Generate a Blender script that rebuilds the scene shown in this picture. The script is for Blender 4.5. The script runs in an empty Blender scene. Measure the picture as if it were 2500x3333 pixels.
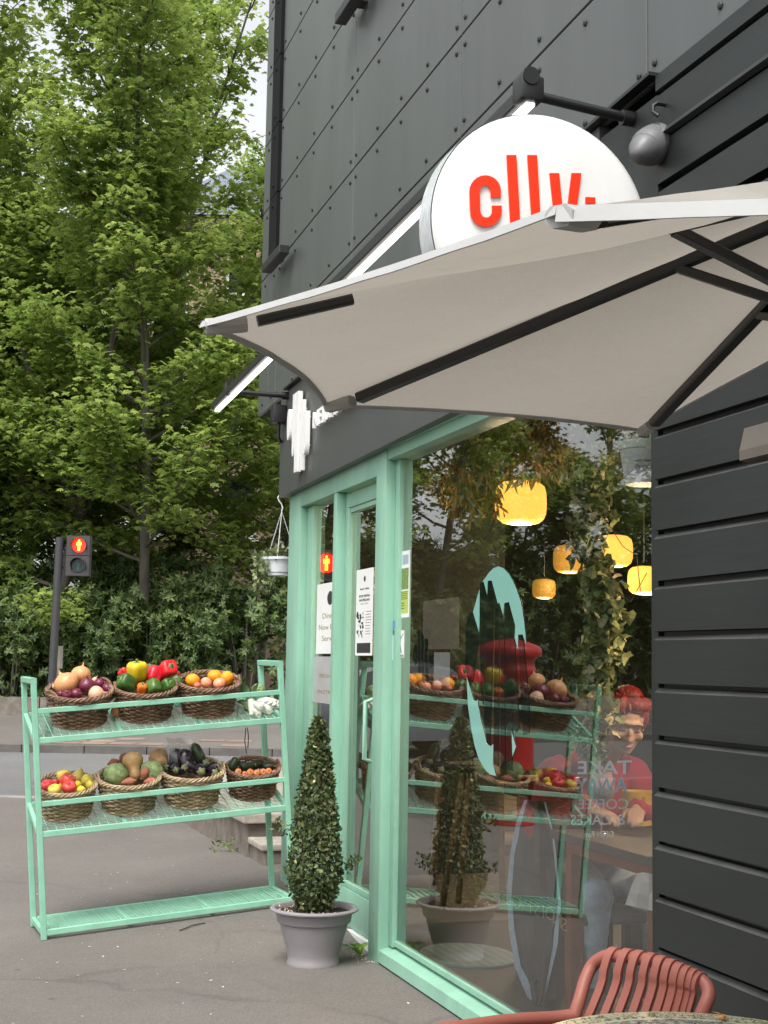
import bpy, bmesh, math, random
import numpy as np
from mathutils import Vector, Matrix, Euler, noise as mnoise
random.seed(7); rng = np.random.default_rng(7)
S = bpy.context.scene
COL = S.collection
R = math.radians
PI = math.pi

# ---------------------------------------------------------------- camera
FPX, CX, CY = 4621.0, 1250.0, 1666.5
YAW, PITCH, ROLL, CAMH = R(17.65), R(6.12), R(1.0), 1.5
CAM = np.array([-2.24, 0.0, CAMH])
KV = 2500 / 1659.0
_F0 = np.array([math.sin(YAW), math.cos(YAW), 0]); _R0 = np.array([math.cos(YAW), -math.sin(YAW), 0]); _Z = np.array([0, 0, 1.0])
_F = math.cos(PITCH) * _F0 + math.sin(PITCH) * _Z
_U0 = -math.sin(PITCH) * _F0 + math.cos(PITCH) * _Z
_RV = math.cos(ROLL) * _R0 + math.sin(ROLL) * _U0
_UV = -math.sin(ROLL) * _R0 + math.cos(ROLL) * _U0
cd = bpy.data.cameras.new('camera'); cam = bpy.data.objects.new('camera', cd); COL.objects.link(cam)
cd.sensor_fit = 'VERTICAL'; cd.sensor_height = 36.0; cd.lens = FPX / 3333.0 * 36.0
cd.clip_start = 0.05; cd.clip_end = 2000
M = Matrix(((_RV[0], _UV[0], -_F[0], CAM[0]), (_RV[1], _UV[1], -_F[1], CAM[1]), (_RV[2], _UV[2], -_F[2], CAM[2]), (0, 0, 0, 1)))
cam.matrix_world = M
S.camera = cam

def ray(x, y):
    return _RV * (x * KV - CX) / FPX - _UV * (y * KV - CY) / FPX + _F
def at(x, y, D): return CAM + ray(x, y) * D            # survey point at depth D
def onX(x, y, X): d = ray(x, y); return CAM + d * (X - CAM[0]) / d[0]
def onZ(x, y, z): d = ray(x, y); return CAM + d * (z - CAM[2]) / d[2]
def LD(L, D, z=0.0): return np.array([CAM[0] + L * _R0[0] + D * _F0[0], CAM[1] + L * _R0[1] + D * _F0[1], z])
def toLD(x, y): dx = x - CAM[0]; dy = y - CAM[1]; return dx * _R0[0] + dy * _R0[1], dx * _F0[0] + dy * _F0[1]

# ---------------------------------------------------------------- object helpers
def tag(o, label, cat, group=None, kind=None):
    if label: o['label'] = label
    if cat: o['category'] = cat
    if group: o['group'] = group
    if kind: o['kind'] = kind
    return o
def thing(name, label, cat, loc=(0, 0, 0), rot=None, group=None):
    o = bpy.data.objects.new(name, None); COL.objects.link(o); o.empty_display_size = 0.05
    o.location = Vector([float(v) for v in loc])
    if rot is not None: o.rotation_euler = rot
    return tag(o, label, cat, group)
def hang(o, parent, world=True):
    """parent o; world=True keeps the vertices that were given in world space"""
    o.parent = parent
    if world and parent.parent is None:
        o.matrix_parent_inverse = parent.matrix_basis.inverted()
    return o
def copy_tree(o, parent=None):
    c = o.copy(); COL.objects.link(c)
    if parent is not None:
        c.parent = parent; c.matrix_parent_inverse = o.matrix_parent_inverse.copy()
    for ch in [x for x in bpy.data.objects if x.parent == o]: copy_tree(ch, c)
    return c

class MB:
    def __init__(s): s.v = []; s.f = []; s.mi = []; s.cur = 0
    def add(s, vs, fs):
        b = len(s.v); s.v += [tuple(float(c) for c in p) for p in vs]
        for f in fs: s.f.append([i + b for i in f]); s.mi.append(s.cur)
        return s
    def box(s, lo, hi, bev=0.0):
        x0, y0, z0 = lo; x1, y1, z1 = hi
        if bev <= 0:
            return s.add([(x0,y0,z0),(x1,y0,z0),(x1,y1,z0),(x0,y1,z0),(x0,y0,z1),(x1,y0,z1),(x1,y1,z1),(x0,y1,z1)],
                  [(0,3,2,1),(4,5,6,7),(0,1,5,4),(1,2,6,5),(2,3,7,6),(3,0,4,7)])
        bm = bmesh.new(); bmesh.ops.create_cube(bm, size=1.0)
        for v in bm.verts: v.co = Vector(((x0+x1)/2+v.co.x*(x1-x0), (y0+y1)/2+v.co.y*(y1-y0), (z0+z1)/2+v.co.z*(z1-z0)))
        bmesh.ops.bevel(bm, geom=bm.edges[:], offset=bev, segments=2, affect='EDGES', profile=0.6)
        return s.bm(bm)
    def bm(s, bm):
        bm.verts.index_update()
        s.add([v.co[:] for v in bm.verts], [[v.index for v in f.verts] for f in bm.faces]); bm.free(); return s
    def bar(s, p, q, w, h, up=(0, 0, 1), bev=0.0, ext=0.0):
        p = np.array(p, float); q = np.array(q, float); d = q - p; L = np.linalg.norm(d); d /= L
        p = p - d * ext; q = q + d * ext
        a = np.cross(d, up); n = np.linalg.norm(a)
        if n < 1e-5: a = np.cross(d, (0, 1, 0)); n = np.linalg.norm(a)
        a /= n; b = np.cross(a, d)
        if bev > 0: pr = [(-w/2+bev,-h/2),(w/2-bev,-h/2),(w/2,-h/2+bev),(w/2,h/2-bev),(w/2-bev,h/2),(-w/2+bev,h/2),(-w/2,h/2-bev),(-w/2,-h/2+bev)]
        else: pr = [(-w/2,-h/2),(w/2,-h/2),(w/2,h/2),(-w/2,h/2)]
        n = len(pr)
        vs = [p + a*x + b*y for x, y in pr] + [q + a*x + b*y for x, y in pr]
        fs = [[(i), (i+1) % n, n+(i+1) % n, n+i] for i in range(n)] + [list(range(n))[::-1], list(range(n, 2*n))]
        return s.add(vs, fs)
    def tube(s, pts, r, n=8, cap=True, closed=False):
        pts = [np.array(p, float) for p in pts]; m = len(pts)
        rs = [r]*m if np.isscalar(r) else list(r)
        vs = []; prev = None
        for i in range(m):
            if closed: d = pts[(i+1) % m] - pts[i-1]
            else: d = pts[min(i+1, m-1)] - pts[max(i-1, 0)]
            d = d / (np.linalg.norm(d) + 1e-12)
            if prev is None:
                a = np.cross(d, (0, 0, 1.0))
                if np.linalg.norm(a) < 1e-3: a = np.cross(d, (0, 1.0, 0))
            else: a = prev - d * (prev @ d)
            a /= np.linalg.norm(a) + 1e-12; prev = a; b = np.cross(d, a)
            for k in range(n):
                t = 2*PI*k/n; vs.append(pts[i] + rs[i]*(math.cos(t)*a + math.sin(t)*b))
        fs = []
        for i in range(m if closed else m-1):
            j = (i+1) % m
            for k in range(n): fs.append([i*n+k, i*n+(k+1) % n, j*n+(k+1) % n, j*n+k])
        if cap and not closed: fs.append(list(range(n))[::-1]); fs.append([(m-1)*n+k for k in range(n)])
        return s.add(vs, fs)
    def lathe(s, prof, n=32, mod=None, cap=True, M4=None):
        vs = []; fs = []
        for i, (r, z) in enumerate(prof):
            for k in range(n):
                t = 2*PI*k/n; rr = r * (mod(t, z) if mod else 1.0)
                p = (rr*math.cos(t), rr*math.sin(t), z); vs.append(tuple(M4 @ Vector(p)) if M4 else p)
        for i in range(len(prof)-1):
            for k in range(n): fs.append([i*n+k, i*n+(k+1) % n, (i+1)*n+(k+1) % n, (i+1)*n+k])
        if cap: fs.append(list(range(n))[::-1]); fs.append([(len(prof)-1)*n+k for k in range(n)])
        return s.add(vs, fs)
    def prism(s, poly, fn, t0, t1):
        """poly of 2-D points, fn(a,b,t)->3-D"""
        n = len(poly); vs = [fn(a, b, t0) for a, b in poly] + [fn(a, b, t1) for a, b in poly]
        return s.add(vs, [list(range(n))[::-1], list(range(n, 2*n))] + [[i, (i+1) % n, n+(i+1) % n, n+i] for i in range(n)])
    def ell(s, c, r, n=16, m=10, rot=None):
        c = np.array(c, float); r = (r, r, r) if np.isscalar(r) else r
        RM = np.array(rot) if rot is not None else np.eye(3)
        vs = []; fs = []
        for i in range(m+1):
            ph = -PI/2 + PI*i/m
            for k in range(n):
                t = 2*PI*k/n
                vs.append(c + RM @ np.array([r[0]*math.cos(ph)*math.cos(t), r[1]*math.cos(ph)*math.sin(t), r[2]*math.sin(ph)]))
        for i in range(m):
            for k in range(n): fs.append([i*n+k, i*n+(k+1) % n, (i+1)*n+(k+1) % n, (i+1)*n+k])
        return s.add(vs, fs)
    def build(s, name, mat, parent=None, smooth=False, world=True, ang=40):
        me = bpy.data.meshes.new(name); me.from_pydata(s.v, [], s.f); me.validate(); me.update()
        mats = mat if isinstance(mat, (list, tuple)) else [mat]
        for m_ in mats: me.materials.append(m_)
        if len(mats) > 1 and len(me.polygons) == len(s.mi): me.polygons.foreach_set('material_index', s.mi)
        bm = bmesh.new(); bm.from_mesh(me); bmesh.ops.remove_doubles(bm, verts=bm.verts, dist=1e-6); bmesh.ops.recalc_face_normals(bm, faces=bm.faces)
        if smooth:
            for f in bm.faces: f.smooth = True
            for e in bm.edges:
                if len(e.link_faces) == 2 and e.calc_face_angle(0) > R(ang): e.smooth = False
        bm.to_mesh(me); bm.free()
        o = bpy.data.objects.new(name, me); COL.objects.link(o)
        if parent is not None: hang(o, parent, world)
        return o

def np_mesh(name, verts, faces, mat, parent=None, world=True, smooth=False):
    """fast mesh from arrays; faces (N,k)"""
    me = bpy.data.meshes.new(name); nv = len(verts); nf, k = faces.shape
    me.vertices.add(nv); me.vertices.foreach_set('co', np.ascontiguousarray(verts, dtype=np.float32).ravel())
    me.loops.add(nf*k); me.loops.foreach_set('vertex_index', np.ascontiguousarray(faces, dtype=np.int32).ravel())
    me.polygons.add(nf); me.polygons.foreach_set('loop_start', np.arange(0, nf*k, k, dtype=np.int32))
    me.polygons.foreach_set('loop_total', np.full(nf, k, dtype=np.int32))
    me.polygons.foreach_set('use_smooth', np.full(nf, smooth, dtype=bool))
    me.update(calc_edges=True); me.materials.append(mat)
    o = bpy.data.objects.new(name, me); COL.objects.link(o)
    if parent is not None: hang(o, parent, world)
    return o

def rotset(n, up_bias=0.0, down=0.0):
    """n random rotation matrices whose local z leans to world up by up_bias (0 random, 1 flat)"""
    z = rng.normal(size=(n, 3)); z /= np.linalg.norm(z, axis=1)[:, None]
    z = z*(1-up_bias) + np.array([0, 0, 1.0])*up_bias; z /= np.linalg.norm(z, axis=1)[:, None] + 1e-9
    a = rng.normal(size=(n, 3)); a[:, 2] -= down
    a -= z * (a*z).sum(1)[:, None]; a /= np.linalg.norm(a, axis=1)[:, None] + 1e-9
    b = np.cross(z, a)
    return np.stack([b, a, z], axis=2)      # columns: x=b, y=a (leaf axis), z normal
def leaves(name, cent, size, rots, tmpl, mat, parent=None, world=True):
    tv, tf = tmpl; n = len(cent); k = len(tv)
    V = np.einsum('nij,kj->nki', rots, tv) * np.asarray(size).reshape(-1, 1, 1) + cent[:, None, :]
    Fc = (tf[None, :, :] + (np.arange(n)*k)[:, None, None]).reshape(-1, tf.shape[1])
    return np_mesh(name, V.reshape(-1, 3), Fc, mat, parent, world)
def tmpl(pts, tris): return np.array(pts, float), np.array(tris, int)
# leaf outlines (unit length along y)
MAPLE = tmpl([(0,0,0),(.20,.02,.02),(.42,.18,-.05),(.24,.30,.03),(.50,.58,-.10),(.20,.60,.02),(0,1.0,-.12),(-.20,.60,.02),(-.50,.58,-.10),(-.24,.30,.03),(-.42,.18,-.05),(-.20,.02,.02),(0,.45,.04)],
    [(12,i,i+1) for i in range(0,11)]+[(12,11,0)])
OVAL = tmpl([(0,0,0),(.17,.28,-.03),(.19,.55,-.05),(0,1,-.12),(-.19,.55,-.05),(-.17,.28,-.03),(0,.45,.03)], [(6,i,(i+1)%6) for i in range(6)])
BOXL = tmpl([(0,0,0),(.27,.4,-.05),(.2,.8,-.08),(0,1,-.1),(-.2,.8,-.08),(-.27,.4,-.05)], [(0,1,2),(0,2,3),(0,3,4),(0,4,5)])
HEART = tmpl([(0,0,0),(.30,-.12,-.04),(.50,.15,-.08),(.34,.5,-.04),(0,1,-.15),(-.34,.5,-.04),(-.50,.15,-.08),(-.30,-.12,-.04),(0,.35,.05)], [(8,i,(i+1)%8) for i in range(8)])
STRIP = tmpl([(0,0,0),(.09,.3,.03),(.07,.7,.08),(0,1,.02),(-.07,.7,-.05),(-.09,.3,-.03)], [(0,1,2),(0,2,3),(0,3,4),(0,4,5)])

# ---------------------------------------------------------------- materials
class NT:
    def __init__(s, name):
        s.m = bpy.data.materials.new(name); s.m.use_nodes = True; s.t = s.m.node_tree; s.t.nodes.clear()
        s.out = s.n('OutputMaterial')
    def n(s, typ, **kw):
        nd = s.t.nodes.new('ShaderNode' + typ)
        for k, v in kw.items():
            if k.startswith('i_'):
                key = k[2:].replace('_', ' ')
                for sk in nd.inputs:
                    if sk.name.lower() == key.lower(): sk.default_value = v; break
            else: setattr(nd, k, v)
        return nd
    def l(s, a, b, ao=0, bi=0):
        oa = a.outputs[ao] if not isinstance(a, bpy.types.NodeSocket) else a
        ib = b.inputs[bi] if not isinstance(b, bpy.types.NodeSocket) else b
        s.t.links.new(oa, ib); return b
def c4(c): return (c[0], c[1], c[2], 1.0)
def pmat(name, col, rough=0.6, metal=0.0, var=0.12, scale=6.0, bump=0.0, bscale=40.0, spec=0.5, col2=None, stretch=None, emis=None, estr=0, obrand=0.0, isl=0.0, coat=0.0, trans=0.0, coords='Object', dirt=0.0, chips=0.0):
    T = NT(name); b = T.n('BsdfPrincipled'); b.inputs['Roughness'].default_value = rough; b.inputs['Metallic'].default_value = metal
    b.inputs['Specular IOR Level'].default_value = spec; b.inputs['Coat Weight'].default_value = coat
    tc = T.n('TexCoord'); mp = T.n('Mapping')
    if stretch: mp.inputs['Scale'].default_value = stretch
    T.l(tc.outputs[coords], mp.inputs[0])
    nz = T.n('TexNoise'); nz.inputs['Scale'].default_value = scale; nz.inputs['Detail'].default_value = 6; nz.inputs['Roughness'].default_value = 0.6
    T.l(mp, nz)
    rp = T.n('ValToRGB'); rp.color_ramp.elements[0].position = 0.3; rp.color_ramp.elements[1].position = 0.7
    if col2 is None: lo = [c*(1-var) for c in col]; hi = [min(1, c*(1+var)) for c in col]
    else: lo = col; hi = col2
    rp.color_ramp.elements[0].color = c4(lo); rp.color_ramp.elements[1].color = c4(hi)
    T.l(nz, rp, 0, 0); cs = rp.outputs[0]
    if obrand or isl:
        hs = T.n('HueSaturation'); T.l(cs, hs.inputs['Color'])
        src = T.n('ObjectInfo').outputs['Random'] if obrand else T.n('NewGeometry').outputs['Random Per Island']
        amt = obrand or isl
        mr = T.n('MapRange'); T.l(src, mr.inputs[0]); mr.inputs[3].default_value = 1-amt; mr.inputs[4].default_value = 1+amt
        T.l(mr, hs.inputs['Value']) 
        mr2 = T.n('MapRange'); T.l(src, mr2.inputs[0]); mr2.inputs[3].default_value = 0.5+amt*0.05; mr2.inputs[4].default_value = 0.5-amt*0.05
        T.l(mr2, hs.inputs['Hue']); cs = hs.outputs[0]
    if dirt:
        n2 = T.n('TexNoise'); n2.inputs['Scale'].default_value = scale*0.35; n2.inputs['Detail'].default_value = 8; n2.inputs['Roughness'].default_value = 0.75
        T.l(mp, n2); r2 = T.n('ValToRGB'); r2.color_ramp.elements[0].position = 0.48; r2.color_ramp.elements[1].position = 0.78
        T.l(n2, r2, 0, 0); mx = T.n('Mix', data_type='RGBA'); mm = T.n('Math', operation='MULTIPLY'); mm.inputs[1].default_value = dirt
        T.l(r2, mm, 0, 0); T.l(mm, mx, 0, 0); T.l(cs, mx.inputs[6]); mx.inputs[7].default_value = c4([c*0.45+0.02 for c in col]); cs = mx.outputs[2]
    if chips:
        n4 = T.n('TexNoise'); n4.inputs['Scale'].default_value = 16; n4.inputs['Detail'].default_value = 9; n4.inputs['Roughness'].default_value = .8; T.l(tc.outputs[coords], n4, 0, 0)
        r4 = T.n('ValToRGB'); r4.color_ramp.elements[0].position = .655; r4.color_ramp.elements[1].position = .70; T.l(n4, r4, 0, 0); m4 = T.n('Math', operation='MULTIPLY'); m4.inputs[1].default_value = chips; T.l(r4, m4, 0, 0)
        x4 = T.n('Mix', data_type='RGBA'); T.l(m4, x4, 0, 0); T.l(cs, x4.inputs[6]); x4.inputs[7].default_value = (.10,.105,.085,1); cs = x4.outputs[2]
    T.l(cs, b.inputs['Base Color'])
    if bump:
        bn = T.n('TexNoise'); bn.inputs['Scale'].default_value = bscale; bn.inputs['Detail'].default_value = 4; T.l(mp, bn)
        bp = T.n('Bump'); bp.inputs['Strength'].default_value = bump; bp.inputs['Distance'].default_value = 0.01
        T.l(bn, bp.inputs['Height']); T.l(bp, b.inputs['Normal'])
    if emis: b.inputs['Emission Color'].default_value = c4(emis); b.inputs['Emission Strength'].default_value = estr
    sh = b
    if trans:
        tr = T.n('BsdfTranslucent'); T.l(cs, tr.inputs[0]); mx = T.n('MixShader'); mx.inputs[0].default_value = trans
        T.l(b, mx, 0, 1); T.l(tr, mx, 0, 2); sh = mx
    T.l(sh, T.out); return T.m

MT = {}
MT['teal'] = pmat('teal_paint', (.24,.45,.335), .45, var=.09, scale=5, bump=.15, bscale=45, dirt=.5, stretch=(1,1,.3), chips=.65)
MT['teal_metal'] = pmat('teal_powder_coat', (.235,.49,.355), .42, var=.10, scale=8, bump=.05, bscale=120, dirt=.35, chips=.5)
MT['clad'] = pmat('fibre_cement_panel', (.086,.093,.092), .36, var=.15, scale=1.6, bump=.03, bscale=200, spec=.45, stretch=(1,1.6,.22), dirt=.40)
MT['fascia'] = pmat('fascia_board', (.062,.067,.066), .42, var=.10, scale=2, bump=.05, bscale=90, dirt=.2)
MT['gap'] = pmat('dark_gap', (.006,.006,.006), .8)
MT['black'] = pmat('black_metal', (.012,.012,.013), .4, var=.2, bump=.05)
MT['matt_black'] = pmat('matt_black', (.007,.007,.008), .75, var=.2, spec=.15)
MT['rivet'] = pmat('rivet', (.02,.02,.021), .5)
MT['timber'] = pmat('black_painted_timber', (.0125,.0158,.0150), .5, var=.25, scale=3, bump=.12, bscale=30, stretch=(1,.12,1), dirt=.3)
MT['white'] = pmat('white_gloss', (.80,.80,.78), .35, var=.03)
MT['whitepl'] = pmat('white_plastic', (.74,.77,.80), .4, var=.03, bump=.05)
MT['greypl'] = pmat('grey_plastic', (.235,.22,.225), .5, var=.06, scale=3, bump=.12, bscale=160, dirt=.2)
MT['concrete'] = pmat('stone_slab', (.36,.32,.27), .8, var=.25, scale=9, bump=.4, bscale=60, dirt=.4)
MT['oldstone'] = pmat('old_stone', (.17,.145,.12), .85, var=.35, scale=7, bump=.6, bscale=25, dirt=.4)
MT['soil'] = pmat('soil', (.035,.022,.015), .95, var=.6, scale=40, bump=1.0, bscale=70)
MT['petal'] = pmat('fallen_petals', (.62,.52,.42), .7, isl=.3)
MT['wicker_d'] = pmat('brown_wicker', (.115,.060,.032), .55, var=.55, scale=22, bump=.3, bscale=90, col2=(.27,.165,.10), isl=.25)
MT['wicker_l'] = pmat('pale_wicker', (.27,.19,.105), .55, var=.4, scale=22, bump=.3, bscale=90, col2=(.46,.36,.22), isl=.2)
MT['bark'] = pmat('bark', (.06,.052,.04), .9, var=.45, scale=5, bump=.8, bscale=18, stretch=(1,1,.35), col2=(.12,.11,.085))
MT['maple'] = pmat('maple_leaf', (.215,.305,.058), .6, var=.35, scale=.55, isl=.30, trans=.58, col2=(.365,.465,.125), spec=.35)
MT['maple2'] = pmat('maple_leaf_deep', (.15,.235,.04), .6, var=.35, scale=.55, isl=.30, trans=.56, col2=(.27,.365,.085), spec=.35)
MT['rhodo'] = pmat('rhododendron_leaf', (.048,.088,.022), .5, var=.4, scale=1.2, isl=.5, trans=.22, col2=(.115,.175,.045))
MT['laurel'] = pmat('laurel_leaf', (.075,.13,.022), .45, var=.4, scale=1.2, isl=.45, trans=.25, col2=(.16,.24,.045))
MT['boxleaf'] = pmat('topiary_leaf', (.040,.062,.020), .5, var=.5, scale=9, isl=.5, trans=.18, col2=(.11,.14,.05), spec=.35)
MT['yellowed'] = pmat('yellowed_leaf', (.40,.36,.16), .6, isl=.3)
MT['stem'] = pmat('green_stem', (.08,.10,.03), .6)
MT['terra'] = pmat('terracotta_plastic', (.285,.092,.066), .5, var=.05, scale=4, bump=.06, bscale=150)
MT['sand'] = pmat('sandstone', (.30,.225,.15), .85, var=.22, scale=1.2, bump=.4, bscale=9, dirt=.45)
MT['paper'] = pmat('paper', (.74,.74,.72), .6, var=.03)
MT['kraft'] = pmat('brown_paper', (.40,.33,.24), .7, var=.06)
MT['ink'] = pmat('print_ink', (.02,.02,.02), .6)
MT['brownink'] = pmat('brown_ink', (.26,.17,.08), .6)
MT['vinyl_teal'] = pmat('teal_vinyl', (.21,.43,.37), .08, var=.02)
MT['vinyl_black'] = pmat('black_vinyl', (.006,.009,.008), .03)
MT['vinyl_gold'] = pmat('gold_vinyl', (.42,.37,.10), .4)
MT['vinyl_white'] = pmat('white_vinyl', (.62,.64,.70), .4)
MT['vinyl_blue'] = pmat('blue_vinyl', (.16,.42,.62), .4)
MT['redsign'] = pmat('red_lettering', (.74,.030,.004), .4, emis=(1,.05,.0), estr=.04)
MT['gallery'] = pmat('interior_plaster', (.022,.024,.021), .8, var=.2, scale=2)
MT['wood'] = pmat('varnished_wood', (.24,.14,.065), .45, var=.25, scale=5, stretch=(1,.15,1))
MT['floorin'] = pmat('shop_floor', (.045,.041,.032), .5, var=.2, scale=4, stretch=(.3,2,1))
MT['denim'] = pmat('denim', (.46,.60,.74), .8, var=.18, scale=30, bump=.3, bscale=300)
MT['hoodie'] = pmat('red_hoodie', (.36,.012,.036), .85, var=.15, scale=12, bump=.2, bscale=200)
MT['skin'] = pmat('skin', (.52,.33,.25), .5, var=.08, scale=12)
MT['hair'] = pmat('red_hair', (.20,.006,.014), .5, var=.5, scale=40, stretch=(1,1,.2), bump=.8, bscale=90)
MT['coat'] = pmat('charcoal_cloth', (.035,.038,.048), .85, var=.2, scale=10)
MT['steel'] = pmat('brushed_steel', (.45,.45,.45), .3, metal=1.0)
MT['chalk'] = pmat('grey_painted_metal', (.040,.040,.043), .5, var=.08)
EXPOSURE = 0.9
# ---------------------------------------------------------------- world and light
W = bpy.data.worlds.new('World'); S.world = W; W.use_nodes = True
wt = W.node_tree; wt.nodes.clear()
wo = wt.nodes.new('ShaderNodeOutputWorld'); bg = wt.nodes.new('ShaderNodeBackground')
sky = wt.nodes.new('ShaderNodeTexSky'); sky.sky_type = 'NISHITA'; sky.sun_disc = False
SUN_EL, SUN_AZ = R(58), R(215)
sky.sun_elevation = SUN_EL; sky.sun_rotation = SUN_AZ; sky.air_density = 1.0; sky.dust_density = 4.0; sky.ozone_density = 1.0
hs = wt.nodes.new('ShaderNodeHueSaturation'); hs.inputs['Saturation'].default_value = 0.14; hs.inputs['Value'].default_value = 1.15
# broken cloud cover
tcw = wt.nodes.new('ShaderNodeTexCoord'); nzw = wt.nodes.new('ShaderNodeTexNoise'); nzw.inputs['Scale'].default_value = 2.2; nzw.inputs['Detail'].default_value = 7
mrw = wt.nodes.new('ShaderNodeMapRange'); mrw.inputs[1].default_value = .3; mrw.inputs[2].default_value = .7; mrw.inputs[3].default_value = .82; mrw.inputs[4].default_value = 1.18
mxw = wt.nodes.new('ShaderNodeMix'); mxw.data_type = 'RGBA'; mxw.blend_type = 'MULTIPLY'; mxw.inputs[0].default_value = 1
wt.links.new(tcw.outputs['Generated'], nzw.inputs[0]); wt.links.new(nzw.outputs[0], mrw.inputs[0])
wt.links.new(sky.outputs[0], hs.inputs['Color']); wt.links.new(hs.outputs[0], mxw.inputs[6]); wt.links.new(mrw.outputs[0], mxw.inputs[7])
wt.links.new(mxw.outputs[2], bg.inputs[0]); bg.inputs[1].default_value = 0.15
wt.links.new(bg.outputs[0], wo.inputs[0])
sl = bpy.data.lights.new('sun', 'SUN'); sl.energy = 1.3; sl.angle = R(25); sl.color = (1, .97, .92)
so = bpy.data.objects.new('sun', sl); COL.objects.link(so)
# the sun stands where the sky puts it
sd = Vector((math.sin(SUN_AZ)*math.cos(SUN_EL), math.cos(SUN_AZ)*math.cos(SUN_EL), math.sin(SUN_EL)))
so.rotation_euler = sd.to_track_quat('Z', 'Y').to_euler()
S.view_settings.view_transform = 'Standard'; S.view_settings.look = 'None'; S.view_settings.exposure = EXPOSURE; S.view_settings.gamma = 1
S.cycles.max_bounces = 10; S.cycles.transparent_max_bounces = 24; S.cycles.use_denoising = True
S.cycles.caustics_reflective = False; S.cycles.caustics_refractive = False

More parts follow.
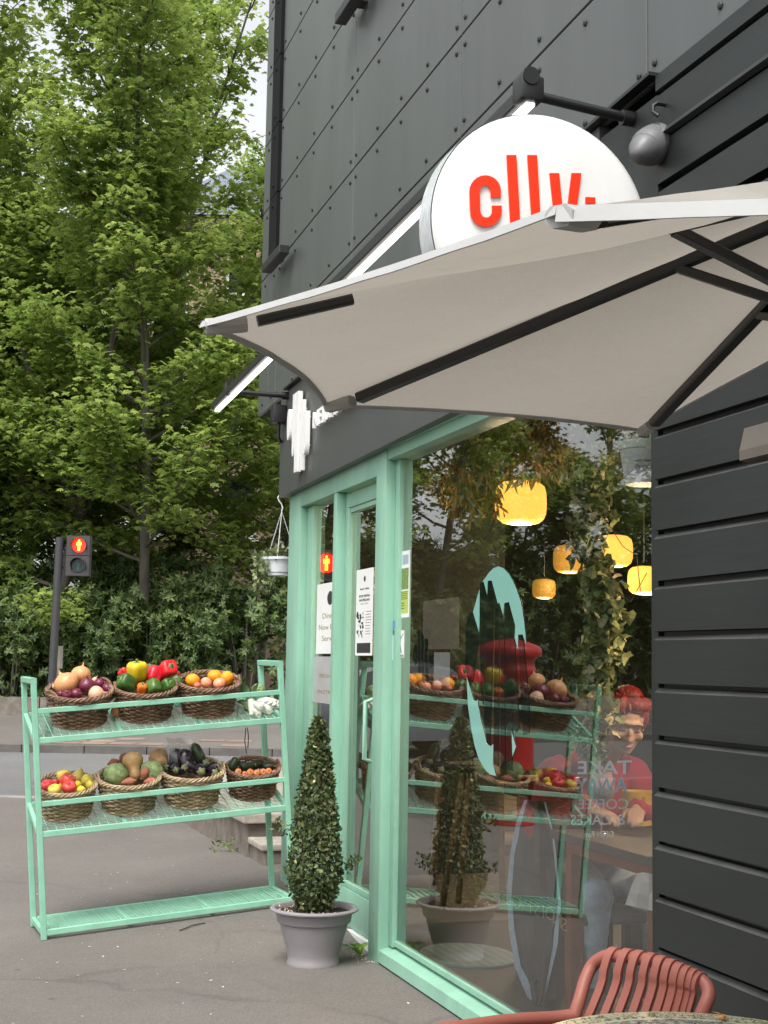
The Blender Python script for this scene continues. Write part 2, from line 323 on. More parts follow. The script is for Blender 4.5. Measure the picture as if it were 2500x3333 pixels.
# ---------------------------------------------------------------- ground
def sstep(a, b, x): t = np.clip((x-a)/(b-a), 0, 1); return t*t*(3-2*t)
def gz(x, y):
    L, D = toLD(x, y)
    z = np.interp(D, [-60, 8.4, 14.5, 21, 27, 40, 400], [0, 0, .116, .23, .41, .7, .7])
    w = sstep(7.2, 8.1, np.asarray(y, float)) * (1 - sstep(9.6, 12.5, np.asarray(y, float)))
    return z + w * .084 * (np.clip(x, -2.6, .2) + 1.05)
def asphalt(name, a, b, agg, cracks=0.0, blotch=.5):
    T = NT(name); bs = T.n('BsdfPrincipled'); bs.inputs['Roughness'].default_value = .85
    tc = T.n('TexCoord')
    v1 = T.n('TexVoronoi'); v1.inputs['Scale'].default_value = agg; T.l(tc, v1, 3)
    r1 = T.n('ValToRGB'); r1.color_ramp.elements[0].color = c4([c*.55 for c in a]); r1.color_ramp.elements[1].color = c4([c*1.55 for c in a])
    T.l(v1.outputs['Color'], r1, 0, 0)
    n1 = T.n('TexNoise'); n1.inputs['Scale'].default_value = .9; n1.inputs['Detail'].default_value = 9; n1.inputs['Roughness'].default_value = .65; T.l(tc, n1, 3)
    r2 = T.n('ValToRGB'); r2.color_ramp.elements[0].position = .35; r2.color_ramp.elements[1].position = .68
    r2.color_ramp.elements[0].color = c4(a); r2.color_ramp.elements[1].color = c4(b); T.l(n1, r2, 0, 0)
    nb = T.n('TexNoise'); nb.inputs['Scale'].default_value = .33; nb.inputs['Detail'].default_value = 7; nb.inputs['Roughness'].default_value = .7; T.l(tc, nb, 3); rb = T.n('MapRange'); rb.inputs[1].default_value = .35; rb.inputs[2].default_value = .65; rb.inputs[3].default_value = .78; rb.inputs[4].default_value = 1.12; T.l(nb, rb, 0, 0); mbx = T.n('Mix', data_type='RGBA', blend_type='MULTIPLY'); mbx.inputs[0].default_value = 1; T.l(r2, mbx.inputs[6]); T.l(rb, mbx.inputs[7]); r2 = mbx.outputs[2]
    mx = T.n('Mix', data_type='RGBA'); mx.inputs[0].default_value = .55; T.l(r2, mx.inputs[6]); T.l(r1, mx.inputs[7]); cs = mx.outputs[2]
    # pale grit
    v2 = T.n('TexVoronoi'); v2.inputs['Scale'].default_value = 13; T.l(tc, v2, 3)
    r3 = T.n('ValToRGB'); r3.color_ramp.elements[0].position = .0; r3.color_ramp.elements[0].color = (1,1,1,1); r3.color_ramp.elements[1].position = .055; r3.color_ramp.elements[1].color = (0,0,0,1); T.l(v2, r3, 0, 0)
    m2 = T.n('Mix', data_type='RGBA'); T.l(r3, m2, 0, 0); T.l(cs, m2.inputs[6]); m2.inputs[7].default_value = (.42,.37,.31,1); cs = m2.outputs[2]
    v4 = T.n('TexVoronoi'); v4.inputs['Scale'].default_value = 34; T.l(tc, v4, 3); r5 = T.n('ValToRGB'); r5.color_ramp.elements[0].color = (1,1,1,1); r5.color_ramp.elements[1].position = .07; r5.color_ramp.elements[1].color = (0,0,0,1); T.l(v4, r5, 0, 0); m5 = T.n('Mix', data_type='RGBA'); T.l(r5, m5, 0, 0); T.l(cs, m5.inputs[6]); m5.inputs[7].default_value = (.30,.27,.24,1); cs = m5.outputs[2]
    v6 = T.n('TexVoronoi'); v6.inputs['Scale'].default_value = 3.1; T.l(tc, v6, 3); r6 = T.n('ValToRGB'); r6.color_ramp.elements[0].color = (.6,.6,.6,1); r6.color_ramp.elements[0].position = .045; r6.color_ramp.elements[1].position = .06; r6.color_ramp.elements[1].color = (0,0,0,1); T.l(v6, r6, 0, 0); m6 = T.n('Mix', data_type='RGBA'); T.l(r6, m6, 0, 0); T.l(cs, m6.inputs[6]); m6.inputs[7].default_value = (.055,.05,.045,1); cs = m6.outputs[2]
    hgt = v1.outputs['Distance']
    if cracks:
        nw = T.n('TexNoise'); nw.inputs['Scale'].default_value = 3.5; nw.inputs['Detail'].default_value = 6; T.l(tc, nw, 3)
        mxv = T.n('Mix', data_type='RGBA'); mxv.inputs[0].default_value = .16; T.l(tc.outputs[3], mxv.inputs[6]); T.l(nw.outputs['Color'], mxv.inputs[7])
        v3 = T.n('TexVoronoi', feature='DISTANCE_TO_EDGE'); v3.inputs['Scale'].default_value = .62; T.l(mxv.outputs[2], v3.inputs[0])
        r4 = T.n('ValToRGB'); r4.color_ramp.elements[0].color = (1,1,1,1); r4.color_ramp.elements[1].position = .012; r4.color_ramp.elements[1].color = (0,0,0,1); T.l(v3, r4, 0, 0)
        mk = T.n('TexNoise'); mk.inputs['Scale'].default_value = .8; T.l(tc, mk, 3)
        rk = T.n('ValToRGB'); rk.color_ramp.elements[0].position = .42; rk.color_ramp.elements[1].position = .58; T.l(mk, rk, 0, 0)
        mu = T.n('Math', operation='MULTIPLY'); T.l(r4, mu, 0, 0); T.l(rk, mu, 0, 1)
        mu2 = T.n('Math', operation='MULTIPLY'); T.l(mu, mu2, 0, 0); mu2.inputs[1].default_value = cracks
        m3 = T.n('Mix', data_type='RGBA'); T.l(mu2, m3, 0, 0); T.l(cs, m3.inputs[6]); m3.inputs[7].default_value = (.018,.016,.015,1); cs = m3.outputs[2]
    T.l(cs, bs.inputs['Base Color'])
    bp = T.n('Bump'); bp.inputs['Strength'].default_value = .5; bp.inputs['Distance'].default_value = .004; T.l(hgt, bp.inputs['Height']); T.l(bp, bs.inputs['Normal'])
    T.l(bs, T.out); return T.m
MT['pave'] = asphalt('footway_asphalt', (.122,.110,.099), (.182,.165,.149), 150, cracks=.28)
MT['road'] = asphalt('road_asphalt', (.132,.130,.129), (.178,.175,.173), 110)
MT['kerb'] = pmat('kerb_stone', (.26,.24,.22), .85, var=.25, scale=5, bump=.5, bscale=40, dirt=.3)
MT['tactile'] = pmat('red_paving', (.235,.165,.130), .85, var=.35, scale=2, bump=.4, bscale=30)
MT['earth'] = pmat('garden_earth', (.05,.045,.025), .95, var=.5, scale=3, bump=.8, bscale=9)

def strip(name, D0, D1, mat, dz, L0=-60, L1=40, nl=140, nd=30, fine=None):
    ls = np.concatenate([np.linspace(L0, -8, 26), np.linspace(-7.6, 6, nl), np.linspace(7, L1, 18)]); ds = np.linspace(D0, D1, nd)
    LL, DD = np.meshgrid(ls, ds); x = CAM[0] + LL*_R0[0] + DD*_F0[0]; y = LL*_R0[1] + DD*_F0[1]
    z = gz(x, y) + dz
    V = np.stack([x, y, z], -1).reshape(-1, 3); n = len(ls); m = len(ds)
    i, j = np.meshgrid(np.arange(m-1), np.arange(n-1), indexing='ij'); a = (i*n+j).ravel()
    o = np_mesh(name, V, np.stack([a, a+1, a+n+1, a+n], -1), mat, smooth=True); o['kind'] = 'structure'; return o
# one big sheet under everything, out to the horizon
strip('ground', -200, 600, MT['earth'], -.35, -500, 500, 40, 120)
strip('pavement', -14, 14.36, MT['pave'], 0, nd=150)
strip('road', 14.4, 20.98, MT['road'], -.10, nd=12)
strip('far_pavement', 21.12, 27.2, MT['pave'], 0, nd=12)
strip('garden_bed', 27.45, 70, MT['earth'], -.01, nd=20)
strip('tactile_paving', 21.2, 22.3, MT['tactile'], .004, L0=-5.4, L1=-2.9, nl=2, nd=4) if False else None
def kerb(name, D0, D1, lo, hi):
    mb = MB(); L = -40
    while L < 25:
        a, b = L+.006, L+.906
        for_l = []
        P = [LD(a, D0), LD(b, D0), LD(b, D1), LD(a, D1)]
        z = [float(gz(p[0], p[1])) for p in P]
        mb.add([(p[0], p[1], zz+lo) for p, zz in zip(P, z)] + [(p[0], p[1], zz+hi+random.uniform(-.004,.004)) for p, zz in zip(P, z)],
               [(0,3,2,1),(4,5,6,7),(0,1,5,4),(1,2,6,5),(2,3,7,6),(3,0,4,7)])
        L += .915
    o = mb.build(name, MT['kerb']); o['kind'] = 'structure'
kerb('near_kerb', 14.36, 14.52, -.2, .006); MT['kerb'] = pmat('dark_kerb_stone', (.105,.098,.09), .85, var=.3, scale=3, bump=.4, bscale=30, dirt=.4); kerb('far_kerb', 20.98, 21.12, -.2, .008)
# reddish tactile slabs at the crossing
mb = MB()
for k in range(7):
    for r_ in range(3):
        L, D = -4.9 + k*.42 + (r_ % 2)*.05, 21.35 + r_*.42
        if random.random() < .5: continue
        P = [LD(L, D), LD(L+.39, D), LD(L+.39, D+.39), LD(L, D+.39)]
        mb.add([(p[0], p[1], float(gz(p[0], p[1]))+.006) for p in P], [(0,1,2,3)])
o = mb.build('crossing_paving', MT['tactile']); o['kind'] = 'structure'

# ---------------------------------------------------------------- low wall, hedge, trees, tenement
t = thing('garden_wall', 'low weathered stone wall at the foot of the hedge across the road', 'wall', LD(-5, 27.3, .4))
mb = MB(); L = -30
while L < 14:
    w = random.uniform(.7, 1.2)
    P = [LD(L+.01, 27.2), LD(L+w-.01, 27.2), LD(L+w-.01, 27.6), LD(L+.01, 27.6)]
    z = float(gz(P[0][0], P[0][1])); h_ = .33+random.uniform(-.02,.02)
    mb.add([(p[0],p[1],z-.2) for p in P]+[(p[0],p[1],z+h_) for p in P], [(0,3,2,1),(4,5,6,7),(0,1,5,4),(1,2,6,5),(2,3,7,6),(3,0,4,7)]); L += w
mb.build('stonework', MT['oldstone'], t)

def rosette(n, pitch, lf=OVAL):
    vs = []; fs = []
    for k in range(n):
        a = 2*PI*k/n + random.uniform(-.2,.2); ca, sa = math.cos(a), math.sin(a); p = pitch + random.uniform(-.25,.25); cp, sp = math.cos(p), math.sin(p)
        b = len(vs)
        for x, y, z in lf[0]:
            y, z = y*cp - z*sp, y*sp + z*cp
            vs.append((x*ca - y*sa, x*sa + y*ca, z))
        fs += [[i+b for i in f] for f in lf[1]]
    return tmpl(vs, fs)
ROS = rosette(6, .05)
def bush_points(n, rx, ry, h):
    """points through a lumpy dome, denser at its skin"""
    out = []
    lumps = [(random.uniform(-.7,.7)*rx, random.uniform(-.7,.7)*ry, random.uniform(.45,.85)*h, random.uniform(.35,.6)) for _ in range(9)]
    while len(out) < n:
        if random.random() < .75:
            l = random.choice(lumps); d = rng.normal(size=3); d /= np.linalg.norm(d); q = l[3]*random.uniform(.6,1.03)
            p = (l[0]+d[0]*q*rx*.8, l[1]+d[1]*q*ry*.8, l[2]+d[2]*q*h*.45)
        else:
            u = random.uniform(0, 2*PI); q = math.sqrt(random.random()); p = (math.cos(u)*q*rx, math.sin(u)*q*ry, random.uniform(.05,.75)*h)
        if p[2] > .03: out.append(p)
    return np.array(out)
def bush_mesh(name, lab, mat, n, rx, ry, h, size, lf=None, cat='bush'):
    P = bush_points(n, rx, ry, h)
    t = thing(name, lab, cat, (0,0,0), group='bushes behind the garden wall')
    leaves('foliage', P, rng.uniform(.75, 1.25, n)*size, rotset(n, .38), lf or ROS, MT[mat], t, world=False)
    mb = MB()
    for k in range(7):
        a = random.uniform(0, 2*PI); e = (math.cos(a)*rx*.6, math.sin(a)*ry*.6, h*random.uniform(.6,.9))
        mb.tube([(math.cos(a)*.08, math.sin(a)*.08, -.1), (e[0]*.5, e[1]*.5, e[2]*.55), e], [.03,.022,.008], 5)
    mb.build('branches', MT['bark'], t, True, world=False)
    return t
rh1 = bush_mesh('rhododendron', '', 'rhodo', 1150, .95, .8, 2.35, .112)
rh2 = bush_mesh('rhododendron', '', 'rhodo', 1150, 1.05, .8, 2.6, .115)
la1 = bush_mesh('laurel', '', 'laurel', 1150, 1.0, .8, 2.3, .105)
bl = [ # proto, L, D, scale, label
 (la1, -8.6, 28.3, 1.0, 'light green laurel bush at the left edge, behind the signal pole'),
 (rh1, -7.3, 28.2, .95, 'dark rhododendron bush between the signal pole and the onion basket'),
 (rh2, -6.35, 28.5, 1.0, 'dark rhododendron bush rising behind the onion and pepper baskets'),
 (rh1, -5.5, 28.1, 1.0, 'dark rhododendron bush rising directly behind the pepper basket'),
 (rh2, -4.6, 28.4, .98, 'dark rhododendron bush behind the basket of oranges'),
 (rh1, -3.7, 28.2, 1.08, 'dark rhododendron bush behind the right end of the rack'),
 (rh2, -2.7, 28.4, 1.15, 'dark rhododendron bush half hidden by the teal shopfront post'),
 (la1, -9.9, 28.2, 1.05, None), (rh1, -11.0, 28.4, 1.1, None), (rh2, -12.2, 28.2, 1.1, None), (la1, -13.4, 28.4, 1.1, None), (rh1, -14.7, 28.3, 1.1, None), (rh2, -16.2, 28.3, 1.1, None), (la1, -17.8, 28.3, 1.1, None),
 *[((la1,rh1,rh2)[k%3], -9.3-1.5*k, 30.2+.5*(k%2), 1.75, None) for k in range(13)],
 (la1, -7.9, 29.9, 1.35, 'tall pale laurel rising behind the hedge below the red signal'), (rh2, -5.0, 30.2, 1.25, 'tall rhododendron at the back of the hedge below the window blinds'), (rh1, -6.6, 30.4, 1.3, 'tall dark shrub at the back of the hedge under the forked tree')]
used = set()
for p, L, D, sc, lab in bl:
    o = p if p.name not in used else copy_tree(p); used.add(p.name)
    q = LD(L, D); o.location = (q[0], q[1], float(gz(q[0], q[1]))+.05); o.scale = (sc, sc, sc*random.uniform(.95,1.08)); o.rotation_euler.z = random.uniform(0, 6)
    o['label'] = lab or 'dense evergreen bush along the road mirrored in the shop window'
bpy.context.view_layer.update()

def maple(name, lab, mat, H, seed, lean=(0, 0), first=2.6, spread=3.6, nlimb=34, lsize=.17, trunk_r=.17, dens=9, fork=None):
    rr = random.Random(seed); rg = np.random.default_rng(seed)
    t = thing(name, lab, 'tree', (0,0,0), group='broadleaf trees across the road')
    tk = MB(); limbs = MB(); pts = []
    def path(p0, d, Lb, n, up=.25, wob=.14):
        P = [np.array(p0, float)]; d = np.array(d, float); d /= np.linalg.norm(d)
        for i in range(n):
            d = d + np.array([rr.gauss(0, wob), rr.gauss(0, wob), rr.gauss(0, wob*.6)+up/n]); d /= np.linalg.norm(d); P.append(P[-1] + d*Lb/n)
        return P
    stems = []
    base = path((0,0,-.2), (lean[0], lean[1], 1), H if not fork else fork, 10 if not fork else 4, .2, .055)
    r_end = .25 if not fork else .8
    tk.tube(base, [trunk_r*(1.25 if i == 0 else 1-(1-r_end)*i/(len(base)-1)) for i in range(len(base))], 10); stems.append((base, trunk_r))
    if fork:
        for a in (0.3, 2.6, 4.6):
            s = path(base[-1], (math.cos(a)*.42, math.sin(a)*.42, 1), H-fork, 9, .3, .07)
            tk.tube(s, [trunk_r*.72*(1-.82*i/9) for i in range(10)], 8); stems.append((s, trunk_r*.7))
    for si, (st, tr_) in enumerate(stems):
        Ls = len(st)-1; nl = nlimb if not fork else (int(nlimb*.12) if si == 0 else int(nlimb*.42))
        for k in range(nl):
            f = (k+.5)/nl; fi = f*Ls; i0 = min(int(fi), Ls-1); p = st[i0]*(1-(fi-i0)) + st[i0+1]*(fi-i0)
            if p[2] < first: 
                p = p.copy(); f2 = rr.uniform(0, 1)
                if si == 0 and not fork:
                    fi = (first + f2*(H-first)*.5)/H*Ls; i0 = min(int(fi), Ls-1); p = st[i0]*(1-(fi-i0)) + st[i0+1]*(fi-i0)
            a = k*2.399 + si*1.7 + rr.uniform(-.3,.3); q = p[2]/H
            Lb = spread*(1.05-.72*q)*rr.uniform(.7,1.1)
            d = (math.cos(a), math.sin(a), .25+.6*q+rr.uniform(-.12,.2))
            lp = path(p, d, Lb, 6, .28, .13); r0 = max(.014, tr_*.33*(1-.55*q))
            limbs.tube(lp, [r0*(1-.8*i/6)+.004 for i in range(7)], 5)
            nsub = max(5, int(Lb*4.6))
            for m in range(nsub):
                g = .22+.78*(m+rr.random())/nsub; gi = g*6; j = min(int(gi), 5); sp = lp[j]*(1-(gi-j)) + lp[j+1]*(gi-j)
                dd = lp[j+1]-lp[j]; dd /= np.linalg.norm(dd); sa = rr.choice((-1, 1))*rr.uniform(.5,1.1)
                d2 = np.array([dd[0]*math.cos(sa)-dd[1]*math.sin(sa), dd[0]*math.sin(sa)+dd[1]*math.cos(sa), dd[2]*.5+rr.uniform(-.15,.35)])
                Lq = rr.uniform(.4,1.0)*(.5+.25*Lb*.4)
                s2 = path(sp, d2, Lq, 4, .1, .2); limbs.tube(s2, [.011,.009,.007,.005,.003], 4, cap=False)
                for e in (2, 3, 4):
                    c = s2[e]; nlf = rr.randint(dens-3, dens+4)
                    off = rg.normal(size=(nlf, 3))*np.array([.23,.23,.085]); off[:, 2] -= .03
                    pts.append(c + off)
    P = np.concatenate(pts)
    tk.build('trunk', MT['bark'], t, True, world=False); limbs.build('branches', MT['bark'], t, True, world=False)
    global rng; keep = rng; rng = rg
    leaves('crown', P, rg.uniform(.55, 1.25, len(P))*lsize, rotset(len(P), .62, .8), MAPLE, MT[mat], t, world=False); rng = keep
    return t
tA = maple('maple_tree', 'maple tree with grey forked trunk just behind the red pedestrian signal', 'maple', 16, 3, (.02,0), 2.9, 3.5, 64, fork=4.2, trunk_r=.15, dens=11)
tB = maple('maple_tree', 'straight slim maple tree with bright low branches right of the red signal', 'maple', 17.5, 5, (-.01,.01), 2.9, 3.6, 62, trunk_r=.115, dens=12)
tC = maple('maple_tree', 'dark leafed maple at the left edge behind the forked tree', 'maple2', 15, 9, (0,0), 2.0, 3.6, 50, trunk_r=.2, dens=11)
def put(o, L, D, rz=0, s=1, lab=None):
    q = LD(L, D); o.location = (q[0], q[1], float(gz(q[0], q[1]))); o.rotation_euler.z = rz; o.scale = (s, s, s)
    if lab: o['label'] = lab
put(tA, -6.8, 29.2); put(tB, -4.85, 28.9, 1.0); put(tC, -8.3, 33.0)
bpy.context.view_layer.update()
put(copy_tree(tB), -2.7, 30.6, 2.4, .86, 'maple tree whose crown meets the dark cladding of the shop')
put(copy_tree(tB), -9.2, 31.8, 1.4, 1.04, 'tall maple at the upper left corner behind the forked tree')
put(copy_tree(tB), -7.7, 31.4, 3.1, .97, 'tall maple tree just behind the forked tree at the upper left')
put(copy_tree(tB), -3.6, 33.2, 4.4, .82, 'maple tree in front of the tenement windows beside the shop wall')
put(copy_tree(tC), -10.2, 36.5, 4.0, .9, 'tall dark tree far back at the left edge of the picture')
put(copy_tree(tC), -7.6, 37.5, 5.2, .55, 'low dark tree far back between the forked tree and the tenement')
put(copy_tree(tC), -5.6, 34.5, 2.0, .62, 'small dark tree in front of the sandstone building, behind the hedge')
for L, D, r_, s, p in [(-10.8, 29.4, 1, 1, tB), (-13.6, 30, 2.2, .95, tA), (-16.8, 29.6, .4, 1, tB), (-20.5, 31, 3.4, 1, tC), (-12.4, 34, 5, 1.05, tC), (-24, 30, 2, 1, tB)]:
    put(copy_tree(p), L, D, r_, s, 'leafy street tree out to the left, mirrored in the shop window')

# sandstone tenement behind the trees
bD = 40.0
t = thing('tenement_building', 'pale sandstone tenement showing through gaps between the maple trees', 'building', LD(-2, bD, .7))
def bp(L, D, z): q = LD(L, D); return (q[0], q[1], z)
mbw = MB()
def bbox(mb, L0, L1, D0, D1, z0, z1):
    P = [bp(L0,D0,z0), bp(L1,D0,z0), bp(L1,D1,z0), bp(L0,D1,z0), bp(L0,D0,z1), bp(L1,D0,z1), bp(L1,D1,z1), bp(L0,D1,z1)]
    mb.add(P, [(0,3,2,1),(4,5,6,7),(0,1,5,4),(1,2,6,5),(2,3,7,6),(3,0,4,7)])
BL0, BL1 = -7.2, 6.0; wins = []
cols = [-6.3, -4.15, -2.0, .3, 2.6]; rows = [1.85, 5.0, 8.1, 11.2]
xs = [BL0]; 
for c in cols: xs += [c-.55, c+.55]
xs.append(BL1); zs = [0]
for r_ in rows: zs += [r_, r_+1.75]
zs.append(14.3)
for i in range(len(xs)-1):
    for j in range(len(zs)-1):
        if i % 2 == 1 and j % 2 == 1: wins.append((xs[i], xs[i+1], zs[j], zs[j+1])); continue
        bbox(mbw, xs[i], xs[i+1], bD, bD+.5, zs[j], zs[j+1])
bbox(mbw, BL0, BL0+.5, bD+.5, bD+9, 0, 14.3)
wl = mbw.build('wall', MT['sand'], t)
mb = MB()
for z in (4.3, 7.4, 10.5, 14.05): bbox(mb, BL0-.08, BL1, bD-.1, bD-.003, z, z+.16)
mb.build('string_course', MT['sand'], t)
MT['slate'] = pmat('slate', (.13,.15,.19), .6, var=.2, scale=5, bump=.3)
mb = MB(); P = [bp(BL0-.2,bD-.2,14.31), bp(BL1,bD-.2,14.31), bp(BL1,bD+9,14.31), bp(BL0-.2,bD+9,14.31), bp(BL0+2.2,bD+4.4,17.4), bp(BL1,bD+4.4,17.4)]
mb.add(P, [(0,1,5,4),(2,3,4,5),(3,0,4),(1,2,5),(0,3,2,1)]); rf = mb.build('roof', MT['slate'], t)
mb = MB(); bbox(mb, -3.2, -1.8, bD+4, bD+4.8, 15.5, 18.6); ch = mb.build('chimney', MT['sand'], rf)
MT['pane'] = pmat('dark_pane', (.02,.026,.03), .08, var=.1)
MT['blind'] = pmat('slatted_blind', (.17,.215,.225), .5, var=.05)
for (a, b, c, d) in wins:
    mb = MB()
    for q in ((a, a+.09, c, d), (b-.09, b, c, d), (a+.09, b-.09, c, c+.09), (a+.09, b-.09, d-.09, d), (a+.09, b-.09, (c+d)/2-.035, (c+d)/2+.035)): bbox(mb, q[0], q[1], bD+.2, bD+.28, q[2], q[3])
    bbox(mb, a-.08, b+.08, bD-.09, bD+.19, c-.12, c-.003)
    fr = mb.build('window', MT['white'], t)
    mb = MB(); bbox(mb, a+.09, b-.09, bD+.235, bD+.245, c+.09, d-.09); mb.build('pane', MT['pane'], fr)
    if c < 3:
        mb = MB(); z = c+.12
        while z < d-.14: bbox(mb, a+.1, b-.1, bD+.205, bD+.228, z, z+.05); z += .085
        mb.build('blind', MT['blind'], fr)

# ---------------------------------------------------------------- pedestrian signal
MT['redlamp'] = pmat('lit_red_lens', (.9,.02,.01), .3, emis=(1,.012,.004), estr=2.6)
MT['redman'] = pmat('lit_red_figure', (1,.25,.05), .3, emis=(1,.16,.012), estr=9)
MT['deadlens'] = pmat('unlit_green_lens', (.008,.03,.028), .2)
MT['sigbox'] = pmat('signal_housing', (.045,.04,.042), .6, var=.1, scale=8)
sD = 21.6
pb = at(122, 1200, sD); pb = np.array([pb[0], pb[1], float(gz(pb[0], pb[1]))])
t = thing('pedestrian_signal', 'black pole with pedestrian signal showing the red standing figure', 'traffic signal', pb)
topz = at(123, 1160, sD)[2]
MB().tube([pb+[0,0,-.1], [pb[0]+.04, pb[1], topz]], .062, 14).build('pole', MT['chalk'], t, True)
c = at(168, 1200, sD); ax = _R0; fw = -_F0   # box faces the camera side
yawd = math.atan2(fw[1], fw[0])
def sigface(px, py, pz): return c + ax*px + fw*py + np.array([0, 0, pz])
hw, hh = .175, .305
def sbox(mb, x0, x1, y0, y1, z0, z1):
    P = [sigface(x, y, z) for z in (z0, z1) for x, y in ((x0,y0),(x1,y0),(x1,y1),(x0,y1))]
    mb.add(P, [(0,3,2,1),(4,5,6,7),(0,1,5,4),(1,2,6,5),(2,3,7,6),(3,0,4,7)])
mb = MB(); sbox(mb, -hw, hw, -.18, 0, .006, hh); sbox(mb, -hw, hw, -.18, 0, -hh, -.006); sbox(mb, -hw+.01, hw-.01, -.17, -.01, -.0055, .0055); sbox(mb, -.36, -hw, -.12, -.06, .1, .14); sbox(mb, -.36, -hw, -.12, -.06, -.2, -.16)
hous = mb.build('housing', MT['sigbox'], t)
def disc(mb, pz, r, y0, y1, px=.015):
    n = 28; mb.add([sigface(px+math.cos(2*PI*k/n)*r, y, pz+math.sin(2*PI*k/n)*r) for y in (y0, y1) for k in range(n)],
        [list(range(n)), list(range(n, 2*n))]+[[k, (k+1) % n, n+(k+1) % n, n+k] for k in range(n)])
def visor(pz):
    n = 20; mb = MB(); vs = []
    for (r, y) in ((.118, .002), (.118, .12), (.110, .12), (.110, .002)):
        for k in range(n+1):
            a = -.5+(PI+1.0)*k/n; yy = y if y < .1 else .1*(.45+.55*math.sin(max(0, min(PI, a))))+.02
            vs.append(sigface(.015+math.cos(a)*r, yy, pz+math.sin(a)*r))
    m = n+1; mb.add(vs, [[i*m+k, i*m+k+1, ((i+1) % 4)*m+k+1, ((i+1) % 4)*m+k] for i in range(4) for k in range(n)])
    return mb.build('visor', MT['sigbox'], hous)
visor(.155); visor(-.15)
mb = MB(); disc(mb, .155, .105, .002, .012); lr = mb.build('red_lens', MT['redlamp'], t)
mb = MB()
def man(px, pz, s, y0, y1, mb):
    n = 12; mb.add([sigface(px+math.cos(2*PI*k/n)*.16*s, y, pz+.72*s+math.sin(2*PI*k/n)*.16*s) for y in (y0, y1) for k in range(n)], [list(range(n)), list(range(n, 2*n))]+[[k, (k+1) % n, n+(k+1) % n, n+k] for k in range(n)])
    for x0, x1, z0, z1 in ((-.2,.2,-.12,.5), (-.36,-.23,-.08,.48), (.23,.36,-.08,.48), (-.19,-.02,-.9,-.12), (.02,.19,-.9,-.12)): sbox(mb, px+x0*s, px+x1*s, y0, y1, pz+z0*s, pz+z1*s)
man(.015, .16, .095, .0125, .017, mb); mb.build('red_figure', MT['redman'], lr)
mb = MB(); disc(mb, -.15, .105, .002, .012); lg = mb.build('green_lens', MT['deadlens'], t)
mb = MB(); man(.015, -.145, .085, .0125, .016, mb); mb.build('dark_figure', pmat('unlit_figure', (.03,.09,.085), .4), lg)
# the grey board tied to the tree trunk beside the pole
q0 = at(121, 1395, 27.0); q1 = at(133, 1444, 27.0)
t = thing('timber_board', 'short grey weathered board upright beside the signal pole', 'board', [q0[0], q0[1], q1[2]])
cc = (q0+q1)/2
MB().bar([cc[0], cc[1], q1[2]], [cc[0], cc[1], q0[2]], .16*1.0, .04, up=tuple(_F0)).build('board', pmat('grey_board', (.20,.18,.155), .9, var=.3, scale=8, stretch=(4,4,.4), bump=.4), t)
MB().bar([cc[0], cc[1], float(gz(cc[0],cc[1]))-.1], [cc[0], cc[1], q1[2]-.002], .05, .05).build('post', MT['oldstone'], t)

# second signal head, out of shot, whose red lamp shines in the side window
sroot = [o for o in bpy.data.objects if o.name == 'pedestrian_signal'][0]
MT['pave2'] = pmat('path_concrete', (.17,.15,.13), .85, var=.25, scale=6, bump=.4, bscale=50, dirt=.3)
def onY(x, y, Y): d = ray(x, y); return CAM + d * (Y - CAM[1]) / d[1]
def crop(x0, y0, s): return lambda x, y: ((x0 + x*s)/KV, (y0 + y*s)/KV)
# second signal head just out of shot: its red lamp shows in the side window
d_ = ray(705, 1217); hit = CAM + d_*((.07-CAM[0])/d_[0]); vp = CAM + d_*15.6
P2 = np.array([.14 - vp[0], vp[1], vp[2]])
sec = copy_tree(sroot); sec.rotation_euler.z = R(32)
rel = Matrix.Rotation(R(32), 3, 'Z') @ Vector(sigface(.015, 0, .155) - pb)
sec.location = Vector(P2) - rel
sec['label'] = 'second pedestrian signal on the near kerb, its red lamp mirrored beside the hanging basket'

B = thing('shop_building', 'dark grey clad corner building with teal painted shopfront', 'building', (0, 6, 0))
def shear(z, Y, k=.028): return z + k*(6.5 - Y)
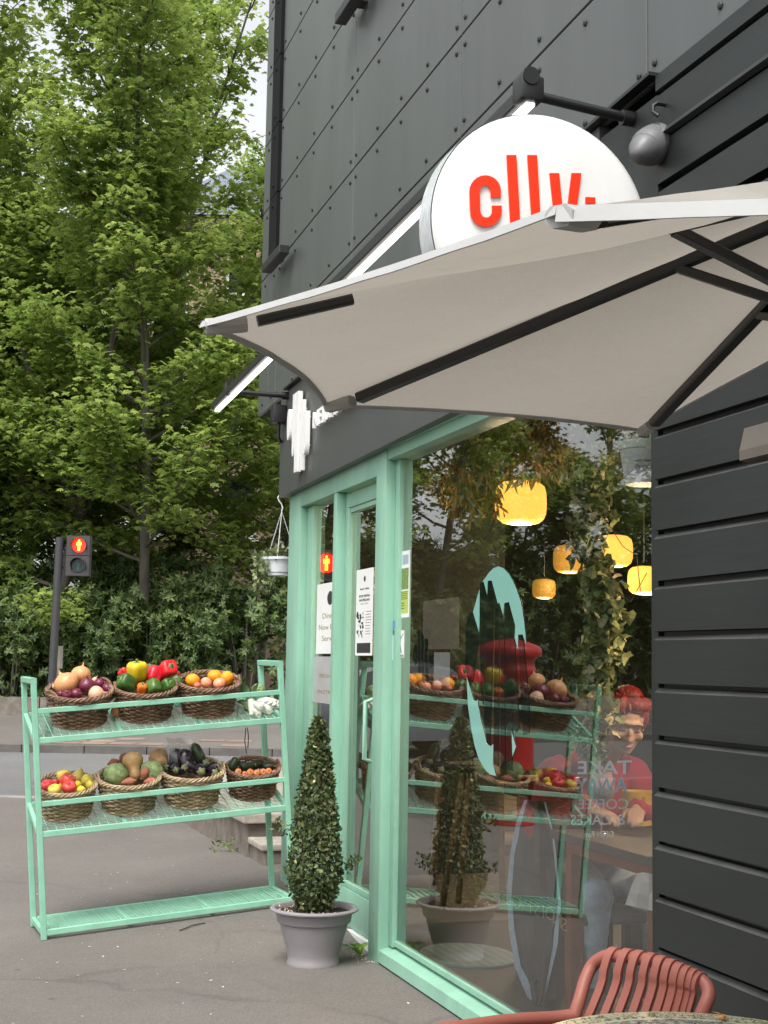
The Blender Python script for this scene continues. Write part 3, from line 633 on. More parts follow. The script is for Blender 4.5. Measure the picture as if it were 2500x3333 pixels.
# --- riveted panels
ROWS = [3.353, 3.864, 4.349, 4.854, 5.36, 5.86, 6.36, 6.86, 7.36]
COLS = [9.93, 9.64, 9.40, 7.572, 5.841, 4.074, 2.33, .6, -1.2]
def panel(Y0, Y1, z0, z1, X=-.05, th=.02, rv=True, mat='clad', ni=None):
    g = .004; a, b = Y0-g, Y1+g
    mb = MB(); e = .003
    P = lambda x, y, z: (x, y, shear(z, y))
    z0 += g; z1 -= g
    mb.add([P(X+e,a,z0),P(X+e,b,z0),P(X+e,b,z1),P(X+e,a,z1), P(X,a-e,z0+e),P(X,b+e,z0+e),P(X,b+e,z1-e),P(X,a-e,z1-e), P(X+th,a,z0),P(X+th,b,z0),P(X+th,b,z1),P(X+th,a,z1)],
        [(4,5,6,7),(0,1,5,4),(1,2,6,5),(2,3,7,6),(3,0,4,7),(8,9,1,0),(9,10,2,1),(10,11,3,2),(11,8,0,3)])
    if rv:
        mb.cur = 1; w = a-b; n = max(1, int(round(w/.43)))
        ys = [a-.05 - (w-.1)*i/n for i in range(n+1)] if n > 1 else [(a+b)/2]
        pts = [(y, z) for y in ys for z in (z0+.06, z1-.06)]
        for y, z in pts:
            zz = shear(z, y); prof = [(.0135, 0), (.0135, .004), (.009, .008), (.003, .0095)]; k = 8
            vs = [(X-h, y+r*math.cos(2*PI*i/k), zz+r*math.sin(2*PI*i/k)) for r, h in prof for i in range(k)]
            mb.add(vs, [[j*k+i, j*k+(i+1) % k, (j+1)*k+(i+1) % k, (j+1)*k+i] for j in range(3) for i in range(k)]+[[3*k+i for i in range(k)]])
    return mb.build('cladding_panel', [MT[mat], MT['rivet']], B)
for j in range(len(ROWS)-1):
    for i in range(len(COLS)-1):
        if i == 1 and ROWS[j] > 4.3: continue
        off = 0
        panel(COLS[i], COLS[i+1], ROWS[j], ROWS[j+1])
mb = MB()
for (a, b) in ((9.92, -1.2),): mb.add([(X, Y, shear(z, Y)) for X in (-.0295, .30) for Y, z in ((a,3.36),(b,3.36),(b,8.4),(a,8.4))], [(0,1,2,3),(4,5,6,7),(0,1,5,4),(1,2,6,5),(2,3,7,6),(3,0,4,7)])
mb.build('backing_wall', MT['gap'], B)
mb = MB(); mb.box((.31, -1.2, 3.36), (6, 9.7, 8.4)); mb.build('upper_block', MT['clad'], B)
# black channel strip with screws, in the recess
mb = MB()
for j in range(2, len(ROWS)-1):
    z0, z1 = ROWS[j]+.004, ROWS[j+1]-.004; mb.cur = 0
    mb.add([(X, Y, shear(z, Y)) for X in (-.072, -.031) for Y, z in ((9.63,z0),(9.41,z0),(9.41,z1),(9.63,z1))], [(0,1,2,3),(4,5,6,7),(0,1,5,4),(1,2,6,5),(2,3,7,6),(3,0,4,7)])
    for z in (z0+.07, z1-.07): mb.ell((-.073, 9.52, shear(z, 9.52)), (.008, .014, .014), 8, 6)
mb.build('channel_strip', MT['matt_black'], B)
# --- fascia board
def fz0(Y): return 2.592 + .0105*(9.17-Y)
def fz1(Y): return 3.28 + .0285*(9.05-Y)
mb = MB(); mb.add([(X, Y, z) for X in (-.06, -.005) for Y, z in ((9.17,fz0(9.17)),(4.41,fz0(4.41)),(4.41,fz1(4.41)),(9.17,fz1(9.17)))], [(0,1,2,3),(4,5,6,7),(0,1,5,4),(1,2,6,5),(2,3,7,6),(3,0,4,7)])
mb.build('fascia', MT['fascia'], B)
mb = MB(); mb.add([(X, Y, z) for X in (-.09, -.004) for Y, z in ((9.0,fz1(9.0)+.004),(3.99,fz1(3.99)+.004),(3.99,fz1(3.99)+.016),(9.0,fz1(9.0)+.016))], [(0,1,2,3),(4,5,6,7),(0,1,5,4),(1,2,6,5),(2,3,7,6),(3,0,4,7)])
mb.build('flashing', MT['black'], B)
mb = MB(); mb.add([(X, Y, z) for X in (-.068, -.004) for Y, z in ((3.985,3.372),(-1,3.372),(-1,3.455),(3.985,3.425))], [(0,1,2,3),(4,5,6,7),(0,1,5,4),(1,2,6,5),(2,3,7,6),(3,0,4,7)])
mb.build('timber_trim', MT['timber'], B)
mb = MB(); mb.box((-.0035, 4.05, 2.66), (.25, 9.1, 3.34)); mb.build('lintel', MT['gap'], B)
# --- black shiplap timber
def shiplap(Y0, Y1, z0, z1, name):
    mb = MB(); J = 2.259; p = .1606; k0 = math.floor((z0-J)/p); z = J + k0*p; pr = []
    while z < z1:
        pr += [(-.060, z), (-.060, z+p-.028), (-.044, z+p-.0155), (-.024, z+p-.015), (-.024, z+p)]; z += p
    pr = [(x, max(z0, min(z1, q))) for x, q in pr]
    ys = [Y0]
    while ys[-1] > Y1+1e-6: ys.append(max(Y1, ys[-1]-.25))
    n = len(pr); vs = [(x + .0012*math.sin(y*3+i), y, q+.0015*math.sin(y*2.1+i*1.7)) for y in ys for i, (x, q) in enumerate(pr)]
    mb.add(vs, [[a*n+i, a*n+i+1, (a+1)*n+i+1, (a+1)*n+i] for a in range(len(ys)-1) for i in range(n-1)])
    mb.add([(-.006, Y0, z0), (-.006, Y1, z0), (-.006, Y1, z1), (-.006, Y0, z1), (.2, Y0, z0), (.2, Y1, z0), (.2, Y1, z1), (.2, Y0, z1)], [(0,1,2,3),(4,5,6,7),(0,1,5,4),(1,2,6,5),(2,3,7,6),(3,0,4,7)])
    o = mb.build(name, [MT['timber'], MT['timber_skylit']], B)
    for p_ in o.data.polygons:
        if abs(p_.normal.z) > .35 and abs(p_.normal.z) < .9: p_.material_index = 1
    return o
MT['timber_skylit'] = pmat('skylit_timber_bevel', (.045,.046,.044), .7, var=.3, scale=6, bump=.2)  # paler bevels: the sky light they catch is put into the colour
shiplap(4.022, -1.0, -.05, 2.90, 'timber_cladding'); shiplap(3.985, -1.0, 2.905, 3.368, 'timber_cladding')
mb = MB(); mb.box((-.058, 3.99, 2.905), (-.006, 4.405, 3.366), .003); mb.box((-.052, 4.03, 2.64), (-.006, 4.405, 2.90), .003); mb.build('corner_board', MT['timber'], B)
mb = MB(); mb.box((-.040, 4.030, -.02), (.10, 4.075, 2.635), .003); mb.build('corner_trim', MT['timber'], B)
mb = MB(); mb.add([(-.062, y, z) for y in (3.95, -1) for z in (3.20, 3.235)]+[(-.085, y, 3.205) for y in (3.95, -1)], [(0,1,3,2),(0,4,5,2),(1,3,5,4),(0,1,4),(2,5,3)]); mb.build('drip_batten', MT['timber'], B)

# --- teal shopfront
def tealbox(name, lo, hi, bev=.004, par=None, mat='teal'):
    mb = MB(); mb.box(lo, hi, bev); return mb.build(name, MT[mat], par or B, True)
zb = float(gz(0, 9)) 
tealbox('post', (-.002, 8.806, -.05), (.13, 9.10, 2.60))                   # left post
tealbox('post', (.045, 8.653, .05), (.125, 8.803, 2.494))                  # inner jamb
tealbox('header', (0, 4.08, 2.562), (.13, 6.998, 2.652)); tealbox('header', (-.001, 7.175, 2.497), (.13, 8.804, 2.652))
tealbox('header', (-.012, 4.08, 2.615), (-.0025, 8.80, 2.65), .002)
tealbox('mullion', (0, 7.955, .05), (.10, 8.022, 2.495)); tealbox('mullion', (.05, 8.024, .05), (.11, 8.075, 2.495))
tealbox('post', (-.004, 7.002, -.04), (.14, 7.172, 2.655))                 # corner post between door and window
tealbox('window_jamb', (.048, 6.93, .09), (.12, 7.0, 2.561))
mb = MB(); mb.add([(x, y, z) for y in (7.165, 4.078) for x, z in ((-.004,.010),(.13,.010),(.13,.098),(.075,.085),(.0,.066))], [(0,1,2,3,4),(5,6,7,8,9)]+[(i,(i+1)%5,5+(i+1)%5,5+i) for i in range(5)]); mb.build('sill', MT['teal'], B)
mb = MB(); mb.box((.055, 4.08, .0985), (.10, 6.93, .125), .003); mb.build('bottom_bead', MT['teal'], B)
mb = MB(); mb.box((.02, 8.075, .02), (.12, 8.80, .34), .004); mb.build('stall_riser', MT['teal'], B)
MT['glass'] = None
def glassmat():
    T = NT('window_glass'); tr = T.n('BsdfTransparent'); tr.inputs[0].default_value = (.96,.975,.965,1); gl = T.n('BsdfGlossy'); gl.inputs['Roughness'].default_value = .0; gl.inputs['Color'].default_value = (.95,.97,.96,1)
    fr = T.n('Fresnel'); fr.inputs[0].default_value = 1.52; m = T.n('Math', operation='MULTIPLY'); m.inputs[1].default_value = 2.1; m.use_clamp = True; T.l(fr, m)
    # slight roll waves in the pane
    tc = T.n('TexCoord'); nz = T.n('TexNoise'); nz.inputs['Scale'].default_value = 1.1; nz.inputs['Detail'].default_value = 1; T.l(tc, nz, 3); bp_ = T.n('Bump'); bp_.inputs['Strength'].default_value = .004; bp_.inputs['Distance'].default_value = .05; T.l(nz, bp_.inputs['Height']); T.l(bp_, gl.inputs['Normal'])
    mx = T.n('MixShader'); T.l(m, mx, 0, 0); T.l(tr, mx, 0, 1); T.l(gl, mx, 0, 2); T.l(mx, T.out); return T.m
MT['glass'] = glassmat()
def pane(name, Y0, Y1, z0, z1, X=.07, par=None):
    mb = MB(); mb.add([(X,Y0,z0),(X,Y1,z0),(X,Y1,z1),(X,Y0,z1)], [(0,1,2,3)]); return mb.build(name, MT['glass'], par or B)
pane('window_pane', 6.928, 4.08, .122, 2.56); pane('window_pane', 8.652, 8.076, .34, 2.494)
# door
dy0, dy1 = 7.90, 7.18
mb = MB(); mb.box((.05, dy1, .055), (.10, dy0, .25), .003); mb.box((.05, dy1, 2.40), (.10, dy0, 2.482), .003); mb.box((.05, dy0-.035, .251), (.10, dy0, 2.399), .003); mb.box((.05, dy1, .251), (.10, dy1+.05, 2.399), .003)
mb.box((.058, dy1+.051, .2515), (.092, dy0-.036, .285), .002); mb.box((.058, dy1+.051, 2.37), (.092, dy0-.036, 2.3985), .002)
door = mb.build('door', MT['teal'], B, True)
pane('door_pane', dy0-.036, dy1+.051, .285, 2.37, .075, door)
mb = MB(); mb.tube([(.048, 7.27, .98), (-.012, 7.27, 1.0), (-.012, 7.27, 1.30), (.048, 7.27, 1.32)], .013, 10); mb.build('door_handle', MT['teal'], door, True)
mb = MB(); mb.box((.03, 7.175, -.0), (.115, 7.95, .05), .004); mb.build('threshold', MT['white'], B)
mb = MB(); mb.box((.055, 7.903, .05), (.10, 7.952, 2.496), .002); mb.build('door_frame', MT['teal'], B)

# --- interior shell
mb = MB()
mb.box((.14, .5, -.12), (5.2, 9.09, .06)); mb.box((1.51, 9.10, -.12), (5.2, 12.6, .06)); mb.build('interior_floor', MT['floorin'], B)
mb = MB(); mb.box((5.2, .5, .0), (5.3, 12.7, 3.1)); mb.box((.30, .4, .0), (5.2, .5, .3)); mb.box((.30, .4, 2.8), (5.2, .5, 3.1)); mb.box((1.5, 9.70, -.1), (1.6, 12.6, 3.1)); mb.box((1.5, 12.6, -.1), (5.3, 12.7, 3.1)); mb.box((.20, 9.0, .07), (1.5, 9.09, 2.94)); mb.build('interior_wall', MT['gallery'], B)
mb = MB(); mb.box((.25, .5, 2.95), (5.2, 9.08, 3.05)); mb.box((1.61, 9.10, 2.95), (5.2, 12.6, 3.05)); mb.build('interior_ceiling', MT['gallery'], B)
mb = MB(); mb.box((0.20, 9.102, -.3), (1.5, 9.69, 3.3)); mb.build('side_wall', MT['clad'], B)
za = onX(1300, 1052, 2.6)[2]; zc = onX(1300, 1108, 2.6)[2]
mb = MB(); mb.box((2.6, 1.2, zc), (2.68, 8.4, za)); mb.build('timber_bulkhead', MT['wood'], B)
mb = MB(); mb.box((3.2, 5.6, .06), (3.8, 9.3, 1.1)); ct = mb.build('counter', MT['wood'], B)
mb = MB(); mb.box((5.02, 2.0, 1.2), (5.19, 8.8, 1.24)); mb.box((5.02, 2.0, 1.7), (5.19, 8.8, 1.74)); mb.build('wall_shelf', MT['wood'], B)

# --- lettering helpers
def text_poly(txt, size=1.0, ext=.0, bold=0.0, align='LEFT', sx=1.0):
    cu = bpy.data.curves.new('t', 'FONT'); cu.body = txt; cu.size = size; cu.extrude = ext; cu.offset = bold; cu.align_x = align; cu.resolution_u = 3
    o = bpy.data.objects.new('t', cu); COL.objects.link(o); dg = bpy.context.evaluated_depsgraph_get(); me = bpy.data.meshes.new_from_object(o.evaluated_get(dg))
    vs = [(v.co.x*sx, v.co.y, v.co.z) for v in me.vertices]; fs = [list(p.vertices) for p in me.polygons]
    bpy.data.objects.remove(o); bpy.data.curves.remove(cu); bpy.data.meshes.remove(me); return vs, fs
def wall_text(mb, txt, Y, z, X, size, ext=.002, bold=0.0, align='LEFT', sx=1.0, mirror=False, dz=0.0):
    vs, fs = text_poly(txt, size, ext, bold, align, sx); s = 1 if mirror else -1
    mb.add([(X + v[2], Y + s*v[0], z + v[1] + dz*v[0]) for v in vs], fs); return mb
# white raised logo on the fascia: tall strokes of c l l y standing off the board
C5 = crop(880, 1250, .1929)
t = thing('logo_sign', 'white raised logo of tall rounded strokes at the left end of the fascia', 'sign', onX(*C5(450, 800), -.09))
XL = -.095; kst = [0]
def stroke(x0, x1, y0, y1, name, bot='round', top='flat'):
    a = onX(*C5(x0, (y0+y1)/2), XL); b = onX(*C5(x1, (y0+y1)/2), XL); zt = onX(*C5((x0+x1)/2, y0), XL)[2]; zl = onX(*C5((x0+x1)/2, y1), XL)[2]
    Ya, Yb = a[1], b[1]; w = abs(Ya-Yb)-.035; r = w/2; yc = (Ya+Yb)/2; poly = []
    zr = zl + r*2.2
    if bot == 'round': poly += [(yc + r*math.cos(PI + PI*i/10), zr + (zr-zl)*math.sin(PI + PI*i/10)) for i in range(11)]
    else: poly += [(yc-r, zl), (yc+r, zl)]
    if top == 'round': poly += [(yc + r*math.cos(PI*i/10), zt - r*2.2 + r*2.2*math.sin(PI*i/10)) for i in range(11)]
    else: poly += [(yc+r, zt), (yc-r, zt)]
    kst[0] += 1; dx = .007*(kst[0] % 2); mb = MB(); mb.prism(poly, lambda p, q, u: (u, p, q), XL-dx, XL+.022)
    for z in (zl+.12*(zt-zl)+.03, zt-.12*(zt-zl)):
        mb.tube([(XL+.02, yc, z), (-.06, yc, z)], .006, 8)
    return mb.build(name, MT['white'], t)
stroke(288, 352, 430, 945, 'letter', 'round', 'round'); stroke(357, 412, 180, 1220, 'letter'); stroke(417, 488, 142, 1480, 'letter', 'flat'); stroke(493, 548, 275, 1450, 'letter', 'flat'); stroke(553, 622, 465, 1190, 'letter')
q = onX(*C5(755, 745), -.085)
t = thing('lettering_sign', 'small white raised capitals on the fascia under the parasol corner', 'sign', q)
mb = MB(); wall_text(mb, 'NEIGHBOURHOOD', q[1], q[2]-.003, -.095, .135, .010, .002, sx=1.25, dz=.012)
mb.build('lettering', MT['white'], t)
# --- teal and black vinyl on the window, inside face
C6 = crop(1500, 1750, .20339); C7 = crop(1500, 2150, .21097)
def vinyl(polys, name, X, mat, par):
    mb = MB()
    for P in polys:
        pts = [onX(x, y, X) for x, y in P]; mb.prism([(p[1], p[2]) for p in pts], lambda a, b, u: (u, a, b), X, X+.0005)
    return mb.build(name, mat, par)
t = thing('window_vinyl', 'large teal and black vinyl logo on the shop window in front of the lamps', 'window sticker', onX(1100, 1450, .075))
T1 = [C6(*p) for p in ((345,705),(395,640),(450,560),(520,490),(600,460),(680,490),(760,570),(830,690),(890,830),(940,980),(980,1140),(1010,1340),(1030,1520),(1042,1700),(990,1550),(918,1550),(912,1780),(860,1600),(872,1410),(770,1030),(697,1045),(675,1240),(620,1050),(590,1050),(495,685),(430,690),(422,910),(365,705))]
T2 = [C6(*p) for p in ((300,820),(195,1190),(290,1510),(297,1400))]
T3 = [C7(*p) for p in ((90,255),(110,700),(160,1050),(210,1300),(270,1500),(370,1680),(450,1760),(540,1780),(495,1600),(500,1290),(450,1325),(400,1280),(350,1080),(300,880),(265,700),(262,605),(235,630),(195,605))]
T4 = [C7(*p) for p in ((785,1100),(850,1340),(795,1480))]
vinyl([T1, T2, T3, T4], 'teal_disc', .0672, MT['vinyl_teal'], t)
bars = [[C6(80,1400),C6(130,1210),C6(190,1190),C6(285,1500),C6(285,1690),C7(190,300),C7(130,420),C7(70,100)],
        [C6(302,725),C6(360,708),C6(420,915),C7(345,700),C7(315,600),C6(300,1690)],
        [C6(430,690),C6(492,686),C6(540,860),C7(450,1310),C7(400,1270),C7(360,900)],
        [C6(546,890),C6(590,1052),C6(620,1052),C7(580,1640),C7(505,1590)],
        [C6(628,1090),C6(672,1235),C6(690,1300),C7(690,1690),C7(610,1670)],
        [C6(697,1046),C6(770,1032),C7(800,900),C7(785,1700),C7(712,1690)],
        [C6(780,1090),C6(872,1410),C6(858,1600),C7(900,1040),C7(850,1110),C7(800,1040)],
        [C6(918,1552),C6(988,1552),C7(1050,600),C7(1055,1120),C7(960,1150),C7(935,800)]]
vinyl(bars, 'black_strokes', .0680, MT['vinyl_black'], t)
C4_ = crop(850, 1300, .51236)
t = thing('small_window_vinyl', 'small black vinyl logo of thin strokes near the corner post', 'window sticker', onX(918, 1440, .075))
vinyl([[C4_(*p) for p in q] for q in (((962,1640),(975,1545),(990,1560),(988,1680),(975,1690)), ((995,1470),(1008,1465),(1012,1740),(998,1740)), ((1016,1470),(1030,1500),(1034,1800),(1020,1800)), ((1038,1520),(1056,1520),(1060,1800),(1042,1800)), ((1064,1610),(1094,1600),(1092,1700),(1068,1705)))], 'black_strokes', .0680, MT['vinyl_black'], t)
# mirror-reading lettering on the glass
t = thing('takeaway_lettering', 'mirror reading take away coffee and cakes lettering on the window over the red hoodie', 'window lettering', onX(1290, 1720, .0676))
C3 = crop(1750, 2180, .27123)
def mtext(txt, xr, y0, y1, xl, mat, name, bold=.0):
    """mirrored word whose first letter sits at pixel xr and runs left to xl"""
    a = onX(*C3(xr, y1), .0742); b = onX(*C3(xl, y1), .0742); zt = onX(*C3(xr, y0), .0742)[2]
    vs, fs = text_poly(txt, 1.0, .0004, bold); w = max(v[0] for v in vs); h_ = .70
    mb = MB(); mb.add([(.0742+v[2], a[1]+(b[1]-a[1])*v[0]/w, a[2]+(b[2]-a[2])*v[0]/w+(zt-a[2])*v[1]/h_) for v in vs], fs)
    mb.build(name, mat, t)
mtext('TAKE', 1130, 1085, 1250, 480, MT['vinyl_white'], 'lettering', .012); mtext('AWAY', 1075, 1290, 1470, 470, MT['vinyl_blue'], 'lettering', .012)
mtext('COFFEE', 1095, 1545, 1670, 490, MT['vinyl_white'], 'lettering', .0); mtext('& CAKES', 1050, 1730, 1860, 400, MT['vinyl_white'], 'lettering', .005); mtext('OPEN 7am', 920, 1935, 2010, 560, MT['vinyl_white'], 'lettering', .01)
t = thing('gold_lettering', 'mirror reading gold lettering in an arc low on the window', 'window lettering', onX(1150, 1950, .0742))
word = 'FOOD PROVISIONS'[::-1]; C8 = crop(1500, 2300, .6028)
xy = [(558,1170),(525,1140),(492,1120),(460,1098),(428,1085),(395,1070),(362,1058),(330,1046),(298,1038),(265,1026),(230,1018),(198,1005),(166,985),(135,975),(105,960)]
xy = [(558,1170),(520,1140),(482,1112),(446,1100),(412,1088),(376,1074),(335,1060),(300,1048),(262,1030),(225,1020),(188,1008),(160,990),(135,978),(105,962),(75,950)]
mb = MB()
for ch, (x, y) in zip(word, xy):
    if ch == ' ': continue
    a = onX(*C8(x, y+42), .0742); zt = onX(*C8(x, y-42), .0742)[2]; vs, fs = text_poly(ch, 1.0, .0004, -.02, 'CENTER')
    mb.add([(.0742+v[2], a[1]+v[0]*.125, a[2]+(zt-a[2])*.85*v[1]/.7) for v in vs], fs)
mb.build('lettering', MT['vinyl_gold'], t)

# --- posters and notices on the glass
def sheet(name, label, cat, pix, X, mat, lines=(), pic=None, group=None, th=.0012, frame=None):
    """pix: (xl, yt, xr, yb) survey corners on the glass plane"""
    xl, yt, xr, yb = pix; tl = onX(xl, yt, X); br = onX(xr, yb, X); Y0, Y1 = tl[1], br[1]
    zt, zb_ = onX((xl+xr)/2, yt, X)[2], onX((xl+xr)/2, yb, X)[2]
    t = thing(name, label, cat, ((X), (Y0+Y1)/2, (zt+zb_)/2), group=group)
    mb = MB(); mb.box((X-th, Y1, zb_), (X, Y0, zt)); mb.build('sheet', mat, t)
    H = zt-zb_; Wd = Y0-Y1
    if lines:
        byink = {}
        for (txt, u, v, h_, ink, bold, wfit) in lines:
            mb = byink.setdefault(ink, MB()); vs, fs = text_poly(txt, 1.0, .00015, bold, 'CENTER'); w = max(q[0] for q in vs)-min(q[0] for q in vs)
            sx = Wd*wfit/w if wfit else h_*H
            mb.add([(X-th-.0004+q[2], (Y0+Y1)/2 - (u-.5)*Wd - q[0]*sx, zt - v*H + q[1]*h_*H/.7) for q in vs], fs)
        for ink, mb in byink.items(): mb.build('print', MT[ink], t)
    if pic: pic(t, Y0, Y1, zt, zb_, X-th-.0003)
    return t
def blob(mb, Y, z, ry, rz, X, n=14, j=.25):
    mb.add([(X, Y+ry*math.cos(2*PI*k/n)*(1+random.uniform(-j,j)), z+rz*math.sin(2*PI*k/n)*(1+random.uniform(-j,j))) for k in range(n)], [list(range(n))])
def rect(mb, Y0, Y1, z0, z1, X): mb.add([(X,Y0,z0),(X,Y1,z0),(X,Y1,z1),(X,Y0,z1)], [(0,1,2,3)])
def pic1(t, Y0, Y1, zt, zb_, X):
    H = zt-zb_; Wd = Y0-Y1; mb = MB(); blob(mb, (Y0+Y1)/2, zt-.115*H, Wd*.06, H*.035, X, j=.05)
    for k in range(26):
        blob(mb, Y0-Wd*random.uniform(.1,.45), zt-H*random.uniform(.50,.78), Wd*random.uniform(.015,.06), H*random.uniform(.006,.03), X-.0002*random.random()-.0001, 8, .5)
    rect(mb, Y0-Wd*.1, Y1+Wd*.1, zt-H*.97, zt-H*.855, X)
    for k in range(9): rect(mb, Y0-Wd*.60, Y0-Wd*random.uniform(.86,.94), zt-H*(.50+.032*k), zt-H*(.494+.032*k), X)
    mb.build('artwork', MT['ink'], t)
sheet('event_poster', 'tall white printed poster with black drawing hung inside the glass door', 'poster', (771, 1229, 804, 1416), .072, MT['paper'], [('Bend + Mule',.5,.24,.022,'ink',.03,.52),('BOOK WRITING',.5,.325,.026,'ink',.03,.62),('INK SPELLING',.5,.372,.026,'ink',.03,.60),('May 7 & 8',.5,.41,.015,'ink',.0,.42)], pic1)
def pic2(t, Y0, Y1, zt, zb_, X):
    mb = MB(); H = zt-zb_; Wd = Y0-Y1; blob(mb, (Y0+Y1)/2, zt-.22*H, Wd*.11, H*.1, X, j=.06); mb.build('artwork', MT['ink'], t)
sheet('dinner_poster', 'white framed dinner poster in the narrow side window', 'poster', (686, 1258, 742, 1412), .0685, MT['paper'], [('Dinner',.5,.50,.075,'brownink',.0,.55),('Now Being',.5,.66,.075,'brownink',.0,.80),('Served',.5,.82,.075,'brownink',.0,.55)], pic2)
sheet('menu_notice', 'grey price notice under the dinner poster in the side window', 'notice', (676, 1418, 740, 1520), .0685, pmat('grey_card', (.38,.37,.37), .6), [('BREADS',.5,.45,.08,'brownink',0,.5),('PASTRIES',.5,.80,.08,'brownink',0,.6)])
def pic3(t, Y0, Y1, zt, zb_, X):
    H = zt-zb_; Wd = Y0-Y1; g = MB(); rect(g, Y0-.08*Wd, Y1+.08*Wd, zt-.58*H, zt-.26*H, X); g.build('photograph', pmat('garden_print', (.07,.13,.03), .5, var=.6, scale=60, col2=(.25,.34,.08)), t)
    g = MB(); rect(g, Y0-.08*Wd, Y1+.08*Wd, zt-.94*H, zt-.60*H, X); g.build('panel', pmat('lime_print', (.45,.52,.10), .5), t)
    g = MB()
    for k in range(5): rect(g, Y0-.14*Wd, Y1+.14*Wd, zt-(.622+.026*k)*H, zt-(.612+.026*k)*H, X-.0003)
    for k in range(3): rect(g, Y0-.4*Wd, Y1+.36*Wd, zt-(.79+.04*k)*H, zt-(.775+.04*k)*H, X-.0003)
    rect(g, Y0-.12*Wd, Y0-.38*Wd, zt-.19*H, zt-.07*H, X-.0003); g.build('print', pmat('dark_green_ink', (.05,.10,.03), .5), t)
    g = MB(); rect(g, Y0-.45*Wd, Y1+.1*Wd, zt-.2*H, zt-.06*H, X-.0003); g.build('badge', pmat('pale_blue_ink', (.32,.42,.5), .5), t)
sheet('garden_poster', 'narrow green and yellow garden poster taped beside the corner post', 'poster', (858, 1191, 884, 1334), .0685, MT['paper'], (), pic3)
def pic4(t, Y0, Y1, zt, zb_, X):
    g = MB(); H = zt-zb_; Wd = Y0-Y1; ym = (Y0+Y1)/2
    blob(g, ym+.05*Wd, zt-.22*H, Wd*.09, H*.05, X, j=.05)
    for p in (((0,-.25),(-.05,-.5)), ((-.05,-.5),(-.25,-.8)), ((-.05,-.5),(.12,-.85)), ((0,-.3),(.35,-.12)), ((0,-.3),(-.3,-.35))):
        (a, b), (c, d) = p; g.add([(X, ym-a*Wd-.05*Wd, zt+b*H), (X, ym-a*Wd+.05*Wd, zt+b*H), (X, ym-c*Wd+.04*Wd, zt+d*H), (X, ym-c*Wd-.04*Wd, zt+d*H)], [(0,1,2,3)])
    g.build('artwork', MT['ink'], t)
sheet('dance_flyer', 'small white flyer with a black dancing figure beside the corner post', 'flyer', (859, 1362, 873, 1420), .0685, MT['paper'], [('DANCE',.5,.97,.07,'ink',.04,.85)], pic4)
sheet('kraft_notice', 'square brown paper notice hung behind the window', 'notice', (915, 1294, 991, 1402), .0735, MT['kraft'])
sheet('white_notice', 'plain white sheet under the brown paper notice', 'notice', (938, 1409, 971, 1480), .0735, MT['paper'])
mb_s = [('blue_sticker', 'small blue sticker on the inner edge of the corner post', (841,1341,853,1358), (.07,.22,.50)), ('dark_sticker', 'small dark green sticker under the blue sticker', (843,1361,852,1371), (.05,.12,.09)), ('white_sticker', 'tall pale blue sticker lowest on the corner post', (841,1373,849,1426), (.55,.66,.70))]
for n_, lab, pxs, colr in mb_s: sheet(n_, lab, 'sticker', pxs, .0475, pmat(n_, colr, .4), th=.0008)

# --- long light bar over the fascia
t = thing('light_bar', 'long black bar with white strip light held off the fascia on two arms', 'light', (-.45, 7, 3.3))
A = np.array([-.45, 9.47, 3.232]); Bq = np.array([-.45, 4.14, 3.375])
MB().bar(A, Bq, .052, .05, bev=.004).build('housing', MT['black'], t)
MT['led'] = pmat('led_diffuser', (.8,.8,.8), .4, emis=(1,.97,.92), estr=1.7)
MB().bar(A+[.012,-.01,-.0325], Bq+[.012,.01,-.0325], .03, .014).build('led_strip', MT['led'], t)
for Y, z in ((8.98, 3.246), (4.16, 3.345)):
    zz = A[2] + (Bq[2]-A[2])*(9.47-Y)/(9.47-4.14)
    mb = MB(); mb.tube([(-.40, Y, zz+.0), (-.065, Y, z)], .017, 12); mb.tube([(-.10, Y, z), (-.061, Y, z)], .026, 12); mb.box((-.485, Y-.04, zz-.028), (-.40, Y+.04, zz+.055), .012); mb.tube([(-.45, Y-.045, zz+.05), (-.45, Y+.045, zz+.05)], .03, 12)
    mb.build('arm', MT['black'], t, True)
mb = MB(); mb.box((-.15, 9.0, 3.07), (-.062, 9.10, 3.19), .01); mb.tube([(-.10, 9.05, 3.07), (-.10, 9.06, 2.98), (-.07, 9.12, 2.96)], .012, 8); mb.build('junction_box', MT['black'], t, True)
# --- linear wall lights
for (x0, y0, lab) in ((596, 560, 'small black linear wall light at the foot of the black channel strip'), (764, 2, 'small black wall light on the cladding at the top edge of the picture')):
    q = onX(x0, y0, -.12); t = thing('wall_light', lab, 'wall light', q, group='black wall lights on the cladding')
    mb = MB(); mb.box((q[0]-.04, q[1]-.26, q[2]-.03), (q[0]+.03, q[1]+.26, q[2]+.03), .006); mb.build('housing', MT['black'], t)
    mb = MB(); mb.box((q[0]+.031, q[1]-.05, q[2]-.015), (-.0735 if x0 < 700 else -.051, q[1]+.05, q[2]+.015)); mb.build('bracket', MT['black'], t)

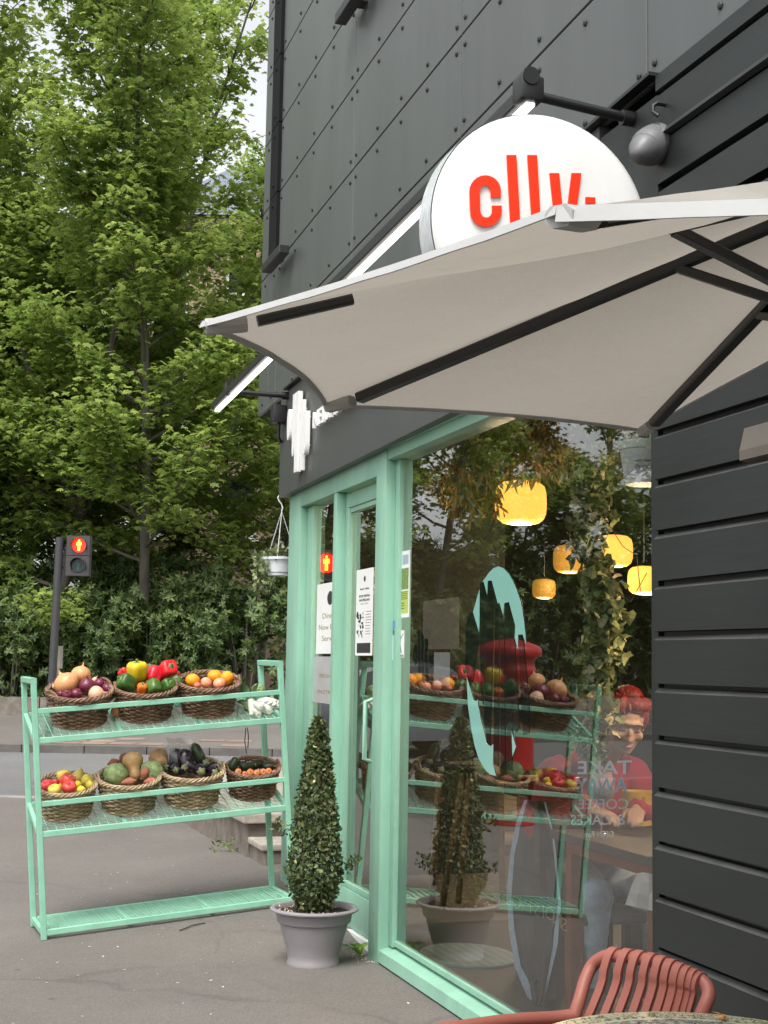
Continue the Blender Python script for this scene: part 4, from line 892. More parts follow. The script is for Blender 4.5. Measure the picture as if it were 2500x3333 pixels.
# --- round projecting sign
YS = 3.50; cx_, cz_ = -.68, 2.705; rs = .325
MT['sign_face'] = pmat('sign_acrylic', (.66,.66,.64), .3, var=.04, scale=4.5, emis=(1,.99,.95), estr=.05, dirt=.22, stretch=(2.2,1,.5))
t = thing('round_sign', 'round white projecting sign with red letters above the parasol', 'sign', (cx_, YS+.05, cz_))
def ringv(r, y, n=72): return [(cx_+r*math.cos(2*PI*k/n), y, cz_+r*math.sin(2*PI*k/n)) for k in range(n)]
mb = MB(); n = 72; prof = [(.0, YS-.034), (.15, YS-.033), (.26, YS-.028), (.300, YS-.018), (.318, YS-.004), (.323, YS+.012)]
vs = [v for r, y in prof for v in ringv(max(r, .001), y)]
mb.add(vs, [[j*n+k, j*n+(k+1) % n, (j+1)*n+(k+1) % n, (j+1)*n+k] for j in range(len(prof)-1) for k in range(n)]+[list(range(n))]); mb.build('face', MT['sign_face'], t, True)
mb = MB(); prof = [(.326, YS+.0125), (.326, YS+.105), (.30, YS+.125), (.001, YS+.13)]; vs = [v for r, y in prof for v in ringv(r, y)]
mb.add(vs, [[j*n+k, j*n+(k+1) % n, (j+1)*n+(k+1) % n, (j+1)*n+k] for j in range(len(prof)-1) for k in range(n)]); mb.build('rim', pmat('clear_rim', (.55,.58,.60), .2, var=.25, scale=30, stretch=(1,6,1)), t, True)
CS = crop(1200, 200, .78360)
def gl(P, mb):
    pts = [onY(*CS(x, y), YS-.036) for x, y in P]; mb.prism([(p[0], p[2]) for p in pts], lambda a, b, u: (a, u, b), YS-.0395, YS-.0350)
mb = MB()
def arcp(cx0, cy0, rx, ry, a0, a1, n): return [(cx0+rx*math.cos(a0+(a1-a0)*k/n), cy0+ry*math.sin(a0+(a1-a0)*k/n)) for k in range(n+1)]
so_ = [(548,562)] + arcp(483,540,65,66,0,-PI,12)[1:] + arcp(486,625,65,64,PI,0,12)[0:] + [(551,600),(511,600)]
si_ = arcp(486,618,25,28,0,PI,8) + arcp(483,545,22,30,PI,2*PI,8)
pts_o = [(547,565),(548,540)] + arcp(483,540,65,66,0,-PI,12)[1:] + arcp(486,622,65,66,PI,0,12) + [(551,600),(511,600)] + arcp(487,620,25,30,0,PI,8) + arcp(483,545,23,30,PI,2*PI,8) + [(506,565)]
gl(pts_o, mb); gl([(572,390),(612,390),(631,720),(590,722)], mb); gl([(658,390),(698,390),(716,720),(680,722)], mb)
gl([(750,465),(790,465),(806,640),(820,640),(842,465),(882,465),(850,700),(842,800),(800,800),(798,720),(775,700)], mb); gl([(900,564),(940,566),(940,590),(900,590)], mb)
mb.build('lettering', MT['redsign'], t)
mb = MB(); mb.tube([(-.36, YS+.06, 2.62), (-.065, YS+.06, 2.62)], .018, 10); mb.box((-.075, YS, 2.56), (-.0605, YS+.12, 2.68), .003); mb.build('bracket', MT['black'], t, True)

# --- camera dome, bolt
q = onX(1425, 312, -.06); t = thing('security_camera', 'grey dome security camera under the round sign arm', 'security camera', q)
MT['camgrey'] = pmat('camera_grey', (.13,.13,.135), .45)
AX = Matrix(((0,0,-1),(0,1,0),(1,0,0)))
dirv = Vector((-.62, -.35, -.42)).normalized(); rotm = dirv.to_track_quat('Z', 'Y').to_matrix().to_4x4()
mb = MB(); mb.lathe([(.066, 0), (.068, .016), (.066, .024)], 28, M4=Matrix.Translation(Vector(q)) @ Vector((-1,0,0)).to_track_quat('Z','Y').to_matrix().to_4x4()); 
o_ = Matrix.Translation(Vector(q)+Vector((-.018,0,0))) @ rotm
mb.lathe([(.063, -.015), (.063, .03), (.060, .052), (.052, .070)], 28, M4=o_); mb.build('base', MT['camgrey'], t, True)
mb = MB(); mb.lathe([(.0515, .068), (.047, .090), (.034, .108), (.020, .128), (.006, .136)], 28, M4=o_); mb.build('dome', MT['camgrey'], t, True)
q = onX(1437, 226, -.06); t = thing('wall_hook', 'small rusty bolt hook in the timber right of the sign arm', 'hook', q)
MB().tube([q+[.005,0,0], q+[-.03,0,0], q+[-.045,0,-.01], q+[-.045,0,-.03], q+[-.03,-.01,-.045]], .008, 8).build('hook', MT['black'], t, True)
# --- patio heater on the timber wall
q = onX(1628, 985, -.2); t = thing('patio_heater', 'pale grey patio heater on the black timber at the right edge', 'heater', (-.06, q[1], q[2]))
MT['heat'] = pmat('heater_case', (.11,.098,.086), .7, spec=.2)
yh = onX(1597, 975, -.28)[1]
mb = MB(); poly = [(-.28, .0), (-.265, .06), (-.10, .075), (-.10, .02), (-.25, -.03), (-.28, -.025)]
mb.prism(poly, lambda a, b, u: (a, u, q[2]+b), yh, yh-.75); mb.build('casing', MT['heat'], t)
mb = MB()
for k in range(9): mb.tube([(-.265+k*.018, yh-.02, q[2]-.034+k*.006-.006), (-.265+k*.018, yh-.73, q[2]-.034+k*.006-.006)], .0035, 6)
mb.build('grille', MT['steel'], t); mb = MB(); mb.box((-.105, yh-.4, q[2]+.02), (-.061, yh-.3, q[2]+.09)); mb.build('bracket', MT['black'], t)
# ---------------------------------------------------------------- produce rack
RW, RH, RD = 1.439, 1.418, .408
RM = Matrix.Translation((-1.551, 8.206, -.039)) @ Matrix.Rotation(R(3.782), 4, 'Z') @ Matrix.Rotation(R(.359), 4, 'X') @ Matrix.Rotation(R(-4.793), 4, 'Y')
RMi = RM.inverted()
rack = thing('produce_rack', 'teal metal produce rack with three mesh shelves on the pavement', 'rack'); rack.matrix_world = RM
SH = (.035, .569, 1.084)
def rpart(mb, name, par=None, mat='teal_metal', smooth=False): return mb.build(name, MT[mat], par or rack, smooth, world=False)
pw = .032
for a in (0, RW):
    for b in (0, RD):
        mb = MB(); mb.bar((a, b, 0), (a, b, RH-pw/2 if b == 0 else RH-pw/2), pw, pw, up=(0,1,0), bev=.003); rpart(mb, 'post')
    mb = MB(); mb.bar((a, -pw/2, RH), (a, RD+pw/2, RH), pw, pw, bev=.003); rpart(mb, 'top_bar')
TILT = (0, .122, .122); tz = lambda si, b: TILT[si]*b/RD
for si, c in enumerate(SH):
    mb = MB(); dz = TILT[si]
    mb.bar((pw/2, 0, c), (RW-pw/2, 0, c), .024, .034, bev=.003); mb.bar((pw/2, RD, c+dz), (RW-pw/2, RD, c+dz), .024, .034, bev=.003)
    for a in (0, RW): mb.bar((a, pw/2, c+.1*dz*pw), (a, RD-pw/2, c+dz), .024, .034, bev=.003)
    sh = rpart(mb, 'shelf')
    mb = MB(); z = c+.014
    for k in range(1, 3): mb.bar((RW*k/3, .012, z-.012+tz(si, .012)), (RW*k/3, RD-.012, z-.012+tz(si, RD-.012)), .022, .014)
    n = 30
    for k in range(1, n): mb.tube([(RW*k/n, -.008, z), (RW*k/n, RD+.008, z+dz)], .0030, 5)
    for k in range(1, 21): mb.tube([(.012, RD*k/21, z-.005+tz(si, RD*k/21)), (RW-.012, RD*k/21, z-.005+tz(si, RD*k/21))], .0019, 4)
    rpart(mb, 'mesh', sh)
for c in (.735, 1.248):
    mb = MB(); mb.bar((pw/2, 0, c), (RW-pw/2, 0, c), .024, .030, bev=.003); rpart(mb, 'guard_rail')
C1 = crop(0, 2050, .6028)
def rackpt(px, py, b):
    d = ray(*C1(px, py)); R3 = np.array(RM.to_3x3()); o = np.array(RM.translation); n = R3[:, 1]
    t = (o + n*b - CAM) @ n / (d @ n); return CAM + d*t, t
def ploc(P): v = RMi @ Vector([float(c) for c in P]); return np.array(v)

# ---------------------------------------------------------------- wicker baskets
def basket_mesh(mat, label):
    R1, R0, H = .178, .142, .178
    t = thing('wicker_basket', label, 'basket', (0,0,0), group='wicker baskets on the produce rack')
    mb = MB(); ns = 26; rad = lambda z: R0 + (R1-R0)*(z/H)**.8
    for k in range(ns):
        a = 2*PI*k/ns; mb.tube([(rad(z)*math.cos(a), rad(z)*math.sin(a), z) for z in np.linspace(.0, H, 5)], .0042, 5)
    nr = 14
    for j in range(nr):
        z0 = .008 + (H-.012)*j/(nr-1); m = ns*4; ph = j % 2
        pts = []
        for k in range(m):
            a = 2*PI*k/m; w = math.cos(ns/2*a + PI*ph)*.0075; r = rad(z0)+w+random.uniform(-.001,.001); pts.append((r*math.cos(a), r*math.sin(a), z0+.0022*math.sin(ns/2*a*.5+j)))
        mb.tube(pts, random.uniform(.0056,.0074), 5, closed=True)
    mb.build('weave', MT[mat], t, True, world=False)
    mb = MB()
    for ph in (0, 2*PI/3, 4*PI/3):
        pts = [((R1+.004+.009*math.cos(13*a+ph))*math.cos(a), (R1+.004+.009*math.cos(13*a+ph))*math.sin(a), H+.004+.008*math.sin(13*a+ph)) for a in np.linspace(0, 2*PI, 131)[:-1]]
        mb.tube(pts, .0062, 5, closed=True)
    mb.build('rim', MT[mat], t, True, world=False)
    mb = MB()
    for ph in (0, PI):
        pts = [((R0+.006+.005*math.cos(20*a+ph))*math.cos(a), (R0+.006+.005*math.cos(20*a+ph))*math.sin(a), .006+.004*math.sin(20*a+ph)) for a in np.linspace(0, 2*PI, 161)[:-1]]
        mb.tube(pts, .0055, 5, closed=True)
    mb.lathe([(.001, .012), (R0, .012), (R0+.02, .098), (.001, .10)], 24, cap=False); mb.build('base', MT[mat], t, True, world=False)
    mb = MB()
    for s in (-1, 1):
        mb = MB()
        for o_ in (0, .007): mb.tube([(s*(R1+.004), math.cos(u)*(.055+o_), H-.004+math.sin(u)*(.032+o_)) for u in np.linspace(0, PI, 9)], .0045, 5)
        mb.build('handle', MT[mat], t, True, world=False)
    return t
bd = basket_mesh('wicker_d', ''); blt = basket_mesh('wicker_l', '')
bask = [ # proto, pixel x,y of base centre, shelf, scale, label
 (bd, 452, 545, 2, 1.02, 'brown wicker basket of onions, leftmost on the top shelf'), (bd, 812, 518, 2, .98, 'brown wicker basket of mixed peppers on the top shelf'), (bd, 1158, 492, 2, 1.0, 'brown wicker basket of oranges and peaches on the top shelf'),
 (blt, 378, 1062, 1, .93, 'wicker basket of apples and pears at the left of the middle shelf'), (blt, 722, 1023, 1, .98, 'pale wicker basket of squash, cabbage and sweet potato'), (blt, 1068, 993, 1, 1.02, 'pale wicker basket of aubergines on the middle shelf'), (bd, 1396, 960, 1, .88, 'brown wicker basket of carrots and courgettes by the right post')]
cnt = {}
for p, px, py, si, sc, lab in bask:
    o = p if p.name not in cnt else copy_tree(p); cnt[p.name] = 1
    # base front edge sits at the surveyed pixel; centre is one radius back
    bc = .207; w, t_ = rackpt(px, py, bc-.142*sc); l = ploc(w); ta = math.atan2(TILT[si], RD)
    Ml = Matrix.Translation((l[0], bc, SH[si]+.019+tz(si, bc))) @ Matrix.Rotation(ta, 4, 'X') @ Matrix.Rotation(random.uniform(0, 6) if False else random.uniform(-.5,.5), 4, 'Z') @ Matrix.Diagonal((sc, sc*.98, sc*(1.0 if si == 2 else 1.03), 1))
    o.matrix_world = RM @ Ml; o['label'] = lab
bpy.context.view_layer.update()

# ---------------------------------------------------------------- fruit and vegetables
def vmat(name, c1, c2, rough=.3, scale=3, stretch=None, bump=.0, bs=60, spec=.5): MT[name] = pmat(name, c1, rough, col2=c2, scale=scale, stretch=stretch, bump=max(bump,.10), bscale=bs, spec=spec*.8, obrand=.18, dirt=.6)
vmat('onion_y', (.50,.23,.085), (.62,.34,.15), .38, 14, (1,1,.12)); vmat('onion_p', (.58,.36,.22), (.66,.44,.28), .4, 14, (1,1,.12)); vmat('onion_r', (.10,.012,.03), (.20,.03,.065), .25, 14, (1,1,.12))
vmat('pep_y', (.72,.46,.012), (.78,.55,.03), .27); vmat('pep_r', (.60,.016,.012), (.60,.03,.02), .27); vmat('pep_g', (.030,.085,.010), (.07,.15,.025), .28); vmat('pep_o', (.78,.11,.012), (.8,.16,.02), .2); vmat('vstem', (.10,.16,.035), (.16,.22,.06), .5)
vmat('orange', (.84,.30,.008), (.86,.36,.015), .35, 5, bump=.25, bs=220); vmat('peach', (.70,.16,.10), (.80,.42,.22), .5, 2.5); vmat('tomato', (.66,.12,.07), (.72,.20,.12), .25)
vmat('apple_r', (.55,.03,.035), (.68,.12,.07), .22, 6); vmat('apple_y', (.62,.55,.07), (.68,.50,.10), .25, 5); vmat('pear', (.66,.48,.12), (.58,.52,.14), .4, 6); vmat('lemon', (.76,.56,.04), (.8,.62,.06), .35, 8)
vmat('squash', (.50,.29,.12), (.58,.37,.18), .35, 5); vmat('cabbage', (.15,.25,.06), (.44,.52,.27), .5, 3.2, bump=.4, bs=22); vmat('sweetp', (.34,.105,.065), (.44,.17,.11), .55, 10, bump=.4, bs=30)
vmat('aub', (.010,.004,.012), (.022,.008,.022), .14, spec=.8); vmat('calyx', (.10,.13,.05), (.24,.26,.12), .5); vmat('courg', (.010,.024,.009), (.025,.045,.016), .28, 20, (1,1,.1)); vmat('carrot', (.72,.20,.07), (.76,.27,.11), .4, 12)
vmat('leekw', (.70,.72,.58), (.76,.76,.66), .4, 9, (1,1,.1)); vmat('leekg', (.10,.19,.08), (.22,.32,.15), .45, 9, (1,1,.1)); vmat('cork', (.33,.24,.12), (.42,.32,.2), .8)
MT['polybag'] = None
def bagmat(nm, col, al):
    T = NT(nm); b = T.n('BsdfPrincipled'); b.inputs['Base Color'].default_value = c4(col); b.inputs['Roughness'].default_value = .12; b.inputs['Specular IOR Level'].default_value = .9
    tr = T.n('BsdfTransparent'); mx = T.n('MixShader'); mx.inputs[0].default_value = al; T.l(tr, mx, 0, 1); T.l(b, mx, 0, 2); T.l(mx, T.out); return T.m
MT['polybag'] = bagmat('clear_polythene', (.7,.72,.76), .32)
MESHV = {}
def vshape(kind):
    """unit shapes: list of (part, mesh)"""
    if kind in MESHV: return MESHV[kind]
    out = []; mb = MB(); th = np.linspace(0, PI, 13)
    def mk(mb, nm, mat):
        o = mb.build(nm, MT[mat], None, True, ang=60); me = o.data; bpy.data.objects.remove(o); out.append((nm, me))
    base, col = kind.split(':')
    if base == 'onion':
        mb.lathe([(max(.004, math.sin(t)*1.0), -math.cos(t)*.88) for t in th[:-1]] + [(.13, .93), (.07, 1.08), (.05, 1.22), (.09, 1.3)], 22); mk(mb, 'onion', col)
    elif base == 'pepper':
        mod = lambda t, z: 1 + .10*math.cos(4*t)*(1-.4*z) + .03*math.cos(3*t+1)
        mb.lathe([(.02,-.78),(.25,-.92),(.5,-.95),(.74,-.80),(.86,-.45),(.95,.0),(1.0,.4),(.96,.7),(.78,.93),(.5,.98),(.25,.88),(.1,.80)], 36, mod); mk(mb, 'pepper', col)
        mb = MB(); mb.tube([(0,0,.78),(.02,0,1.0),(.10,.04,1.28)], [.2,.10,.13], 8); mb.lathe([(.05,.83),(.36,.92),(.30,.97),(.05,.99)], 10, lambda t, z: 1+.2*math.cos(5*t)); mk(mb, 'stem', 'vstem')
    elif base == 'round':
        mb.lathe([(max(.003, math.sin(t)), -math.cos(t)*.93+(.06*math.exp(-(t/.25)**2))) for t in th], 22); mk(mb, 'fruit', col)
        if col in ('orange',): mb = MB(); mb.lathe([(.01,.90),(.07,.92),(.05,.95),(.01,.955)], 8); mk(mb, 'stem_scar', 'vstem')
    elif base == 'apple':
        mb.lathe([(.05,-.72),(.2,-.86),(.42,-.88),(.7,-.70),(.92,-.25),(1,.15),(.95,.5),(.76,.80),(.48,.90),(.25,.82),(.1,.68),(.02,.62)], 24, lambda t, z: 1+.03*math.cos(5*t)); mk(mb, 'apple', col)
        mb = MB(); mb.tube([(0,0,.62),(.03,0,.9),(.12,0,1.12)], [.04,.035,.05], 6); mk(mb, 'stem', 'cork')
    elif base == 'pear':
        mb.lathe([(.04,-.9),(.4,-.98),(.8,-.75),(1,-.3),(.95,.1),(.72,.55),(.5,.95),(.38,1.2),(.2,1.32),(.03,1.34)], 22); mk(mb, 'pear', col); mb = MB(); mb.tube([(0,0,1.3),(.08,0,1.6)], [.05,.04], 6); mk(mb, 'stem', 'cork')
    elif base == 'lemon':
        mb.lathe([(.03,-1.25),(.14,-1.15),(.3,-1.0),(.75,-.65),(1,0),(.75,.65),(.3,1.0),(.14,1.15),(.03,1.25)], 20); mk(mb, 'fruit', col)
    elif base == 'squash':
        mb.lathe([(.05,-.95),(.5,-.92),(.85,-.6),(1,-.1),(.92,.4),(.72,.8),(.58,1.15),(.55,1.6),(.56,2.0),(.46,2.28),(.2,2.38),(.02,2.38)], 26); mk(mb, 'squash', col); mb = MB(); mb.lathe([(.16,2.34),(.13,2.48),(.16,2.58),(.02,2.6)], 8); mk(mb, 'stem', 'cork')
    elif base == 'cabbage':
        mb.lathe([(max(.003, math.sin(t)), -math.cos(t)*.95) for t in np.linspace(0, PI, 15)], 30, lambda t, z: 1+.05*math.cos(7*t+4*z)+.035*math.sin(11*t-7*z)); mk(mb, 'head', col)
        mb = MB()
        for k in range(6):
            a = k*1.05; n = 7; vs = []
            for i in range(n):
                u = -.9+1.7*i/(n-1)
                for j in range(n):
                    v = -.6+1.2*j/(n-1); r = 1.05+.10*abs(v)+.05*math.sin(9*v+5*u+k); ph = u*.85-.25; tt = a+v*(.95)
                    vs.append((r*math.cos(ph)*math.cos(tt), r*math.cos(ph)*math.sin(tt), r*math.sin(ph)))
            mb.add(vs, [[i*n+j, i*n+j+1, (i+1)*n+j+1, (i+1)*n+j] for i in range(n-1) for j in range(n-1)])
        mk(mb, 'outer_leaves', col)
    elif base == 'sweet':
        mb.lathe([(.02,-1.95),(.16,-1.75),(.5,-1.3),(.85,-.6),(1,.1),(.9,.8),(.6,1.4),(.25,1.8),(.08,2.1),(.01,2.2)], 20, lambda t, z: 1+.09*math.sin(2*t+2.2*z)+.05*math.cos(3*t-3*z)); mk(mb, 'sweet_potato', col)
    elif base == 'aub':
        mb.lathe([(.03,-1.75),(.45,-1.68),(.85,-1.3),(1,-.7),(.92,0),(.72,.7),(.55,1.2),(.42,1.45),(.05,1.5)], 24); mk(mb, 'aubergine', col)
        mb = MB(); mb.lathe([(.62,1.02),(.56,1.3),(.34,1.52),(.16,1.6),(.15,1.95),(.20,2.02),(.02,2.04)], 20, lambda t, z: 1+(.22*math.cos(5*t) if z < 1.1 else 0)); mk(mb, 'calyx', 'calyx')
    elif base == 'courg':
        mb.lathe([(.03,-3.0),(.5,-2.95),(.85,-2.6),(1,-1.8),(.97,0),(.9,1.8),(.72,2.6),(.5,2.8),(.05,2.8)], 18, lambda t, z: 1+.03*math.cos(8*t)); mk(mb, 'courgette', col); mb = MB(); mb.lathe([(.5,2.78),(.42,3.0),(.45,3.3),(.02,3.32)], 6); mk(mb, 'stem', 'vstem')
    elif base == 'carrot':
        mb.lathe([(.02,-6.5),(.14,-6.0),(.5,-3.5),(.8,-1.6),(1,0),(.98,.55),(.78,.9),(.4,1.0),(.2,.93),(.02,.9)], 16, lambda t, z: 1+.02*math.sin(6*z)); mk(mb, 'carrot', col); mb = MB(); mb.tube([(0,0,.9),(.05,0,1.3)], [.22,.16], 6); mk(mb, 'stem', 'vstem')
    elif base == 'leek':
        mb.lathe([(.02,-1.2),(.5,-1.15),(1.1,-.9),(1.15,-.5),(.95,.2),(.92,5.0)], 16); mk(mb, 'shaft', col)
        mb = MB()
        for k in range(5):
            a = k*1.26; c, s = math.cos(a), math.sin(a); P = [(c*.85, s*.85, 4.9), (c*1.2, s*1.2, 6.5), (c*2.2, s*2.2, 8.2), (c*3.6, s*3.6, 9.2)]
            vs = []
            for i, p in enumerate(P):
                w = (.75,.9,.9,.12)[i]; vs += [(p[0]-s*w, p[1]+c*w, p[2]), (p[0]+c*.12, p[1]+s*.12, p[2]-.1), (p[0]+s*w, p[1]-c*w, p[2])]
            mb.add(vs, [[i*3+j, i*3+j+1, i*3+j+4, i*3+j+3] for i in range(3) for j in range(2)])
        mk(mb, 'leaves', 'leekg')
        mb = MB()
        for k in range(14): a = k*2.4; mb.tube([(math.cos(a)*.3, math.sin(a)*.3, -1.12), (math.cos(a)*.7, math.sin(a)*.7, -1.5-.2*random.random())], .06, 4)
        mk(mb, 'roots', 'leekw')
    MESHV[kind] = out; return out
NOUN = {'onion':'onion','pepper':'pepper','round':'fruit','apple':'apple','pear':'pear','lemon':'lemon','squash':'butternut_squash','cabbage':'cabbage','sweet':'sweet_potato','aub':'aubergine','courg':'courgette','carrot':'carrot','leek':'leek'}
def veg(kind, px, py, rp, b, axis, label, name=None, cat=None, sq=(1,1,1)):
    w, D = rackpt(px, py, b+.02); r = rp*.6028/FPX*D; base = kind.split(':')[0]
    nm = name or NOUN[base]
    ax = Vector(axis).normalized(); q = ax.to_track_quat('Z', 'Y'); q = q @ Euler((0, 0, random.uniform(0, 6))).to_quaternion()
    parts = vshape(kind); root = None
    for pn, me in parts:
        if root is None:
            root = bpy.data.objects.new(nm, me); COL.objects.link(root); root.location = Vector(w); root.rotation_mode = 'QUATERNION'; root.rotation_quaternion = q; root.scale = (r*sq[0]*random.uniform(.94,1.06), r*sq[1]*random.uniform(.92,1.05), r*sq[2]*random.uniform(.94,1.06)); tag(root, label, cat or nm.replace('_', ' '))
        else:
            o = bpy.data.objects.new(pn, me); COL.objects.link(o); o.parent = root
    return root
up = (0,0,1)
V = veg
# onions
V('onion:onion_y', 358, 292, 66, .17, (-.55,.1,.9), 'largest golden onion, at the left of the onion basket'); V('onion:onion_y', 437, 245, 56, .27, (.2,.3,1), 'pale golden onion on top at the back of the onion basket')
V('onion:onion_p', 520, 348, 47, .10, (.9,-.3,.2), 'pale brown onion lying at the front right of the onion basket'); V('onion:onion_r', 470, 300, 44, .13, (-.1,-.5,1), 'dark red onion in the middle of the heap, glossy')
V('onion:onion_r', 414, 346, 34, .08, (.5,-.4,1), 'red onion at the front rim, just below the glossy dark red one'); V('onion:onion_r', 362, 352, 29, .07, (-.2,-.8,.6), 'small purple onion at the front left rim of the onion basket'); V('onion:onion_r', 535, 290, 31, .22, (.4,.2,1), 'red onion at the back right of the onion heap')
V('onion:onion_r', 577, 316, 31, .18, (1,.1,.4), 'red onion against the right rim of the onion basket'); V('onion:onion_r', 326, 348, 22, .12, (-1,0,.4), 'small dark onion peeping at the left rim under the largest golden onion'); V('onion:onion_p', 505, 278, 20, .25, (.6,0,.9), 'small pale shallot between the red onions at the back', 'shallot', 'shallot', (.8,.8,1.5))
V('onion:onion_p', 298, 306, 19, .22, (-.6,0,.6), 'small tan shallot at the far left rim behind the golden onion', 'shallot', 'shallot')
V('onion:onion_y', 636, 441, 40, .20, (0,-.3,-1), 'golden onion standing on the shelf between the onion and pepper baskets'); V('onion:onion_p', 640, 380, 27, .24, (.1,.2,1), 'pale onion resting on another between two baskets')
# peppers
V('pepper:pep_y', 740, 225, 52, .20, (-.1,-.2,1), 'yellow pepper on top of the pepper basket'); V('pepper:pep_r', 905, 216, 50, .21, (.3,-.9,.5), 'bright red pepper at the upper right of the pepper heap'); V('pepper:pep_r', 828, 246, 46, .22, (.4,.5,.9), 'red pepper in the middle between the yellow and the bright red one'); V('pepper:pep_r', 672, 236, 30, .26, (-.7,.2,.7), 'red pepper at the back left behind the green one')
V('pepper:pep_g', 686, 288, 50, .11, (-.9,-.3,.5), 'green pepper lying at the left rim of the pepper basket'); V('pepper:pep_o', 765, 319, 29, .08, (.1,-.4,.9), 'small orange pepper at the front rim between green ones'); V('pepper:pep_g', 829, 306, 44, .09, (.1,-.5,-.9), 'green pepper at the front middle of the pepper basket')
V('pepper:pep_g', 903, 302, 37, .10, (.5,-.7,.6), 'green pepper at the front right of the pepper basket'); V('pepper:pep_g', 950, 282, 34, .15, (.8,0,.7), 'green pepper at the right rim, stalk pointing up'); V('pepper:pep_r', 950, 246, 24, .26, (.8,.2,.6), 'small red pepper at the far right back of the pepper heap'); V('pepper:pep_g', 808, 208, 22, .28, (0,.3,1), 'dull green pepper at the very back behind the yellow one')
# oranges
V('round:orange', 1040, 273, 41, .14, up, 'orange at the left of the orange basket', 'orange', 'orange'); V('round:orange', 1160, 252, 39, .24, (.2,0,1), 'orange at the top middle of the orange basket', 'orange', 'orange'); V('round:orange', 1226, 259, 38, .20, (.4,-.5,1), 'orange at the top right, beside the top middle orange', 'orange', 'orange'); V('round:orange', 1276, 283, 26, .20, (.4,-.5,1), 'orange half hidden at the right rim of its basket', 'orange', 'orange')
V('round:peach', 1113, 286, 31, .12, (.3,-.5,1), 'pinkish peach between the left and top oranges', 'peach', 'peach'); V('round:peach', 1185, 290, 33, .11, (-.3,-.5,1), 'blushed peach below the two top oranges', 'peach', 'peach'); V('round:tomato', 1066, 300, 21, .07, up, 'small pink tomato at the front rim of the orange basket', 'tomato', 'tomato')
# leeks and bag
V('leek:leekw', 1365, 452, 20, .10, (-.1,.5,1), 'leek standing nearest the orange basket with a white root end', sq=(1,1,.8)); V('leek:leekw', 1412, 425, 19, .05, (-.35,.8,.30), 'leek lying in the middle of the white bunch', sq=(1,1,.8)); V('leek:leekw', 1452, 438, 18, .05, (.15,.9,.22), 'leek lying at the right of the white bunch by the post', sq=(1,1,.8)); V('leek:leekw', 1392, 455, 17, .04, (-.2,.9,.28), 'lowest leek of the white bunch, at the shelf edge', sq=(1,1,.8))
w, D = rackpt(1440, 412, .2)
mb = MB(); mb.lathe([(max(.004, math.sin(t)), -math.cos(t)) for t in np.linspace(0, PI, 22)], 36, lambda t, z: 1+.10*math.sin(5*t+6*z)+.07*math.sin(13*t-9*z)+.04*math.sin(23*t+17*z))
o = mb.build('carrier_bag', pmat('white_polythene', (.55,.56,.50), .35, var=.12, scale=9, bump=.15, bscale=40)); o.location = Vector(w); o.scale = (.085, .085, .055); tag(o, 'crumpled white bag under the leeks at the right end of the top shelf', 'bag')
V('cabbage:cabbage', 1396, 322, 34, .30, up, 'dark green cabbage behind the leeks on the top shelf')
bpy.data.objects[-1] if False else None
# apples and pears
V('apple:apple_r', 256, 846, 36, .10, (-.4,-.6,1), 'red apple at the far left rim of the apple basket'); V('apple:apple_r', 300, 826, 22, .17, (0,.3,1), 'small red apple behind the far left one'); V('apple:apple_y', 345, 790, 38, .22, (-.2,0,1), 'yellow green apple on top at the back of the apple basket'); V('apple:apple_r', 362, 820, 43, .13, (.5,-.4,1), 'large red apple in the centre on the heap')
V('pear:pear', 420, 792, 33, .24, (.5,.3,1), 'yellow pear at the back right of the apple basket'); V('apple:apple_r', 373, 853, 38, .07, (.1,-.8,.8), 'crimson apple at the front rim, below the large red one'); V('apple:apple_y', 470, 816, 36, .18, (.6,-.3,.8), 'blushed yellow apple at the right of the heap'); V('lemon:lemon', 415, 835, 24, .12, (1,0,.3), 'lemon right of the large red apple'); V('apple:apple_y', 486, 838, 27, .13, (.7,-.4,.8), 'small yellow apple against the right rim of the apple basket'); V('lemon:lemon', 437, 861, 20, .06, (1,-.2,.2), 'lemon at the front rim right of the crimson apple'); V('apple:apple_y', 294, 868, 35, .06, (-.3,-.5,1), 'green apple at the front left rim of the apple basket'); V('lemon:lemon', 319, 852, 20, .11, (.3,.2,1), 'lemon wedged left of the crimson apple')
# squash and cabbage
V('squash:squash', 717, 706, 58, .19, (.10,-.42,-.88), 'large butternut squash with its neck pointing down at the front', sq=(1,1,.75)); V('squash:squash', 856, 690, 57, .27, (.15,-.96,-.28), 'butternut squash seen stalk end on at the right of its basket', sq=(1,1,.55)); V('cabbage:cabbage', 624, 776, 60, .13, (-.3,-.3,1), 'pale green cabbage at the left rim of the squash basket'); V('cabbage:cabbage', 822, 764, 58, .15, (.3,-.2,1), 'pale green cabbage at the right rim of the squash basket')
V('sweet:sweetp', 693, 820, 21, .06, (1,-.1,.16), 'sweet potato lying at the front rim under the squash neck'); V('sweet:sweetp', 780, 776, 22, .09, (.35,-.2,.9), 'sweet potato standing tilted between squash and cabbage', sq=(1,1,.9)); V('sweet:sweetp', 815, 817, 21, .06, (1,.1,.08), 'sweet potato lying at the front right rim'); V('sweet:sweetp', 612, 718, 22, .24, (1,.2,.25), 'sweet potato at the back above the left cabbage', sq=(1,1,.8)); V('sweet:sweetp', 662, 694, 20, .28, (.4,.2,1), 'sweet potato upright at the back left of the large squash', sq=(1,1,.8))
